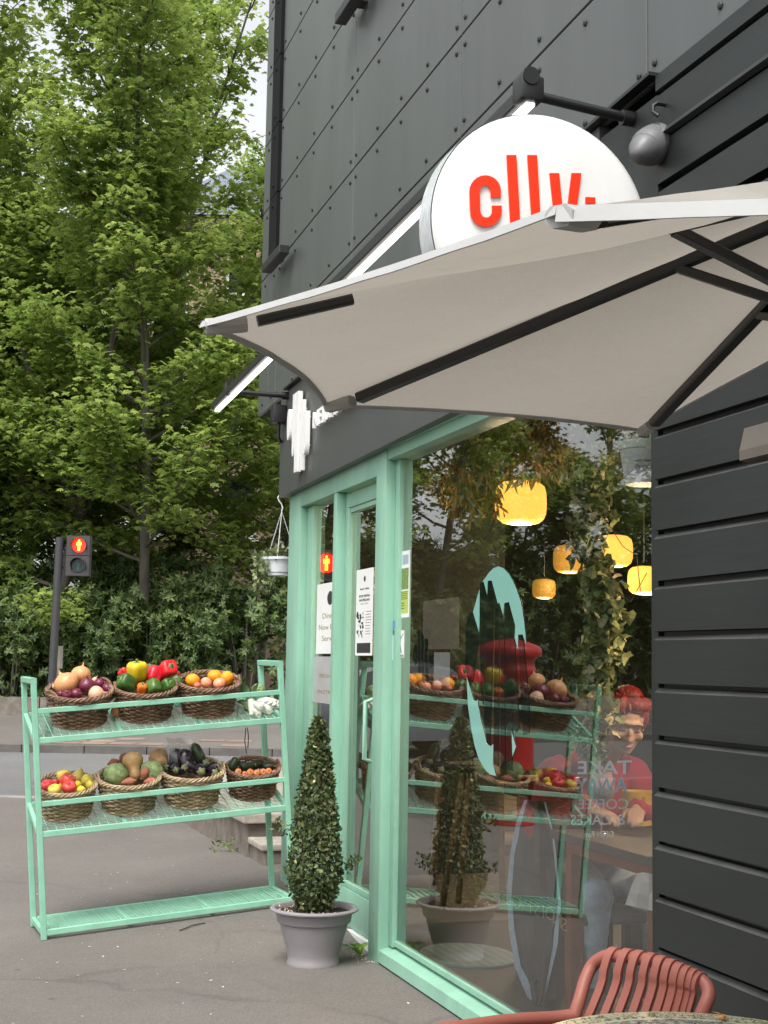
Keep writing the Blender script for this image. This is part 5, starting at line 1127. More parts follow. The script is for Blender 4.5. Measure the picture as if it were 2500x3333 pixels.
# aubergines
V('aub:aub', 1000, 706, 44, .18, (.1,-.5,-.85), 'large shiny aubergine upright at the top of its basket', sq=(1,1,.8)); V('courg:courg', 1068, 668, 34, .22, (-.42,.1,.9), 'fat dark courgette leaning at the back of the aubergine basket', sq=(1,1,.55)); V('aub:aub', 945, 690, 36, .24, (-.3,.2,-.9), 'aubergine inside the clear bag at the back left', sq=(1,1,.8))
V('aub:aub', 947, 752, 30, .13, (0,-.95,-.15), 'aubergine with its green cap at the front left rim', sq=(1,1,.85)); V('aub:aub', 993, 758, 29, .09, (0,-.75,.65), 'aubergine with a pale green cap pointing up at the front rim', sq=(1,1,.8)); V('aub:aub', 1080, 758, 36, .11, (.05,-.97,-.15), 'aubergine with a broad spiky cap in the front middle', sq=(1,1,.85)); V('aub:aub', 1146, 765, 33, .13, (.3,-.9,-.1), 'aubergine with its cap at the front right rim', sq=(1,1,.85)); V('aub:aub', 1100, 722, 34, .20, (.2,-.9,.1), 'aubergine in the second row, cap facing forward', sq=(1,1,.85)); V('aub:aub', 1163, 738, 32, .21, (.7,-.7,.1), 'aubergine at the right rim with its cap turned right', sq=(1,1,.85)); V('aub:aub', 915, 742, 30, .20, (-.8,-.5,.1), 'aubergine at the far left rim of its basket', sq=(1,1,.8)); V('aub:aub', 1030, 740, 36, .16, (.6,-.2,-.4), 'dark aubergine lying under the shiny upright one', sq=(1,1,.8))
V('courg:courg', 1262, 725, 28, .14, (.5,-.1,.86), 'courgette leaning between the aubergine and carrot baskets', sq=(1,1,.5))
w, D = rackpt(968, 655, .24); mb = MB()
n = 12; vs = []
for i in range(n):
    for j in range(n):
        u, v = i/(n-1)-.5, j/(n-1)-.5; vs.append((u*.15+.006*math.sin(9*v+3*u), .03*math.sin(5*u+4*v)+.012*math.sin(17*u*v+9*v), v*.15+.006*math.sin(11*u)))
mb.add(vs, [[i*n+j, i*n+j+1, (i+1)*n+j+1, (i+1)*n+j] for i in range(n-1) for j in range(n-1)]); mb2 = MB(); mb2.add([(x, y+.05+.02*math.cos(20*x), z*.95) for x, y, z in vs], mb.f); mb.add(mb2.v, mb2.f)
o = mb.build('clear_bag', MT['polybag'], None, True); o.location = Vector(w); tag(o, 'clear plastic bag sticking up at the back of the aubergine basket', 'bag')
# carrots and courgettes
for px, py, r_, lab in ((1286,767,19,'carrot at the far left of the carrot basket'), (1320,779,15,'small carrot second from the left at the front rim'), (1350,771,20,'carrot third from the left in the carrot basket'), (1385,774,19,'carrot in the middle of the carrot basket'), (1420,769,19,'carrot right of the middle one in the carrot basket'), (1450,764,18,'carrot second from the right in the carrot basket'), (1479,772,13,'small carrot at the right rim next to the teal post')):
    V('carrot:carrot', px, py, r_, .10+random.uniform(-.01,.01), (random.uniform(-.1,.1), -.92, .32), lab, sq=(1,1,.8))
V('courg:courg', 1335, 738, 24, .22, (1,.1,.12), 'dark courgette lying at the back left of the carrot basket', sq=(1,1,.6)); V('courg:courg', 1400, 728, 22, .26, (1,.2,.05), 'dark courgette lying across the back of the carrot basket', sq=(1,1,.7)); V('courg:courg', 1462, 736, 24, .20, (1,-.2,.1), 'dark courgette lying at the back right of the carrot basket', sq=(1,1,.6))
# cord under the top shelf
a, D = rackpt(1328, 528, .35); b, _ = rackpt(1332, 668, .35); c_, _ = rackpt(1322, 600, .35)
mb = MB(); mb.tube([a, c_, b], .003, 5); a2, _ = rackpt(1336, 528, .35); b2, _ = rackpt(1338, 640, .35); mb.tube([a2, (a2+b2)/2+np.array([.006,0,0]), b2], .003, 5)
o = mb.build('black_cord', MT['black'], None, True); tag(o, 'thin black cord ends dangling under the top shelf', 'cord')

# ---------------------------------------------------------------- topiary in a grey pot
D0 = 7.16; pc = at(1023/KV, 2953/KV, D0); PX, PY = pc[0], pc[1]; gz0 = float(gz(PX, PY)); hz = pc[2] - gz0
t = thing('plant_pot', 'large grey plastic pot with a stepped rim in front of the door', 'pot', (PX, PY, gz0))
k_ = hz/.312
prof = [(.001,.0),(.132,.0),(.133,.012),(.1285,.022),(.130,.06),(.146,.12),(.160,.175),(.170,.222),(.171,.228),(.183,.234),(.186,.24),(.193,.288),(.195,.292),(.213,.294),(.222,.300),(.223,.308),(.216,.316),(.203,.316),(.195,.310),(.190,.27),(.001,.265)]
mb = MB(); mb.lathe([(r, z*k_) for r, z in prof], 64, cap=False); mb.build('pot', MT['greypl'], t, True, world=False, ang=50)
mb = MB(); n = 26; vs = []
for i in range(9):
    for k in range(n):
        r = .192*i/8; a = 2*PI*k/n; vs.append((r*math.cos(a), r*math.sin(a), .283*k_+.018*mnoise.noise((r*math.cos(a)*22, r*math.sin(a)*22, 1))+.016*(1-i/8)))
mb.add(vs, [[i*n+k, i*n+(k+1) % n, (i+1)*n+(k+1) % n, (i+1)*n+k] for i in range(8) for k in range(n)]); mb.build('soil', MT['soil'], t, True, world=False)
npz = 170; aa = rng.uniform(0, 2*PI, npz); rr_ = .19*np.sqrt(rng.uniform(.1, 1, npz)); aa[:90] = rng.normal(3.9, .5, 90); rr_[:90] = rng.uniform(.13, .188, 90)
leaves('fallen_petals', np.stack([rr_*np.cos(aa), rr_*np.sin(aa), np.full(npz, .297*k_)+rng.uniform(0,.01,npz)], -1), rng.uniform(.007,.014,npz), rotset(npz, .6), BOXL, MT['petal'], t, world=False)['kind'] = 'stuff'
t = thing('topiary_shrub', 'small leaved cone shaped shrub growing in the grey pot', 'shrub', (PX, PY, gz0+.29*k_))
HT = 1.215 - (gz0+.29*k_); tp = [(0,.072),(.06,.100),(.16,.136),(.28,.130),(.38,.118),(.47,.108),(.64,.086),(.83,.056),(.95,.032),(1.0,.009)]
N = 6800; hts = rng.uniform(0, 1, N)**1.15; ang = rng.uniform(0, 2*PI, N)
lump = np.array([1+.13*mnoise.noise((math.cos(a)*1.7, math.sin(a)*1.7, h_*5.0)) + .10*mnoise.noise((math.cos(a)*4, math.sin(a)*4, h_*13)) for a, h_ in zip(ang, hts)])
rad_ = np.interp(hts, [p[0] for p in tp], [p[1] for p in tp])*lump*np.where(rng.uniform(0,1,N) < .8, rng.uniform(.82,1.04,N), rng.uniform(.2,.85,N))
P = np.stack([rad_*np.cos(ang), rad_*np.sin(ang), hts*HT], -1)
def outrot(P, n, jit=.75):
    o = P*np.array([1,1,0]); o /= np.linalg.norm(o, axis=1)[:, None]+1e-6; z = o*.9 + np.array([0,0,.45]) + rng.normal(size=(n,3))*jit; z /= np.linalg.norm(z, axis=1)[:, None]
    a = o*.5 + np.array([0,0,.75]) + rng.normal(size=(n,3))*.6; a -= z*(a*z).sum(1)[:, None]; a /= np.linalg.norm(a, axis=1)[:, None]; b = np.cross(a, z); return np.stack([b, a, z], axis=2)
# stray shoots left and right
ex = []
for ax_, az, z0 in ((-.15,.03,.36), (.16,-.06,.20), (.17,.02,.17), (-.13,-.08,.15)):
    for k in range(40):
        u = random.random(); ex.append((ax_*(.8+.55*u)+random.gauss(0,.012), az+random.gauss(0,.016), z0*HT/.9+u*.05+random.gauss(0,.014)))
P = np.concatenate([P, np.array(ex)])
leaves('foliage', P, rng.uniform(.65,1.25,len(P))*.0265, outrot(P, len(P)), BOXL, MT['boxleaf'], t, world=False)
ny = 150; ii = rng.integers(0, len(P), ny); leaves('yellowed_leaves', P[ii]*np.array([1.04,1.04,1]), rng.uniform(.7,1.1,ny)*.026, outrot(P[ii], ny), BOXL, MT['yellowed'], t, world=False)
mb = MB()
for k in range(9):
    a = k*.7; r0 = .05; mb.tube([(r0*math.cos(a), r0*math.sin(a), -.03), (.085*math.cos(a), .085*math.sin(a), .12), (.06*math.cos(a), .06*math.sin(a), .5), (.01, 0, HT*.92)], [.006,.005,.004,.002], 5)
mb.build('stems', MT['bark'], t, True, world=False)

# ---------------------------------------------------------------- hanging basket at the shop corner
HP = at(606, 1207, 9.75); hk = at(604, 1088, 9.75)
t = thing('hanging_basket', 'white plastic hanging basket left of the teal shopfront', 'hanging basket', HP)
q = HP
prof = [(.001,-.115),(.083,-.115),(.085,-.10),(.093,-.095),(.112,-.012),(.126,-.010),(.128,.006),(.120,.008),(.112,.0),(.10,-.02),(.001,-.025)]
mb = MB(); mb.lathe(prof, 40, cap=False, M4=Matrix.Translation(Vector(q))); mb.build('bowl', MT['whitepl'], t, True)
mb = MB(); Hk = np.array([q[0], q[1], hk[2]-.05])
for k in range(3):
    a = 2.2+k*2.094; mb.tube([q+[.122*math.cos(a), .122*math.sin(a), .0], Hk], .0028, 5)
mb.tube([Hk, Hk+[.006,0,.03], Hk+[-.004,0,.055], Hk+[-.022,0,.075], Hk+[-.03,0,.095], Hk+[-.018,0,.115], Hk+[.004,0,.112]], .005, 7)
mb.build('hanger', MT['whitepl'], t, True)
MB().tube([Hk+[-.012,0,.115], Hk+[-.012,0,.6]], .004, 6).build('hook', MT['black'], t)
n = 420; a = rng.uniform(0, 2*PI, n); r_ = .115*np.sqrt(rng.uniform(0,1,n)); P = np.stack([q[0]+r_*np.cos(a), q[1]+r_*np.sin(a), q[2]+rng.uniform(-.01,.12,n)*(1-r_/.2)], -1)
P[:120, 0] = q[0]-rng.uniform(.09,.19,120); P[:120, 1] = q[1]+rng.normal(0,.05,120); P[:120, 2] = q[2]-rng.uniform(-.05,.26,120)
t2 = thing('trailing_plant', 'pale variegated plant trailing from the white hanging basket', 'plant', q)
leaves('foliage', P, rng.uniform(.6,1.2,n)*.035, rotset(n, .3, .4), HEART, pmat('variegated_leaf', (.10,.15,.05), .5, isl=.5, col2=(.30,.34,.17), scale=20, trans=.2), t2)
mb = MB()
for k in range(8): a = random.uniform(2.4, 4.2); mb.tube([q+[0,0,-.02], q+[.1*math.cos(a), .06*math.sin(a), .05], q+[.17*math.cos(a), .06*math.sin(a), -.06], q+[.16*math.cos(a), .05*math.sin(a), -.2]], .002, 4)
mb.build('stems', MT['stem'], t2)

# ---------------------------------------------------------------- steps and low wall beyond the shop
C2 = crop(600, 2550, .24111)
p0 = onZ(*C2(838, 1088), .07); g0 = .07
t = thing('entrance_wall', 'low stone wall with a pale slab top beyond the rack', 'wall', p0)
mb = MB(); mb.box((p0[0], p0[1], -.2), (p0[0]+2.5, p0[1]+4.5, .355), .012); mb.build('stonework', MT['oldstone'], t)
mb = MB(); mb.box((p0[0]-.04, p0[1]-.05, .357), (p0[0]+2.5, p0[1]+1.4, .425), .01); mb.box((p0[0]-.03, p0[1]+1.41, .357), (p0[0]+2.5, p0[1]+4.5, .415), .01); mb.build('coping', MT['concrete'], t)
t = thing('entrance_step', 'worn stone step in front of the low wall beyond the rack', 'step', (p0[0]+.3, p0[1]-.3, .07))
mb = MB(); mb.box((p0[0]+.02, p0[1]-.45, .0), (p0[0]+2.4, p0[1]-.012, .215), .01); mb.build('riser', MT['oldstone'], t)
mb = MB(); mb.box((p0[0]+.0, p0[1]-.47, .217), (p0[0]+2.4, p0[1]-.012, .262), .012); mb.build('tread', MT['concrete'], t)
def weed(name, label, c, n, s, h_, lf=OVAL, mat='laurel'):
    t = thing(name, label, 'weed', c); P = np.array(c)+rng.normal(size=(n,3))*np.array([s, s, 0])+np.stack([np.zeros(n), np.zeros(n), rng.uniform(0, h_, n)], -1); leaves('leaves', P, rng.uniform(.5,1.2,n)*.06, rotset(n, .5), lf, MT[mat], t); return t
wc = onZ(*C2(640, 975), .075); weed('grass_tuft', 'small tuft of weeds at the foot of the low wall beyond the rack', wc, 80, .07, .12, STRIP)
wc = onZ(778, 2072, .0); t = thing('dandelion_weed', 'bright green dandelion weed at the foot of the corner post', 'weed', wc)
vs = []; mb = MB()
for k, (a, Lf) in enumerate(((2.6,.17),(3.1,.15),(2.1,.12),(3.7,.12),(.9,.13),(4.4,.1),(1.5,.1))):
    for i in range(7):
        u0, u1 = i/7, (i+1)/7; w0 = .018*math.sin(PI*min(1, u0+.12))*(1 if i % 2 else .45); w1 = .018*math.sin(PI*min(1, u1+.1))*(.45 if i % 2 else 1)
        z0, z1 = .02+.05*math.sin(u0*2.6), .02+.05*math.sin(u1*2.6); c, s = math.cos(a), math.sin(a)
        mb.add([(wc[0]+c*u0*Lf-s*w0, wc[1]+s*u0*Lf+c*w0, z0), (wc[0]+c*u1*Lf-s*w1, wc[1]+s*u1*Lf+c*w1, z1), (wc[0]+c*u1*Lf+s*w1, wc[1]+s*u1*Lf-c*w1, z1), (wc[0]+c*u0*Lf+s*w0, wc[1]+s*u0*Lf-c*w0, z0)], [(0,1,2,3)])
mb.build('leaves', pmat('dandelion_leaf', (.16,.30,.03), .5, trans=.25, isl=.2), t)
# litter of leaves and twigs on the pavement
n = 320; LL = rng.uniform(-2.2, 1.2, n); DD = rng.uniform(5.0, 14, n)
P = np.array([LD(l, d) for l, d in zip(LL, DD)]); P[:, 2] = gz(P[:, 0], P[:, 1])+.005; P = P[P[:, 0] < -.05]
o = leaves('leaf_litter', P, rng.uniform(.5,1.3,len(P))*.016, rotset(len(P), .93), BOXL, MT['petal']); o['kind'] = 'stuff'; o['label'] = 'tiny pale fallen petals and leaf bits scattered over the pavement'
n = 120; P = np.stack([rng.uniform(-.10,-.012,n), rng.uniform(7.0,8.0,n), np.full(n,.006)], -1); o = leaves('threshold_litter', P, rng.uniform(.5,1.3,n)*.014, rotset(n, .8), BOXL, MT['petal']); o['kind'] = 'stuff'; o['label'] = 'pale crumbs of leaf litter along the door threshold'
for (x0,y0,x1,y1) in ((970,1635,1105,1608),): 
    a = onZ(*C1(x0,y0), .01); b = onZ(*C1(x1,y1), .01); a[2] = float(gz(a[0],a[1]))+.006; b[2] = float(gz(b[0],b[1]))+.006
    o = MB().tube([a, (a+b)/2+[0,.01,.004], b], .004, 6).build('twig', MT['bark']); tag(o, 'thin brown twig on the pavement under the rack', 'twig')
# ---------------------------------------------------------------- parasol
def sc_(p, k=.92): return CAM + (np.array(p, float)-CAM)*k
OCT = [sc_(p) for p in ((-.765,2.794,2.022),(-1.513,2.594,2.003),(-1.9,1.924,1.962),(-1.699,1.177,1.924),(-1.028,.79,1.911),(-.28,.99,1.93),(.107,1.66,1.971),(-.094,2.407,2.009))]
def dep(P): return float((np.array(P)-CAM) @ _F)
for i, (x, y) in enumerate(((1388,926),(708,872),(444,697),(1207,452))): OCT[i] = at(x, y, dep(OCT[i]))
OCT[7] = at(2010, 590, dep(OCT[7])); OCT[4] = at(3007, 380, dep(OCT[4]))
HUB = at(1921, 357, dep(sc_((-.9,1.774,2.293))))
def canvas():
    T = NT('parasol_canvas'); b = T.n('BsdfPrincipled'); b.inputs['Roughness'].default_value = .9
    tc = T.n('TexCoord'); n1 = T.n('TexNoise'); n1.inputs['Scale'].default_value = 2.2; n1.inputs['Detail'].default_value = 9; n1.inputs['Roughness'].default_value = .7; T.l(tc, n1, 3)
    r1 = T.n('ValToRGB'); r1.color_ramp.elements[0].position = .36; r1.color_ramp.elements[1].position = .58; r1.color_ramp.elements[0].color = (.33,.308,.278,1); r1.color_ramp.elements[1].color = (.405,.382,.35,1); T.l(n1, r1, 0, 0)
    n2 = T.n('TexNoise'); n2.inputs['Scale'].default_value = 420; n2.inputs['Detail'].default_value = 2; T.l(tc, n2, 3)
    mx = T.n('Mix', data_type='RGBA', blend_type='MULTIPLY'); mx.inputs[0].default_value = .38; T.l(r1, mx.inputs[6]); T.l(n2.outputs[0], mx.inputs[7])
    T.l(mx.outputs[2], b.inputs['Base Color']); tr = T.n('BsdfTranslucent'); tr.inputs[0].default_value = (.55,.50,.43,1); ms = T.n('MixShader'); ms.inputs[0].default_value = .26; T.l(b, ms, 0, 1); T.l(tr, ms, 0, 2)
    bp_ = T.n('Bump'); bp_.inputs['Strength'].default_value = .2; bp_.inputs['Distance'].default_value = .002; T.l(n2, bp_.inputs['Height']); n3 = T.n('TexNoise'); n3.inputs['Scale'].default_value = 5.5; n3.inputs['Detail'].default_value = 4; n3.inputs['Distortion'].default_value = 1.4; T.l(tc, n3, 3); b2 = T.n('Bump'); b2.inputs['Strength'].default_value = .55; b2.inputs['Distance'].default_value = .02; T.l(n3, b2.inputs['Height']); T.l(bp_, b2.inputs['Normal']); T.l(b2, b.inputs['Normal'])
    T.l(ms, T.out); return T.m
MT['canvas'] = canvas(); MT['canvas_w'] = pmat('canvas_hem', (.43,.435,.43), .9, var=.03, scale=30, bump=.1, trans=.15)
t = thing('parasol', 'large off white parasol with black ribs over the terrace table', 'parasol', (HUB[0], HUB[1], 0))
mb = MB(); NS = 12
def canopy_pt(i, u, v):
    """u from hub to rim, v across panel i"""
    a, b = OCT[i], OCT[(i+1) % 8]; e = a*(1-v)+b*v; c4_ = (OCT[0]+OCT[1]+OCT[2]+OCT[3])/4
    rim = e + (HUB-e)*(.030*4*v*(1-v)); p = HUB*(1-u) + rim*u
    p = p + np.array([0,0,-.030*4*v*(1-v)*math.sin(PI*min(1,u*.97))])
    for k, vv in ((2, v), (3, v)):
        pass
    return p
for i in range(8):
    vs = []; 
    for a in range(NS+1):
        for b in range(NS+1):
            p = canopy_pt(i, a/NS, b/NS); k_ = None
            p = p + np.array([0,0,.0025*mnoise.noise((p[0]*9, p[1]*9, 3.))]); vs.append(p)
    mb.add(vs, [[a*(NS+1)+b, a*(NS+1)+b+1, (a+1)*(NS+1)+b+1, (a+1)*(NS+1)+b] for a in range(NS) for b in range(NS)])
cano = mb.build('canopy', MT['canvas'], t, True)
for i in range(8):
    mb = MB(); vs = []; c = sum(OCT)/8; HD = {3: .013, 2: .007}.get(i, .006)
    for b in range(NS+1):
        p = canopy_pt(i, 1, b/NS); o = (p-c); o[2] = 0; o /= np.linalg.norm(o)
        w = .004*math.sin(b*2.1+i)
        for dx, dz in ((.0,.003), (.004,.002), (.007+w*.3,-HD), (.0045+w*.3,-HD), (.001,-.003)): vs.append(p+o*dx+np.array([0,0,dz]))
    n = 5; mb.add(vs, [[b*n+k, b*n+(k+1) % n, (b+1)*n+(k+1) % n, (b+1)*n+k] for b in range(NS) for k in range(n)]+[[0,1,2,3,4],[NS*n+k for k in range(n)][::-1]])
    mb.build('hem', MT['canvas_w'], cano, True)
RUN = at(1905, 724, dep(HUB))
def rib_at_x(i, vx):
    lo, hi = .05, .9
    for _ in range(40):
        m = (lo+hi)/2; P = HUB+(OCT[i]-HUB)*m; q = P-CAM; x = (CX+FPX*(q @ _RV)/(q @ _F))/KV
        if x > vx: lo = m
        else: hi = m
    return HUB+(OCT[i]-HUB)*lo
for i in range(8):
    e = OCT[i]; d = e-HUB; up_ = np.array([0,0,1.0]); a = HUB + d*.05 - up_*.016; b = HUB + d*.93 - up_*.014
    RW_, RH_ = (.016, .013) if i == 2 else (.024, .017)
    if i == 2:
        m_ = HUB + d*.80 - up_*.014; k_ = rib_at_x(2, 1448) - up_*.016; MB().bar(a, k_, .024, .017, bev=.003).build('rib', MT['black'], t); a = m_
    r_ = MB().bar(a, b, RW_, RH_, bev=.003).build('rib', MT['black'], t)
    mb = MB(); p = e - d/np.linalg.norm(d)*.055 - up_*.014; mb.bar(p, e-up_*.006, .027, .019, bev=.006); mb.build('rib_pocket', MT['canvas_w'], r_)
frac = None
for i in range(8):
    if i == 1: P = rib_at_x(1, 1474)
    elif i == 2: P = rib_at_x(2, 1466)
    else: P = HUB+(OCT[i]-HUB)*.42
    P = P - np.array([0,0,.026]); MB().bar(P, RUN, .020, .014, ext=.006, bev=.002).build('strut', MT['black'], t)
mb = MB(); mb.tube([P_ for P_ in ([HUB[0], HUB[1], .05], HUB-[0,0,.0])], .019, 16); mb.build('pole', MT['black'], t, True)
mb = MB(); mb.tube([RUN-[0,0,.04], RUN+[0,0,.04]], .036, 16); mb.build('runner', MT['black'], t, True)
mb = MB(); mb.tube([HUB-[0,0,.05], HUB+[0,0,.03]], .045, 16); mb.lathe([(.02,.03),(.03,.05),(.022,.09),(.002,.1)], 14, M4=Matrix.Translation(Vector(HUB))); mb.build('hub', MT['black'], t, True)
mb = MB(); mb.box((HUB[0]-.26, HUB[1]-.26, .003), (HUB[0]+.26, HUB[1]+.26, .055), .012); mb.build('base', MT['black'], t)

# ---------------------------------------------------------------- mosaic table
pts = np.array([onZ(x/KV, y/KV, .74)[:2] for x, y in ((1789,3331),(1950,3306),(2100,3294),(2185,3292),(2350,3300),(2500,3324))])
A_ = np.c_[2*pts, np.ones(len(pts))]; sol = np.linalg.lstsq(A_, (pts**2).sum(1), rcond=None)[0]; tcx, tcy = sol[0], sol[1]; tr_ = math.sqrt(sol[2]+tcx**2+tcy**2); tr_ = min(.5, max(.3, tr_))
apex = pts[3]; dirv2 = (np.array([tcx, tcy])-apex); dirv2 /= np.linalg.norm(dirv2); tcx, tcy = apex + dirv2*tr_
def mosaic():
    T = NT('mosaic_top'); b = T.n('BsdfPrincipled'); b.inputs['Roughness'].default_value = .25
    tc = T.n('TexCoord'); fl = T.n('VectorMath', operation='MULTIPLY'); fl.inputs[1].default_value = (1,1,0); T.l(tc, fl, 3); ln = T.n('VectorMath', operation='LENGTH'); T.l(fl, ln)
    v = T.n('TexVoronoi', feature='DISTANCE_TO_EDGE'); v.inputs['Scale'].default_value = 46; T.l(tc, v, 3)
    vc = T.n('TexVoronoi'); vc.inputs['Scale'].default_value = 46; T.l(tc, vc, 3)
    # vine scrolls in the rim band
    nz = T.n('TexNoise'); nz.inputs['Scale'].default_value = 30; nz.inputs['Detail'].default_value = 1.0; nz.inputs['Distortion'].default_value = 2.2; T.l(tc, nz, 3)
    sc = T.n('ValToRGB'); e = sc.color_ramp.elements; e[0].position = .44; e[0].color = (.62,.58,.40,1); e[1].position = .47; e[1].color = (.05,.075,.03,1)
    for p, c in ((.50,(.25,.32,.12)), (.53,(.05,.07,.03)), (.56,(.64,.60,.43)), (.62,(.60,.55,.38)), (.64,(.07,.09,.05)), (.66,(.60,.57,.42))): k = e.new(p); k.color = c4(c)
    T.l(nz, sc, 0, 0)
    inn = T.n('ValToRGB'); e = inn.color_ramp.elements; e[0].position = .42; e[0].color = (.50,.50,.40,1); e[1].position = .50; e[1].color = (.05,.10,.15,1)
    for p, c in ((.56,(.30,.36,.34)), (.62,(.52,.40,.18)), (.68,(.04,.07,.09))): k = e.new(p); k.color = c4(c)
    T.l(nz, inn, 0, 0)
    rg = T.n('ValToRGB'); e = rg.color_ramp.elements; e[0].position = 0; e[0].color = (0,0,0,1); e[1].position = (tr_-.062); e[1].color = (1,1,1,1); rg.color_ramp.interpolation = 'CONSTANT'; T.l(ln.outputs['Value'], rg, 0, 0)
    mx = T.n('Mix', data_type='RGBA'); T.l(rg, mx, 0, 0); T.l(inn, mx.inputs[6]); T.l(sc, mx.inputs[7])
    rl = T.n('ValToRGB'); rl.color_ramp.interpolation = 'CONSTANT'; e = rl.color_ramp.elements; e[0].position = 0; e[0].color = (0,0,0,1); e[1].position = tr_-.074; e[1].color = (1,1,1,1); k = e.new(tr_-.060); k.color = (0,0,0,1); k = e.new(tr_-.012); k.color = (1,1,1,1); T.l(ln.outputs['Value'], rl, 0, 0)
    m2 = T.n('Mix', data_type='RGBA'); T.l(rl, m2, 0, 0); T.l(mx.outputs[2], m2.inputs[6]); m2.inputs[7].default_value = (.66,.62,.46,1)
    gr = T.n('ValToRGB'); gr.color_ramp.elements[0].color = (.25,.24,.2,1); gr.color_ramp.elements[1].position = .035; gr.color_ramp.elements[1].color = (1,1,1,1); T.l(v, gr, 0, 0)
    m3 = T.n('Mix', data_type='RGBA', blend_type='MULTIPLY'); m3.inputs[0].default_value = .8; T.l(m2.outputs[2], m3.inputs[6]); T.l(gr, m3.inputs[7]); T.l(m3.outputs[2], b.inputs['Base Color'])
    bp_ = T.n('Bump'); bp_.inputs['Strength'].default_value = .2; bp_.inputs['Distance'].default_value = .002; T.l(v, bp_.inputs['Height']); T.l(bp_, b.inputs['Normal']); T.l(b, T.out); return T.m
MT['mosaic'] = mosaic()
t = thing('mosaic_table', 'round terrace table with a cream and green mosaic top at the bottom edge', 'table', (tcx, tcy, 0))
mb = MB(); mb.lathe([(.001,.722),(tr_-.004,.722),(tr_,.726),(tr_,.736),(tr_-.004,.74),(.001,.74)], 96, cap=False); top = mb.build('tabletop', MT['mosaic'], t, True, world=False)
mb = MB(); mb.lathe([(.03,.05),(.03,.72)], 16); mb.lathe([(.12,.70),(.12,.7215),(.02,.7215)], 24); mb.build('pedestal', MT['black'], t, True, world=False)
for k in range(3):
    a = k*2.094+.5; MB().tube([(0,0,.12), (.12*math.cos(a), .12*math.sin(a), .09), (.26*math.cos(a), .26*math.sin(a), .012)], .014, 8).build('leg', MT['black'], t, True, world=False)
q = onZ(2365/KV, 3322/KV, .742); q[2] = .7405
t = thing('fallen_leaf', 'small orange dried leaf lying on the mosaic table', 'leaf', q)
leaves('blade', np.array([q+np.array([random.uniform(-.008,.008), random.uniform(-.006,.006), .003+.002*k]) for k in range(7)]), np.full(7,.026), rotset(7, .75), OVAL, pmat('dried_leaf', (.58,.29,.07), .6, isl=.2), t)

# ---------------------------------------------------------------- terracotta slatted armchair
t = thing('garden_chair', 'terracotta plastic armchair with a slatted back at the terrace table', 'chair', (-.75, 3.1, 0))
def spline(P, n):
    P = [np.array(p, float) for p in P]; out = []
    for i in range(len(P)-1):
        p0 = P[max(i-1,0)]; p1 = P[i]; p2 = P[i+1]; p3 = P[min(i+2,len(P)-1)]
        for k in range(n): u = k/n; out.append(.5*((2*p1)+(-p0+p2)*u+(2*p0-5*p1+4*p2-p3)*u*u+(-p0+3*p1-3*p2+p3)*u**3))
    out.append(P[-1]); return out
f = crop(1500, 2300, .6028)
def cx(x, y, X): return onX(*f(x, y), X)
aF = cx(615, 1640, -.66); aFr = onY(945, 2213, 3.26); nb = cx(1290, 1650, -.50)
rail = [cx(615,1640,-.66), cx(640,1560,-.645), cx(672,1450,-.62), cx(715,1365,-.595), cx(785,1322,-.575), cx(870,1322,-.555), cx(1000,1338,-.525), cx(1100,1362,-.50), cx(1200,1398,-.475), cx(1275,1432,-.455), cx(1325,1478,-.445), cx(1338,1530,-.45), cx(1315,1595,-.47), cx(1280,1680,-.505)]
sp = spline(rail, 6); mb = MB(); mb.tube(sp, .0165, 12); mb.build('back_frame', MT['terra'], t, True)
armL = [rail[0]+[.0,0,0], rail[0]+[-.06,-.002,-.002], (aF+aFr)/2+[0,0,.004], aFr+[.06,0,.003], aFr, aFr+[-.035,-.005,-.012], aFr+[-.055,-.01,-.06], aFr+[-.05,-.01,-.2], aFr+[.0,0,-.64]]
mb = MB(); s_ = spline(armL, 5)
for i in range(len(s_)-1): pass
mb.tube(s_, .0165, 12); mb.build('armrest', MT['terra'], t, True)
off = rail[-1]-rail[0]; armR = [np.array(rail[-1]), rail[-1]+[-.06,0,-.01], rail[-1]+[-.22,-.02,-.012], rail[-1]+[-.36,-.02,-.01], rail[-1]+[-.40,-.02,-.03], rail[-1]+[-.41,-.02,-.10], rail[-1]+[-.36,0,-.66]]
mb = MB(); mb.tube(spline(armR, 5), .0165, 12); mb.build('armrest', MT['terra'], t, True)
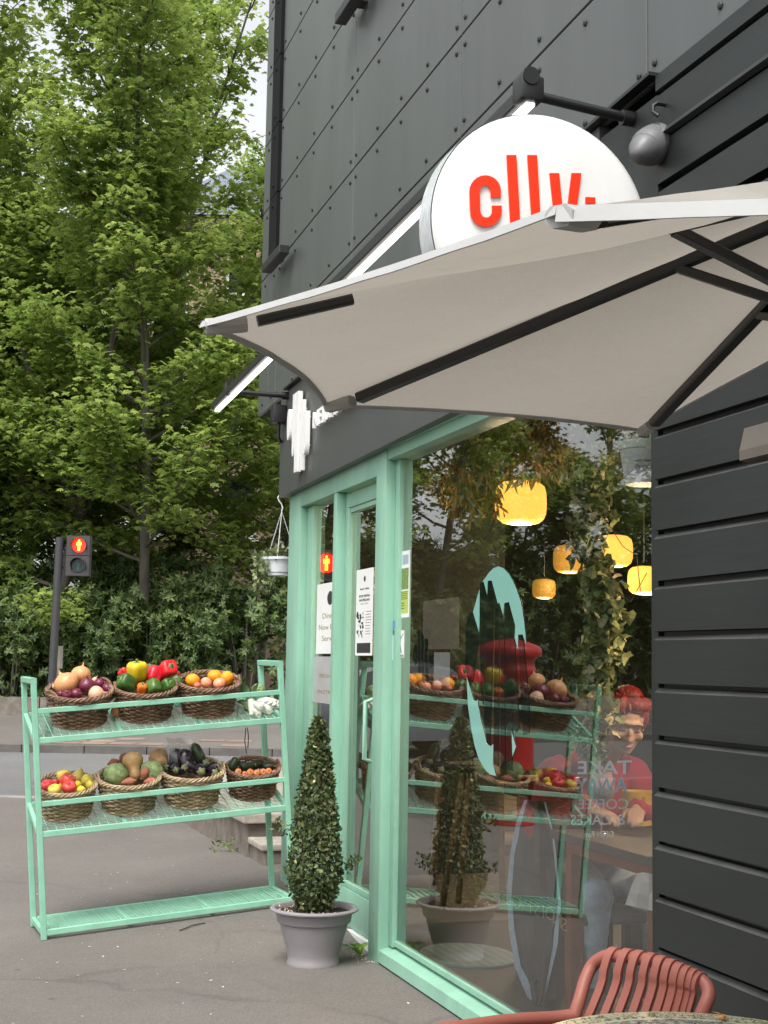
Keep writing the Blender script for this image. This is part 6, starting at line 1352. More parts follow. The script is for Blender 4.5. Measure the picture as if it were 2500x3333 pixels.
# slats wrap over the rail and run down to the seat
dbg = []; ns = 10; xt = [832,903,967,1030,1087,1137,1183,1222,1256,1285]; xb = [720,800,872,945,1010,1070,1122,1166,1204,1235]
railp = np.array(spline(rail, 24)); Lr = ((railp-CAM) @ _RV)/((railp-CAM) @ _F)*FPX+CX; 
def rail_at(px):
    full = 1500+px*.6028; k = int(np.argmin(np.abs(Lr[110:245]-full)))+110; return railp[k], railp[min(k+1,len(railp)-1)]-railp[k-1]
hdir = np.array(rail[11])-np.array(rail[5]); hdir[2] *= .5; hdir /= np.linalg.norm(hdir)
dL = np.array(rail[8])-np.array(rail[5]); dL[2] = 0; dL /= np.linalg.norm(dL); dR = np.array(rail[11])-np.array(rail[8]); dR[2] = 0; dR /= np.linalg.norm(dR)
for i in range(ns):
    p, tg = rail_at(xt[i]); tg = tg/np.linalg.norm(tg); 
    u = i/(ns-1); bX = -.70+.10*u+.02; bt = onY(*f(xb[i], 1648), p[1]+.012); dbg.append((p, bt))
    # continue down to the seat
    dn = bt-p; bot = p + dn*((.46-p[2])/dn[2]); n_ = np.cross(tg, dn); n_ /= np.linalg.norm(n_); 
    if n_[0] > 0: n_ = -n_
    w = .0108; tg = dL*(1-u)+dR*u; tg /= np.linalg.norm(tg)
    path_ = [p - n_*.021 + dn*.0, p - n_*.014 - dn*.075, p - dn*.105, p + n_*.014 - dn*.08, p + n_*.0215 + dn*.03, p+n_*.020+dn*.25, p+dn*.6+n_*.012, bot+n_*.004+np.array([0,0,.06]), bot, bot + np.array([-.12,-.0,-.012]), bot+np.array([-.40,-.0,.0]), bot+np.array([-.43,0,-.02])]
    q_ = spline(path_, 4); mb = MB(); vs = []; m = len(q_)
    for k, c in enumerate(q_):
        d = q_[min(k+1,m-1)]-q_[max(k-1,0)]; d /= np.linalg.norm(d); nn = np.cross(tg, d); nn /= np.linalg.norm(nn); tt = tg
        for s1, s2 in ((-1,-1),(1,-1),(1,1),(-1,1)): vs.append(c+tt*w*s1+nn*.005*s2)
    mb.add(vs, [[k*4+j, k*4+(j+1) % 4, (k+1)*4+(j+1) % 4, (k+1)*4+j] for k in range(m-1) for j in range(4)]+[[0,1,2,3],[(m-1)*4+j for j in range(4)]]); mb.build('slat', MT['terra'], t, True, ang=50)
mb = MB(); a = np.array([rail[0][0]+.02, rail[0][1], .445]); b = np.array([rail[-1][0]+.04, rail[-1][1]-.03, .445]); fr = [a, b, b+[-.46,-.02,0], a+[-.46,0.0,0]]
for k in range(4): mb.bar(fr[k], fr[(k+1) % 4], .03, .03, ext=.012, bev=.006)
mb.build('seat_frame', MT['terra'], t)
for p, q in ((rail[0], [a[0]+.05, a[1]+.02, 0]), (rail[-1], [b[0]+.06, b[1]-.02, 0])): MB().tube([p, [a[0]+.01 if p is rail[0] else b[0]+.01, p[1], .45], q], .0165, 10).build('leg', MT['terra'], t, True)
MB().tube([armR[-1], [armR[-1][0]+.0, armR[-1][1], 0.0]], .0165, 10).build('leg', MT['terra'], t, True)

t.location.z -= .012
# ---------------------------------------------------------------- pillar post box and parked car, seen in the glass
MT['postred'] = pmat('post_box_red', (.40,.013,.011), .3, var=.05)
PB = np.array([-2.83, 12.4, float(gz(-2.83, 12.4))])
t = thing('pillar_box', 'red cylindrical post box with a domed cap mirrored in the shop window', 'post box', PB)
mb = MB(); mb.lathe([(.255,.0),(.255,.10),(.235,.12),(.23,.14),(.23,1.36),(.245,1.38),(.245,1.42),(.235,1.44),(.235,1.50),(.26,1.53)], 48); mb.build('body', MT['postred'], t, True, world=False)
mb = MB(); mb.lathe([(.001,1.532),(.29,1.532),(.30,1.55),(.30,1.60),(.275,1.63),(.15,1.68),(.001,1.70)], 48, cap=False); mb.build('cap', MT['postred'], t, True, world=False)
mb = MB(); mb.box((.20,-.11,1.27), (.243,.11,1.32)); mb.build('slot', MT['black'], t, world=False); mb = MB(); mb.box((.222,-.13,.95), (.238,.13,1.2), .004); mb.build('notice_plate', MT['paper'], t, world=False)
carp = pmat('dark_car_paint', (.035,.04,.05), .2, var=.05, coat=.6); MT['cglass'] = pmat('car_glass', (.01,.012,.014), .05); MT['tyre'] = pmat('tyre', (.012,.012,.012), .8)
cpos = (-4.6, 21.2); cz = float(gz(*cpos))-.1
t = thing('parked_car', 'dark hatchback at the near kerb mirrored in the shop window', 'car', (cpos[0], cpos[1], cz), Euler((0, 0, -YAW)))
side = [(-2.05,.35),(-2.08,.6),(-1.95,.82),(-1.15,.93),(-.55,1.36),(-.1,1.44),(.7,1.44),(1.35,1.30),(1.85,.98),(2.0,.85),(2.05,.5),(1.98,.3),(1.62,.28),(1.5,.5),(1.22,.6),(.94,.5),(.82,.26),(-.82,.26),(-.94,.5),(-1.22,.6),(-1.5,.5),(-1.62,.28)]
mb = MB(); vs = []
for y, tuck in ((-.86,0),(-.80,.04),(.80,.04),(.86,0)):
    s = 1 if tuck else .965
    vs += [(x*s, y*(1-.16*max(0,(z-.9)/.55)), z if tuck else .3+(z-.3)*.97) for x, z in side]
n = len(side); mb.add(vs, [[j*n+k, j*n+(k+1) % n, (j+1)*n+(k+1) % n, (j+1)*n+k] for j in range(3) for k in range(n)]+[list(range(n))[::-1], list(range(3*n,4*n))]); mb.build('body', carp, t, True, world=False, ang=50)
mb = MB()
for s in (-1, 1):
    for P in (((-.98,.95),(-.50,1.31),(-.05,1.37),(-.05,.96)), ((.02,.96),(.02,1.375),(.66,1.37),(1.2,1.25),(1.45,1.0))): 
        mb.add([(x, s*(.872-.16*.86*max(0,(z-.9)/.55)), z) for x, z in P], [list(range(len(P)))])
mb.add([(-1.09,s*.70,.965) for s in (-1,1)]+[(-.585,s*.66,1.352) for s in (1,-1)], [(0,1,2,3)]); mb.add([(1.40,s*.62,1.30) for s in (-1,1)]+[(1.84,s*.68,1.01) for s in (1,-1)], [(0,1,2,3)])
mb.build('window', MT['cglass'], t, world=False)
for x in (-1.22, 1.22):
    for s in (-1, 1):
        mb = MB(); mb.tube([(x, s*.70, .31), (x, s*.865, .31)], .31, 28); w = mb.build('wheel', MT['tyre'], t, True, world=False); mb = MB(); mb.tube([(x, s*.866, .31), (x, s*.872, .31)], .2, 20); mb.build('rim', MT['steel'], w, True, world=False)
for s in (-1, 1): mb = MB(); mb.ell((-1.98, s*.62, .70), (.07,.16,.08)); mb.build('headlight', MT['white'], t, True, world=False)
# ---------------------------------------------------------------- pendants
MT['lamp'] = pmat('lit_lampshade', (.85,.5,.1), .5, emis=(1,.47,.075), estr=1.05); MT['lamp_dim'] = pmat('dim_lampshade', (.6,.33,.06), .5, emis=(1,.48,.07), estr=.24); MT['bulb'] = pmat('lamp_diffuser', (.9,.8,.5), .5, emis=(1,.75,.30), estr=1.6)
def pendant(x, y, D, w, mat, lab):
    c = at(x, y, D); s = w/2
    t = thing('pendant_lamp', lab, 'lamp', c, group='yellow pendant lamps inside the shop')
    prof = [(.45,-.80),(.70,-.76),(.90,-.60),(.985,-.35),(1,-.0),(.985,.4),(.92,.66),(.72,.83),(.40,.88)]
    mb = MB(); mb.lathe([(r*s, z*s) for r, z in prof], 72, lambda a, z: 1+.012*math.cos(36*a), cap=False); mb.build('shade', MT[mat], t, True, world=False)
    mb = MB(); mb.lathe([(.001,-.785*s),(.45*s,-.785*s),(.46*s,-.81*s),(.001,-.80*s)], 32, cap=False); mb.build('diffuser', MT['bulb' if mat == 'lamp' else mat], t, True, world=False)
    mb = MB(); mb.tube([(0,0,.8*s), (0,0,max(.2, 2.96-c[2]))], .006, 6); mb.lathe([(.03,.86*s),(.05,.9*s),(.02,1.1*s)], 12); mb.build('cord', MT['black'], t, True, world=False)
    ll = bpy.data.lights.new('pendant_bulb', 'POINT'); ll.energy = 26 if mat == 'lamp' else 8; ll.color = (1,.74,.45); ll.shadow_soft_size = .07; lo = bpy.data.objects.new('pendant_bulb', ll); COL.objects.link(lo); lo.parent = t; lo.location = (0, 0, -.95*s)
pendant(1125, 1088, 8.2, .295, 'lamp', 'largest lit pendant lamp, half veiled by hanging dried flowers'); pendant(1326, 1192, 11.0, .29, 'lamp', 'bright pendant lamp behind the ivy trail')
pendant(1231, 1209, 9.6, .225, 'lamp_dim', 'dim amber pendant lamp just left of the ivy trail'); pendant(1175, 1273, 11.6, .19, 'lamp_dim', 'smallest dim amber pendant lamp above the teal disc'); pendant(1392, 1255, 8.6, .20, 'lamp', 'pendant lamp cut off by the black timber corner')
_n = len(bpy.data.objects)
pendant(1388, 1255, 8.6, .28, 'lamp', 'pendant lamp over the window table, added unseen to light the seated person')  # added lamp, kept out of view behind the timber, brightens the person
_t = [o for o in bpy.data.objects if o.type == 'EMPTY' and o.get('label', '').startswith('pendant lamp over')][0]; _t.location = (.95, 4.55, 2.0)
[o for o in bpy.data.objects if o.parent == _t and o.type == 'LIGHT'][0].data.energy = 46
# ---------------------------------------------------------------- dried flower bunches along the window head
def dm(n, c1, c2): MT[n] = pmat(n, c1, .75, col2=c2, isl=.35, scale=20, trans=.25)
dm('dry_olive', (.17,.18,.06), (.26,.25,.10)); dm('dry_brown', (.28,.15,.06), (.42,.27,.12)); dm('dry_ochre', (.52,.30,.08), (.66,.44,.16)); dm('dry_grey', (.28,.32,.27), (.42,.46,.40)); dm('dry_orange', (.60,.20,.05), (.70,.32,.08)); dm('dry_green', (.09,.14,.035), (.17,.22,.07))
def bunch(x, y, X, w, h_, n, mats, lab, tm=STRIP, ls=.068):
    y -= 22; c = onX(x, y, X); top = c + np.array([0, 0, h_*.5])
    t = thing('dried_flower_bunch', lab, 'dried flowers', top, group='dried flower bunches hanging in the window')
    for k, m in enumerate(mats):
        nn = n//len(mats); u = rng.uniform(0, 1, nn)**.8; a = rng.uniform(0, 2*PI, nn); r = w*(.18+.82*u)*np.sqrt(rng.uniform(0,1,nn))
        P = np.stack([c[0]+r*np.cos(a)*.6, c[1]+r*np.sin(a), top[2]-u*h_], -1)
        R_ = rotset(nn, .0, 0); d = np.stack([np.cos(a)*.5*u, np.sin(a)*.6*u, -np.ones(nn)], -1)+rng.normal(size=(nn,3))*.45; d /= np.linalg.norm(d, axis=1)[:, None]
        z = rng.normal(size=(nn,3)); z -= d*(z*d).sum(1)[:, None]; z /= np.linalg.norm(z, axis=1)[:, None]; R_ = np.stack([np.cross(d, z), d, z], axis=2)
        leaves('dried_leaves', P, rng.uniform(.6,1.3,nn)*ls, R_, tm if k % 2 == 0 else OVAL, MT[m], t)
    mb = MB()
    for k in range(12): a = random.uniform(0, 6.28); r = w*random.random(); mb.tube([top+[0,0,.12], top+[0,0,0], c+[r*.5*math.cos(a), r*math.sin(a), -h_*random.uniform(.1,.5)]], .0022, 4)
    mb.tube([top+[0,0,.0], top+[0,0,.45]], .003, 4); mb.build('stalks', MT['dry_brown'], t)
BL = [(905,985,.38,.16,.26,150,('dry_green','dry_olive'),'green bunch nearest the corner post under the window head'), (960,1035,.42,.19,.34,190,('dry_ochre','dry_brown','dry_olive'),'ochre and brown bunch second from the corner post'), (1000,1080,.36,.15,.30,150,('dry_ochre','dry_olive','dry_grey'),'low bunch with orange seed heads left of the largest lamp'), (1045,1000,.5,.2,.34,200,('dry_brown','dry_olive','dry_grey'),'brown bunch with silvery leaves left of the largest lamp'),
 (1090,955,.42,.2,.30,190,('dry_green','dry_olive','dry_brown'),'dark green bunch above the largest lamp'), (1065,1085,.55,.10,.22,80,('dry_orange','dry_olive'),'small rust orange bunch touching the largest lamp'), (1150,985,.5,.2,.32,200,('dry_green','dry_ochre','dry_brown'),'bunch whose tips overlap the top of the largest lamp'), (1195,950,.40,.17,.34,170,('dry_ochre','dry_brown'),'ochre bunch between the largest lamp and the ivy'), (1235,960,.5,.16,.34,150,('dry_brown','dry_olive','dry_grey'),'brown bunch just left of the ivy trail'), (1275,930,.4,.14,.26,130,('dry_brown','dry_olive'),'brown bunch above the top of the ivy trail'), (1350,915,.55,.16,.2,120,('dry_green','dry_brown'),'dark bunch above the white pot at the window end')]
for b in BL: bunch(*b)
# ---------------------------------------------------------------- white hanging pot with trailing ivy
c = onX(1396, 962, .30); c[1] -= .0
t = thing('hanging_pot', 'white plastic hanging pot at the top right of the window', 'hanging pot', c)
mb = MB(); mb.lathe([(.001,-.150),(.078,-.150),(.080,-.125),(.084,-.12),(.098,-.022),(.104,-.020),(.107,.0),(.107,.010),(.10,.012),(.09,-.02),(.001,-.03)], 40, cap=False); mb.build('pot', MT['whitepl'], t, True, world=False)
mb = MB()
for k in range(3): a = .9+k*2.094; mb.tube([(.106*math.cos(a), .106*math.sin(a), .0), (0,0,.30)], .004, 6)
mb.tube([(0,0,.30), (0,0,.75)], .004, 6); mb.build('hanger', MT['whitepl'], t, True, world=False)
mb = MB(); vs, fs = text_poly('with love from', .017, .0003); vs2, fs2 = text_poly('Provisions', .026, .0003); 
def onpot(vs, x0, z0): 
    out = []
    for v in vs: a = math.atan2(-.953, -.30)+ (v[0]+x0)/.094; r = .0945+(z0+v[1]+.075)*.11+.0012; out.append((r*math.cos(a), r*math.sin(a), z0+v[1]))
    return out
mb.add(onpot(vs, -.06, -.075), fs); mb.add(onpot(vs2, -.06, -.10), fs2); mb.build('lettering', MT['ink'], t, world=False)
MT['ivy'] = pmat('ivy_leaf', (.14,.19,.075), .45, col2=(.34,.37,.18), scale=14, isl=.6, trans=.2); MT['ivy_pale'] = pmat('withered_ivy_leaf', (.62,.53,.36), .6, isl=.3, trans=.2)
t = thing('ivy_trail', 'long ivy trail with some withered leaves hanging inside the window', 'ivy', onX(1300, 960, .3))
path_ = [(1308,905),(1296,960),(1272,1040),(1282,1100),(1268,1170),(1290,1240),(1308,1310),(1308,1380),(1294,1440),(1282,1500),(1294,1550),(1272,1595),(1284,1640)]
sp = spline([onX(x, y, .30+.03*math.sin(i)) for i, (x, y) in enumerate(path_)], 12); sp = np.array(sp)
mb = MB()
for k in range(5): mb.tube([p+np.array([.03*math.sin(i*.17+k), .05*math.cos(i*.13+k*2), 0]) for i, p in enumerate(sp)][k:: 2], .0022, 4)
e = onX(1375, 1200, .33); mb.tube([sp[30], onX(1345,1180,.3), e, onX(1385,1290,.33)], .002, 4); mb.tube([sp[60], onX(1362,1300,.3), onX(1397,1238,.3)], .002, 4); mb.build('stems', MT['bark'], t)
n = 2300; f_ = rng.uniform(0, 1, n)**.9; idx = f_*(len(sp)-1); i0 = idx.astype(int).clip(0, len(sp)-2); P = sp[i0]+(sp[i0+1]-sp[i0])*(idx-i0)[:, None]
wd = np.interp(f_, [0,.1,.3,.5,.75,.9,1], [.075,.062,.052,.056,.046,.044,.028]); P = P+rng.normal(size=(n,3))*np.stack([wd*.55, wd*.75, wd*.3], -1)
pal = rng.uniform(0,1,n) < .2; P[:,0] = np.clip(P[:,0], .12, 1)
ro = rotset(n, .15, .6); leaves('foliage', P[~pal], rng.uniform(.55,1.2,(~pal).sum())*.052, ro[~pal], HEART, MT['ivy'], t); leaves('withered_leaves', P[pal], rng.uniform(.5,1.05,pal.sum())*.047, ro[pal], HEART, MT['ivy_pale'], t)

# ---------------------------------------------------------------- window table and what stands on it
TZ = .835; MT['redwood'] = pmat('red_stained_wood', (.22,.05,.025), .5, var=.2, scale=8, stretch=(1,.2,1)); MT['darkwood'] = pmat('dark_tabletop', (.035,.026,.022), .65, var=.3, scale=8, stretch=(1,.2,1))
t = thing('window_table', 'dark topped table with red legs inside the window', 'table', (.55, 5.2, .06))
mb = MB(); mb.box((.24, 4.62, TZ-.035), (.86, 5.46, TZ), .004); mb.build('tabletop', MT['darkwood'], t)
mb = MB(); mb.box((.29, 4.67, TZ-.085), (.31, 5.41, TZ-.036)); mb.box((.79, 4.67, TZ-.085), (.81, 5.41, TZ-.036)); mb.box((.312, 5.39, TZ-.085), (.788, 5.41, TZ-.036)); mb.build('apron', MT['redwood'], t)
for x in (.29, .76):
    for y in (4.67, 5.36): mb = MB(); mb.box((x-.003, y-.003, .062), (x+.05, y+.05, TZ-.0365), .004); mb.build('leg', MT['redwood'], t)
gls = bagmat('wine_glass_glass', (.85,.9,.9), .14)
w = onX(1299, 1790, .37); w[2] = TZ
t = thing('wine_glass', 'stemmed wine glass on the window table before the red hoodie', 'glass', w)
mb = MB(); mb.lathe([(.001,.002),(.036,.002),(.034,.005),(.008,.010),(.0045,.02),(.0045,.10),(.012,.112),(.042,.135),(.055,.17),(.054,.205),(.043,.25),(.041,.25),(.052,.205),(.053,.17),(.04,.138),(.001,.116)], 40, cap=False); mb.build('bowl', gls, t, True, world=False)
mb = MB(); mb.lathe([(.001,.118),(.038,.1385),(.0515,.17),(.0515,.185),(.001,.185)], 32, cap=False); mb.build('drink', pmat('dark_wine', (.02,.008,.02), .1), t, True, world=False)
w = onX(1376, 1770, .69); w[2] = TZ
MT['tin'] = pmat('yellow_tin', (.58,.36,.03), .4, var=.1)
t = thing('yellow_tin', 'yellow food tin with red chilli pictures on the window table', 'tin', w)
mb = MB(); mb.lathe([(.001,.0),(.062,.0),(.064,.004),(.0625,.008),(.0625,.034),(.0635,.036),(.0625,.038),(.0625,.135),(.064,.14),(.064,.144),(.06,.143),(.058,.125),(.001,.12)], 40, cap=False); mb.build('body', MT['tin'], t, True, world=False)
mb = MB()
for a0, z0, s in ((-2.3,.10,1),(-1.7,.105,.9),(-2.0,.075,.8)):
    for k in range(4): a = a0+k*.07; mb.add([( .0634*math.cos(a+u), .0634*math.sin(a+u), z0+v*s) for u, v in ((-.02,.02),(.02,.02),(.03-.02*k,-.035))], [(0,1,2)])
mb.build('print', MT['hoodie'], t, world=False); mb = MB(); mb.ell((.062*math.cos(-1.45),.062*math.sin(-1.45),.06), (.006,.02,.024)); mb.build('leaf_print', MT['courg'], t, True, world=False)
w = onX(1248, 1740, .42); w[2] = TZ
t = thing('bottle', 'small dark bottle on the window table left of the wine glass', 'bottle', w)
mb = MB(); mb.lathe([(.001,.0),(.03,.0),(.032,.01),(.032,.10),(.012,.14),(.012,.19),(.001,.19)], 24, cap=False); mb.build('body', pmat('brown_bottle', (.05,.02,.01), .1), t, True, world=False); mb = MB(); mb.lathe([(.0135,.175),(.0135,.20),(.001,.2)], 16); mb.build('cap', MT['steel'], t, True, world=False)
# hanging napkin
t = thing('white_napkin', 'crumpled white napkin hanging at the table corner by the timber edge', 'napkin', onX(1385, 1925, .25))
NP = [[(1376,1886),(1390,1884),(1402,1886),(1414,1890)],[(1366,1908),(1384,1905),(1402,1906),(1420,1910)],[(1357,1934),(1380,1930),(1402,1932),(1424,1936)],[(1350,1954),(1374,1960),(1400,1966),(1426,1970)]]
vs = []
for k in (0, 1):
    for i, row in enumerate(NP):
        for j, (x, y) in enumerate(row): vs.append(onX(x, y, .22+.018*math.sin(j*2.2+i*1.3)+.012*k))
fs = []
for k in (0, 1): fs += [[k*16+i*4+j, k*16+i*4+j+1, k*16+(i+1)*4+j+1, k*16+(i+1)*4+j] for i in range(3) for j in range(3)]
fs += [[i*4, (i+1)*4, 16+(i+1)*4, 16+i*4] for i in range(3)]+[[i, i+1, 17+i, 16+i] for i in range(3)]+[[12+i, 13+i, 29+i, 28+i] for i in range(3)]+[[i*4+3, (i+1)*4+3, 19+(i+1)*4, 19+i*4] for i in range(3)]
mb = MB(); mb.add(vs, fs); mb.build('cloth', MT['paper'], t)
# coat draped from a stool
C4 = crop(1500, 2300, .6028)
t = thing('draped_coat', 'charcoal coat with pale blue edging hanging beside the seated person', 'coat', onX(*C4(400, 1000), .34))
Lf = [(345,505),(298,640),(268,800),(252,1000),(262,1200),(292,1400),(345,1530),(385,1622)]; Rt = [(455,515),(500,690),(520,880),(538,1060),(528,1180),(520,1280),(488,1420),(440,1615)]
def sheetgrid(X0, nseg, amp, th):
    vs = []
    for k in (0, 1):
        for (a, b) in zip(Lf, Rt):
            for j in range(nseg+1):
                u = j/nseg; x = a[0]*(1-u)+b[0]*u; y = a[1]*(1-u)+b[1]*u; vs.append(onX(*C4(x, y), X0+amp*math.sin(j*1.7+a[1]*.004)-.05*math.sin(PI*u)+th*k))
    m = nseg+1; n = len(Lf); N_ = n*m
    fs = [[k*N_+i*m+j, k*N_+i*m+j+1, k*N_+(i+1)*m+j+1, k*N_+(i+1)*m+j] for k in (0,1) for i in range(n-1) for j in range(nseg)]
    fs += [[i*m, (i+1)*m, N_+(i+1)*m, N_+i*m] for i in range(n-1)]+[[i*m+nseg, (i+1)*m+nseg, N_+(i+1)*m+nseg, N_+i*m+nseg] for i in range(n-1)]+[[j, j+1, N_+j+1, N_+j] for j in range(nseg)]+[[N_-m+j, N_-m+j+1, 2*N_-m+j+1, 2*N_-m+j] for j in range(nseg)]
    return vs, fs
vs, fs = sheetgrid(.36, 8, .012, .05); mb = MB(); mb.add(vs, fs); mb.build('cloth', MT['coat'], t, True)
mb = MB()
for side_, wv in ((Lf, (26,30,24,26,30,34,52,70)), (Rt, (10,10,12,16,22,26,28,40))):
    vs = []
    for (x, y), w in zip(side_, wv):
        s = 1 if side_ is Lf else -1
        for q in (0, 1):
            for X in (.335, .347): vs.append(onX(*C4(x+s*w*q-(3*s), y), X))
    mb.add(vs, [[i*4+a, i*4+b, (i+1)*4+b, (i+1)*4+a] for i in range(len(side_)-1) for a, b in ((0,1),(1,3),(3,2),(2,0))])
mb.build('edging', MT['denim'], t)
# chair the person sits on
HX, HY, SEAT = .67, 6.12, .47
t = thing('cafe_chair', 'dark square legged chair under the seated person', 'chair', (HX, HY, .06))
mb = MB(); mb.box((HX-.21, HY-.22, SEAT-.05), (HX+.21, HY+.24, SEAT), .012); mb.build('seat', MT['coat'], t)
for x in (-.2, .15):
    for y in (-.21, .18): mb = MB(); mb.box((HX+x, HY+y, .062), (HX+x+.05, HY+y+.05, SEAT-.051), .004); mb.build('leg', MT['black'], t)
mb = MB(); mb.box((HX-.2, HY+.20, SEAT+.002), (HX-.16, HY+.235, .98), .006); mb.box((HX+.16, HY+.20, SEAT+.002), (HX+.2, HY+.235, .98), .006); mb.box((HX-.2, HY+.20, .80), (HX+.2, HY+.232, .985), .01); mb.build('backrest', MT['redwood'], t)
q = onX(1225, 2010, .42); t = thing('stool', 'charcoal square legged stool behind the draped coat', 'stool', (.50, q[1]+.05, .06))
mb = MB(); mb.box((.38, q[1]-.12, .42), (.74, q[1]+.24, .47), .01); mb.build('seat', MT['coat'], t)
for x in (.39, .67):
    for y in (-.10, .17): mb = MB(); mb.box((x, q[1]+y, .062), (x+.055, q[1]+y+.055, .4195), .004); mb.build('leg', MT['coat'], t)

MT['bluemat'] = pmat('pale_blue_tile', (.30,.46,.52), .35, var=.1, scale=12)
q = onZ(1012, 2062, .07); t = thing('round_mat', 'pale blue round mat with line pattern on the shop floor', 'mat', q)
mb = MB(); mb.add([(q[0]+.24*math.cos(a), q[1]+.30*math.sin(a), .064) for a in np.linspace(0, 2*PI, 49)[:-1]]+[(q[0]+.235*math.cos(a), q[1]+.295*math.sin(a), .072) for a in np.linspace(0, 2*PI, 49)[:-1]], [list(range(48, 96))]+[[k, (k+1) % 48, 48+(k+1) % 48, 48+k] for k in range(48)]); mb.build('mat', MT['bluemat'], t)
mb = MB()
for k in range(-4, 5):
    w = .29*math.sqrt(1-(k*.052/.24)**2)*.95 if abs(k*.052) < .235 else 0
    if w: mb.box((q[0]+k*.052-.003, q[1]-w, .0725), (q[0]+k*.052+.003, q[1]+w, .0735))
mb.build('pattern', MT['paper'], t)
ST = lambda x, y: at(x, y, 7.9)
t = thing('wooden_stool', 'tall brown wooden stool with splayed legs inside the window behind the shrub reflection', 'stool', [ST(985,1960)[0], ST(985,1960)[1], .06])
for (x0, y0, x1, y1) in ((1000,1668,955,1962), (1012,1668,990,1950), (948,1672,932,1955), (1082,1690,1086,1950)):
    MB().tube([ST(x0, y0), ST(x1, y1)], [.016,.019], 10).build('leg', MT['wood'], t, True)
a = ST(1015, 1655); mb = MB(); mb.lathe([(.001,-.02),(.15,-.02),(.16,.0),(.15,.02),(.001,.022)], 32, cap=False, M4=Matrix.Translation(Vector(a))); mb.build('seat', MT['darkwood'], t, True)

# ---------------------------------------------------------------- seated person
def fuse(name, mb, mat, parent, vox=.008, smooth=6, disp=None):
    me = bpy.data.meshes.new(name); me.from_pydata(mb.v, [], mb.f); o = bpy.data.objects.new(name, me); COL.objects.link(o)
    m = o.modifiers.new('fuse', 'REMESH'); m.mode = 'VOXEL'; m.voxel_size = vox; s = o.modifiers.new('ease', 'SMOOTH'); s.factor = .5; s.iterations = smooth
    dg = bpy.context.evaluated_depsgraph_get(); me2 = bpy.data.meshes.new_from_object(o.evaluated_get(dg)); bpy.data.objects.remove(o); bpy.data.meshes.remove(me)
    if disp:
        for v in me2.vertices: v.co += Vector(disp(v.co)); 
    for p in me2.polygons: p.use_smooth = True
    me2.materials.clear(); me2.materials.append(mat); o = bpy.data.objects.new(name, me2); COL.objects.link(o); hang(o, parent); return o
pr = thing('person', 'person with red hair in a red hoodie and blue jeans seated inside the window', 'person', (HX, HY, .06))
HIP = np.array([HX, HY, .555]); NECK = np.array([.645, 5.86, 1.075]); HEAD = at(1350, 1562, 5.85); 
HEAD = np.array([HEAD[0], HEAD[1], HEAD[2]])
# head frame: faces the camera side, tipped down
fwd = np.array([-.22, -.93, -.30]); fwd /= np.linalg.norm(fwd); rt = np.cross(fwd, (0.10,0,1)); rt /= np.linalg.norm(rt); upv = np.cross(rt, fwd)
HR = np.stack([rt, fwd, upv], axis=1)
hp = lambda x, y, z: HEAD + HR @ np.array([x, y, z])
mb = MB()
E = lambda c, r, rot=HR, n=20, m=14: mb.ell(c, r, n, m, rot)
E(hp(0,-.012,.035), (.076,.096,.088)); E(hp(0,.022,-.035), (.062,.070,.080)); E(hp(0,.060,-.092), (.030,.026,.024)); E(hp(0,.03,-.07), (.050,.055,.045))
E(hp(0,.090,-.022), (.011,.016,.028)); E(hp(0,.102,-.038), (.0145,.012,.010)); E(hp(-.014,.092,-.040), (.009,.009,.008)); E(hp(.014,.092,-.040), (.009,.009,.008))
E(hp(0,.080,.028), (.058,.016,.011)); E(hp(0,.084,-.064), (.024,.010,.006)); E(hp(0,.083,-.073), (.020,.010,.006))
for s in (-1, 1):
    E(hp(s*.042,.070,-.025), (.022,.020,.022)); E(hp(s*.031,.078,.008), (.016,.010,.010)); E(hp(s*.077,-.005,-.005), (.010,.018,.030))
mb.tube([hp(0,-.02,-.05), (hp(0,-.02,-.09)+NECK)/2, NECK+[0,.02,-.03]], [.055,.054,.065], 16)
LSH = NECK+[-.185,.035,-.055]; RSH = NECK+[.185,.005,-.055]
def arm(mb, sh, el, wr, r, skin=False):
    mb.tube([sh, (sh+el)/2, el, (el+wr)/2, wr], [r[0], r[1], r[2], r[3], r[4]], 14); mb.ell(sh, r[0]*1.05); mb.ell(el, r[2]*1.04)
LEL = np.array([.36, 5.84, .80]); LWR = np.array([.46, 5.52, .905]); REL = np.array([.93, 5.72, .82]); RWR = np.array([.66, 5.50, .905])
arm(mb, LSH, LEL, LWR, (.045,.042,.038,.036,.026)); arm(mb, RSH, REL, RWR, (.045,.042,.038,.036,.026))
mb.tube([NECK+[0,.02,-.03], (NECK+HIP)/2+[0,.03,0], HIP+[0,.02,0]], [.10,.13,.13], 18)
def hand(mb, wr, d, n_, s):
    """palm, four bent fingers of unequal length, thumb off the side of the palm"""
    d = np.array(d, float); d /= np.linalg.norm(d); n_ = np.array(n_, float); n_ -= d*(n_ @ d); n_ /= np.linalg.norm(n_); sd = np.cross(d, n_)*s
    RMh = np.stack([sd, d, n_], axis=1); mb.ell(wr+d*.045, (.040,.050,.015), 14, 10, RMh); mb.tube([wr-d*.02, wr+d*.02], [.026,.028], 12)
    for k, (o, L) in enumerate(((-.028,.062),(-.0095,.074),(.0095,.070),(.027,.055))):
        p0 = wr+d*.082+sd*o; p1 = p0+d*L*.45-n_*L*.10; p2 = p1+d*L*.28-n_*L*.25; p3 = p2+d*L*.08-n_*L*.28; mb.tube([p0-d*.02, p0, p1, p2, p3], [.0095,.0092,.0085,.0078,.0062], 8)
    p0 = wr+d*.025-sd*.034; p1 = p0+d*.030-sd*.018-n_*.012; p2 = p1+d*.032-sd*.002-n_*.012; mb.tube([p0, p1, p2], [.013,.0105,.0075], 8)
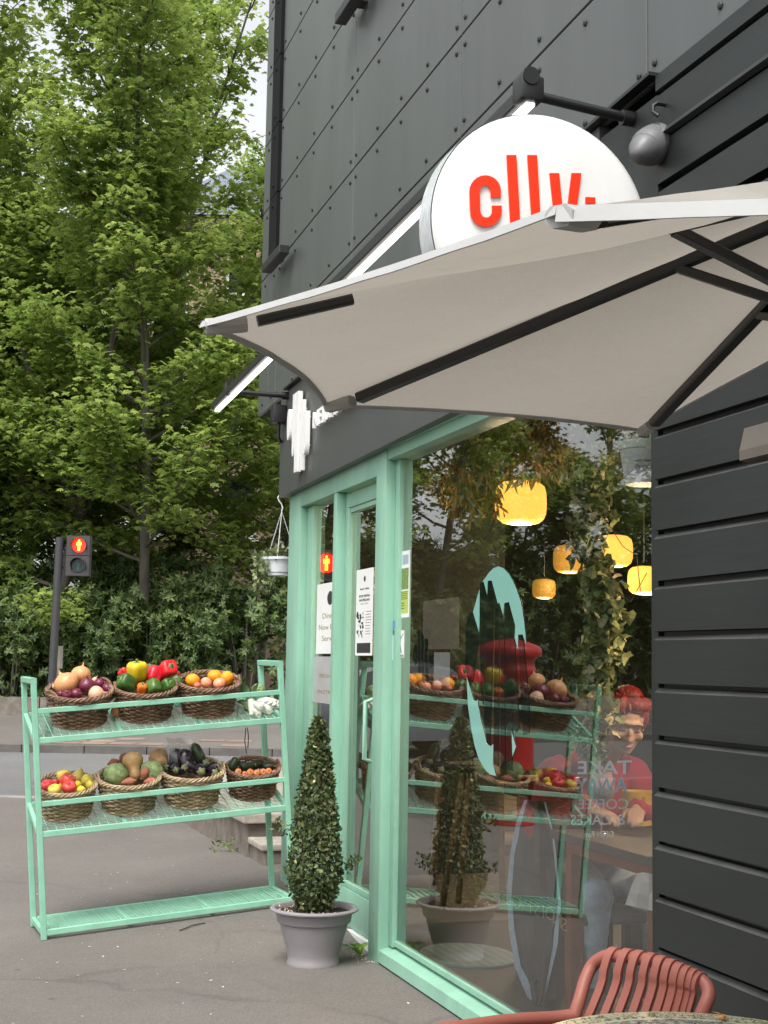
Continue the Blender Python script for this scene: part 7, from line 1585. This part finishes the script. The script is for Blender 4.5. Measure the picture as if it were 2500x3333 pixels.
hand(mb, LWR, (.30,-.75,-.10), (0,-.1,1), 1); hand(mb, RWR, (-.45,-.75,-.10), (0,-.1,1), -1)
body = fuse('body', mb, MT['skin'], pr, .0062, 3)
# eyes, brows, lips
mb = MB()
for s in (-1, 1):
    P = [hp(s*.031+u*.014, .0885-.002*abs(u)*3, .000+.004*math.cos(u*1.6)-.006) for u in (-1,-.5,0,.5,1)]; mb.tube(P, .0022, 6)
    P = [hp(s*.031+u*.018, .0945-.004*abs(u), .024+.004*math.cos(u*1.6)) for u in (-1,-.5,0,.5,1)]; mb.tube(P, .0026, 6)
mb.build('brows', pmat('brow', (.08,.03,.02), .7), body, True)
mb = MB(); mb.tube([hp(u*.024, .0935-.008*u*u, -.068+.003*u*u*-1) for u in np.linspace(-1,1,7)], [.001,.0035,.0045,.004,.0045,.0035,.001], 8); mb.build('lips', pmat('lips', (.38,.12,.10), .4), body, True)
# hair: short, layered red
mb = MB(); mb.ell(hp(0,-.025,.055), (.086,.100,.084), 24, 16, HR); mb.ell(hp(0,-.055,.01), (.078,.066,.085), 20, 14, HR); mb.ell(hp(-.02,.045,.098), (.06,.045,.034), 18, 12, HR); mb.ell(hp(.045,.035,.085), (.04,.045,.04), 16, 10, HR); mb.ell(hp(.0,-.02,.12), (.06,.06,.035), 16, 10, HR)
for s in (-1, 1): mb.ell(hp(s*.076,.005,.035), (.014,.035,.05), 12, 10, HR)
for k in range(110):
    a = random.uniform(-2.6, 2.6); x = .085*math.sin(a); y = -.02+.085*math.cos(a); z = random.uniform(.085,.13) if abs(a) < 1.2 else random.uniform(-.02,.12)
    r0 = hp(x*.8, y*.8, z); d = HR @ np.array([x*.25+random.gauss(0,.02), y*.2+random.gauss(0,.02), -.03+random.gauss(0,.02)]); mb.tube([r0, r0+d*.6, r0+d*1.1], [.008,.006,.003], 6)
fuse('hair', mb, MT['hair'], pr, .0048, 1)
# hoodie
mb = MB(); mb.tube([NECK+[0,.03,-.02], NECK+[0,.05,-.12], (NECK+HIP)/2+[0,.04,.02], HIP+[0,.02,.10], HIP+[0,.01,.02]], [.125,.185,.185,.19,.185], 22)
mb.tube([LSH+[.06,0,.03], LSH, (LSH+LEL)/2, LEL, (LEL+LWR)/2, LWR+(LWR-LEL)*.06], [.075,.082,.074,.066,.056,.046], 16); mb.tube([RSH+[-.06,0,.03], RSH, (RSH+REL)/2, REL, (REL+RWR)/2, RWR+(RWR-REL)*.06], [.075,.082,.074,.066,.056,.046], 16)
for p, r in ((LSH,.083),(RSH,.083),(LEL,.068),(REL,.068)): mb.ell(p, r)
mb.tube([NECK+[.085*math.cos(a), .03+.075*math.sin(a), .0+.03*math.sin(a)] for a in np.linspace(0, 2*PI, 17)[:-1]], .034, 10, closed=True); mb.ell(NECK+[0,.13,-.02], (.10,.06,.07))
fuse('hoodie', mb, MT['hoodie'], pr, .009, 5, lambda c: .007*np.array([mnoise.noise((c.x*9, c.y*9, c.z*16)), mnoise.noise((c.x*9+5, c.y*9, c.z*16)), 0]))
# jeans and shoes
KL = np.array([.50, 5.56, .545]); KR = np.array([.76, 5.62, .545]); AL = np.array([.52, 5.66, .16]); AR = np.array([.82, 5.72, .16])
mb = MB(); mb.ell(HIP+[0,.01,-.01], (.185,.15,.11)); 
for s, k, a in ((-1, KL, AL), (1, KR, AR)): mb.tube([HIP+[s*.09,0,-.005], HIP*.5+k*.5+[s*.02,0,.012], k, k*.6+a*.4, a], [.105,.092,.072,.062,.054], 18); mb.ell(k, .074)
fuse('jeans', mb, MT['denim'], pr, .009, 4, lambda c: .006*np.array([mnoise.noise((c.x*14, c.y*10, c.z*26)), 0, mnoise.noise((c.x*14, c.y*22+3, c.z*14))]))
for a in (AL, AR):
    mb = MB(); mb.ell(a+[0,-.07,-.055], (.045,.12,.04)); mb.ell(a+[0,.0,-.04], (.042,.05,.05)); fuse('shoe', mb, MT['coat'], pr, .008, 3)
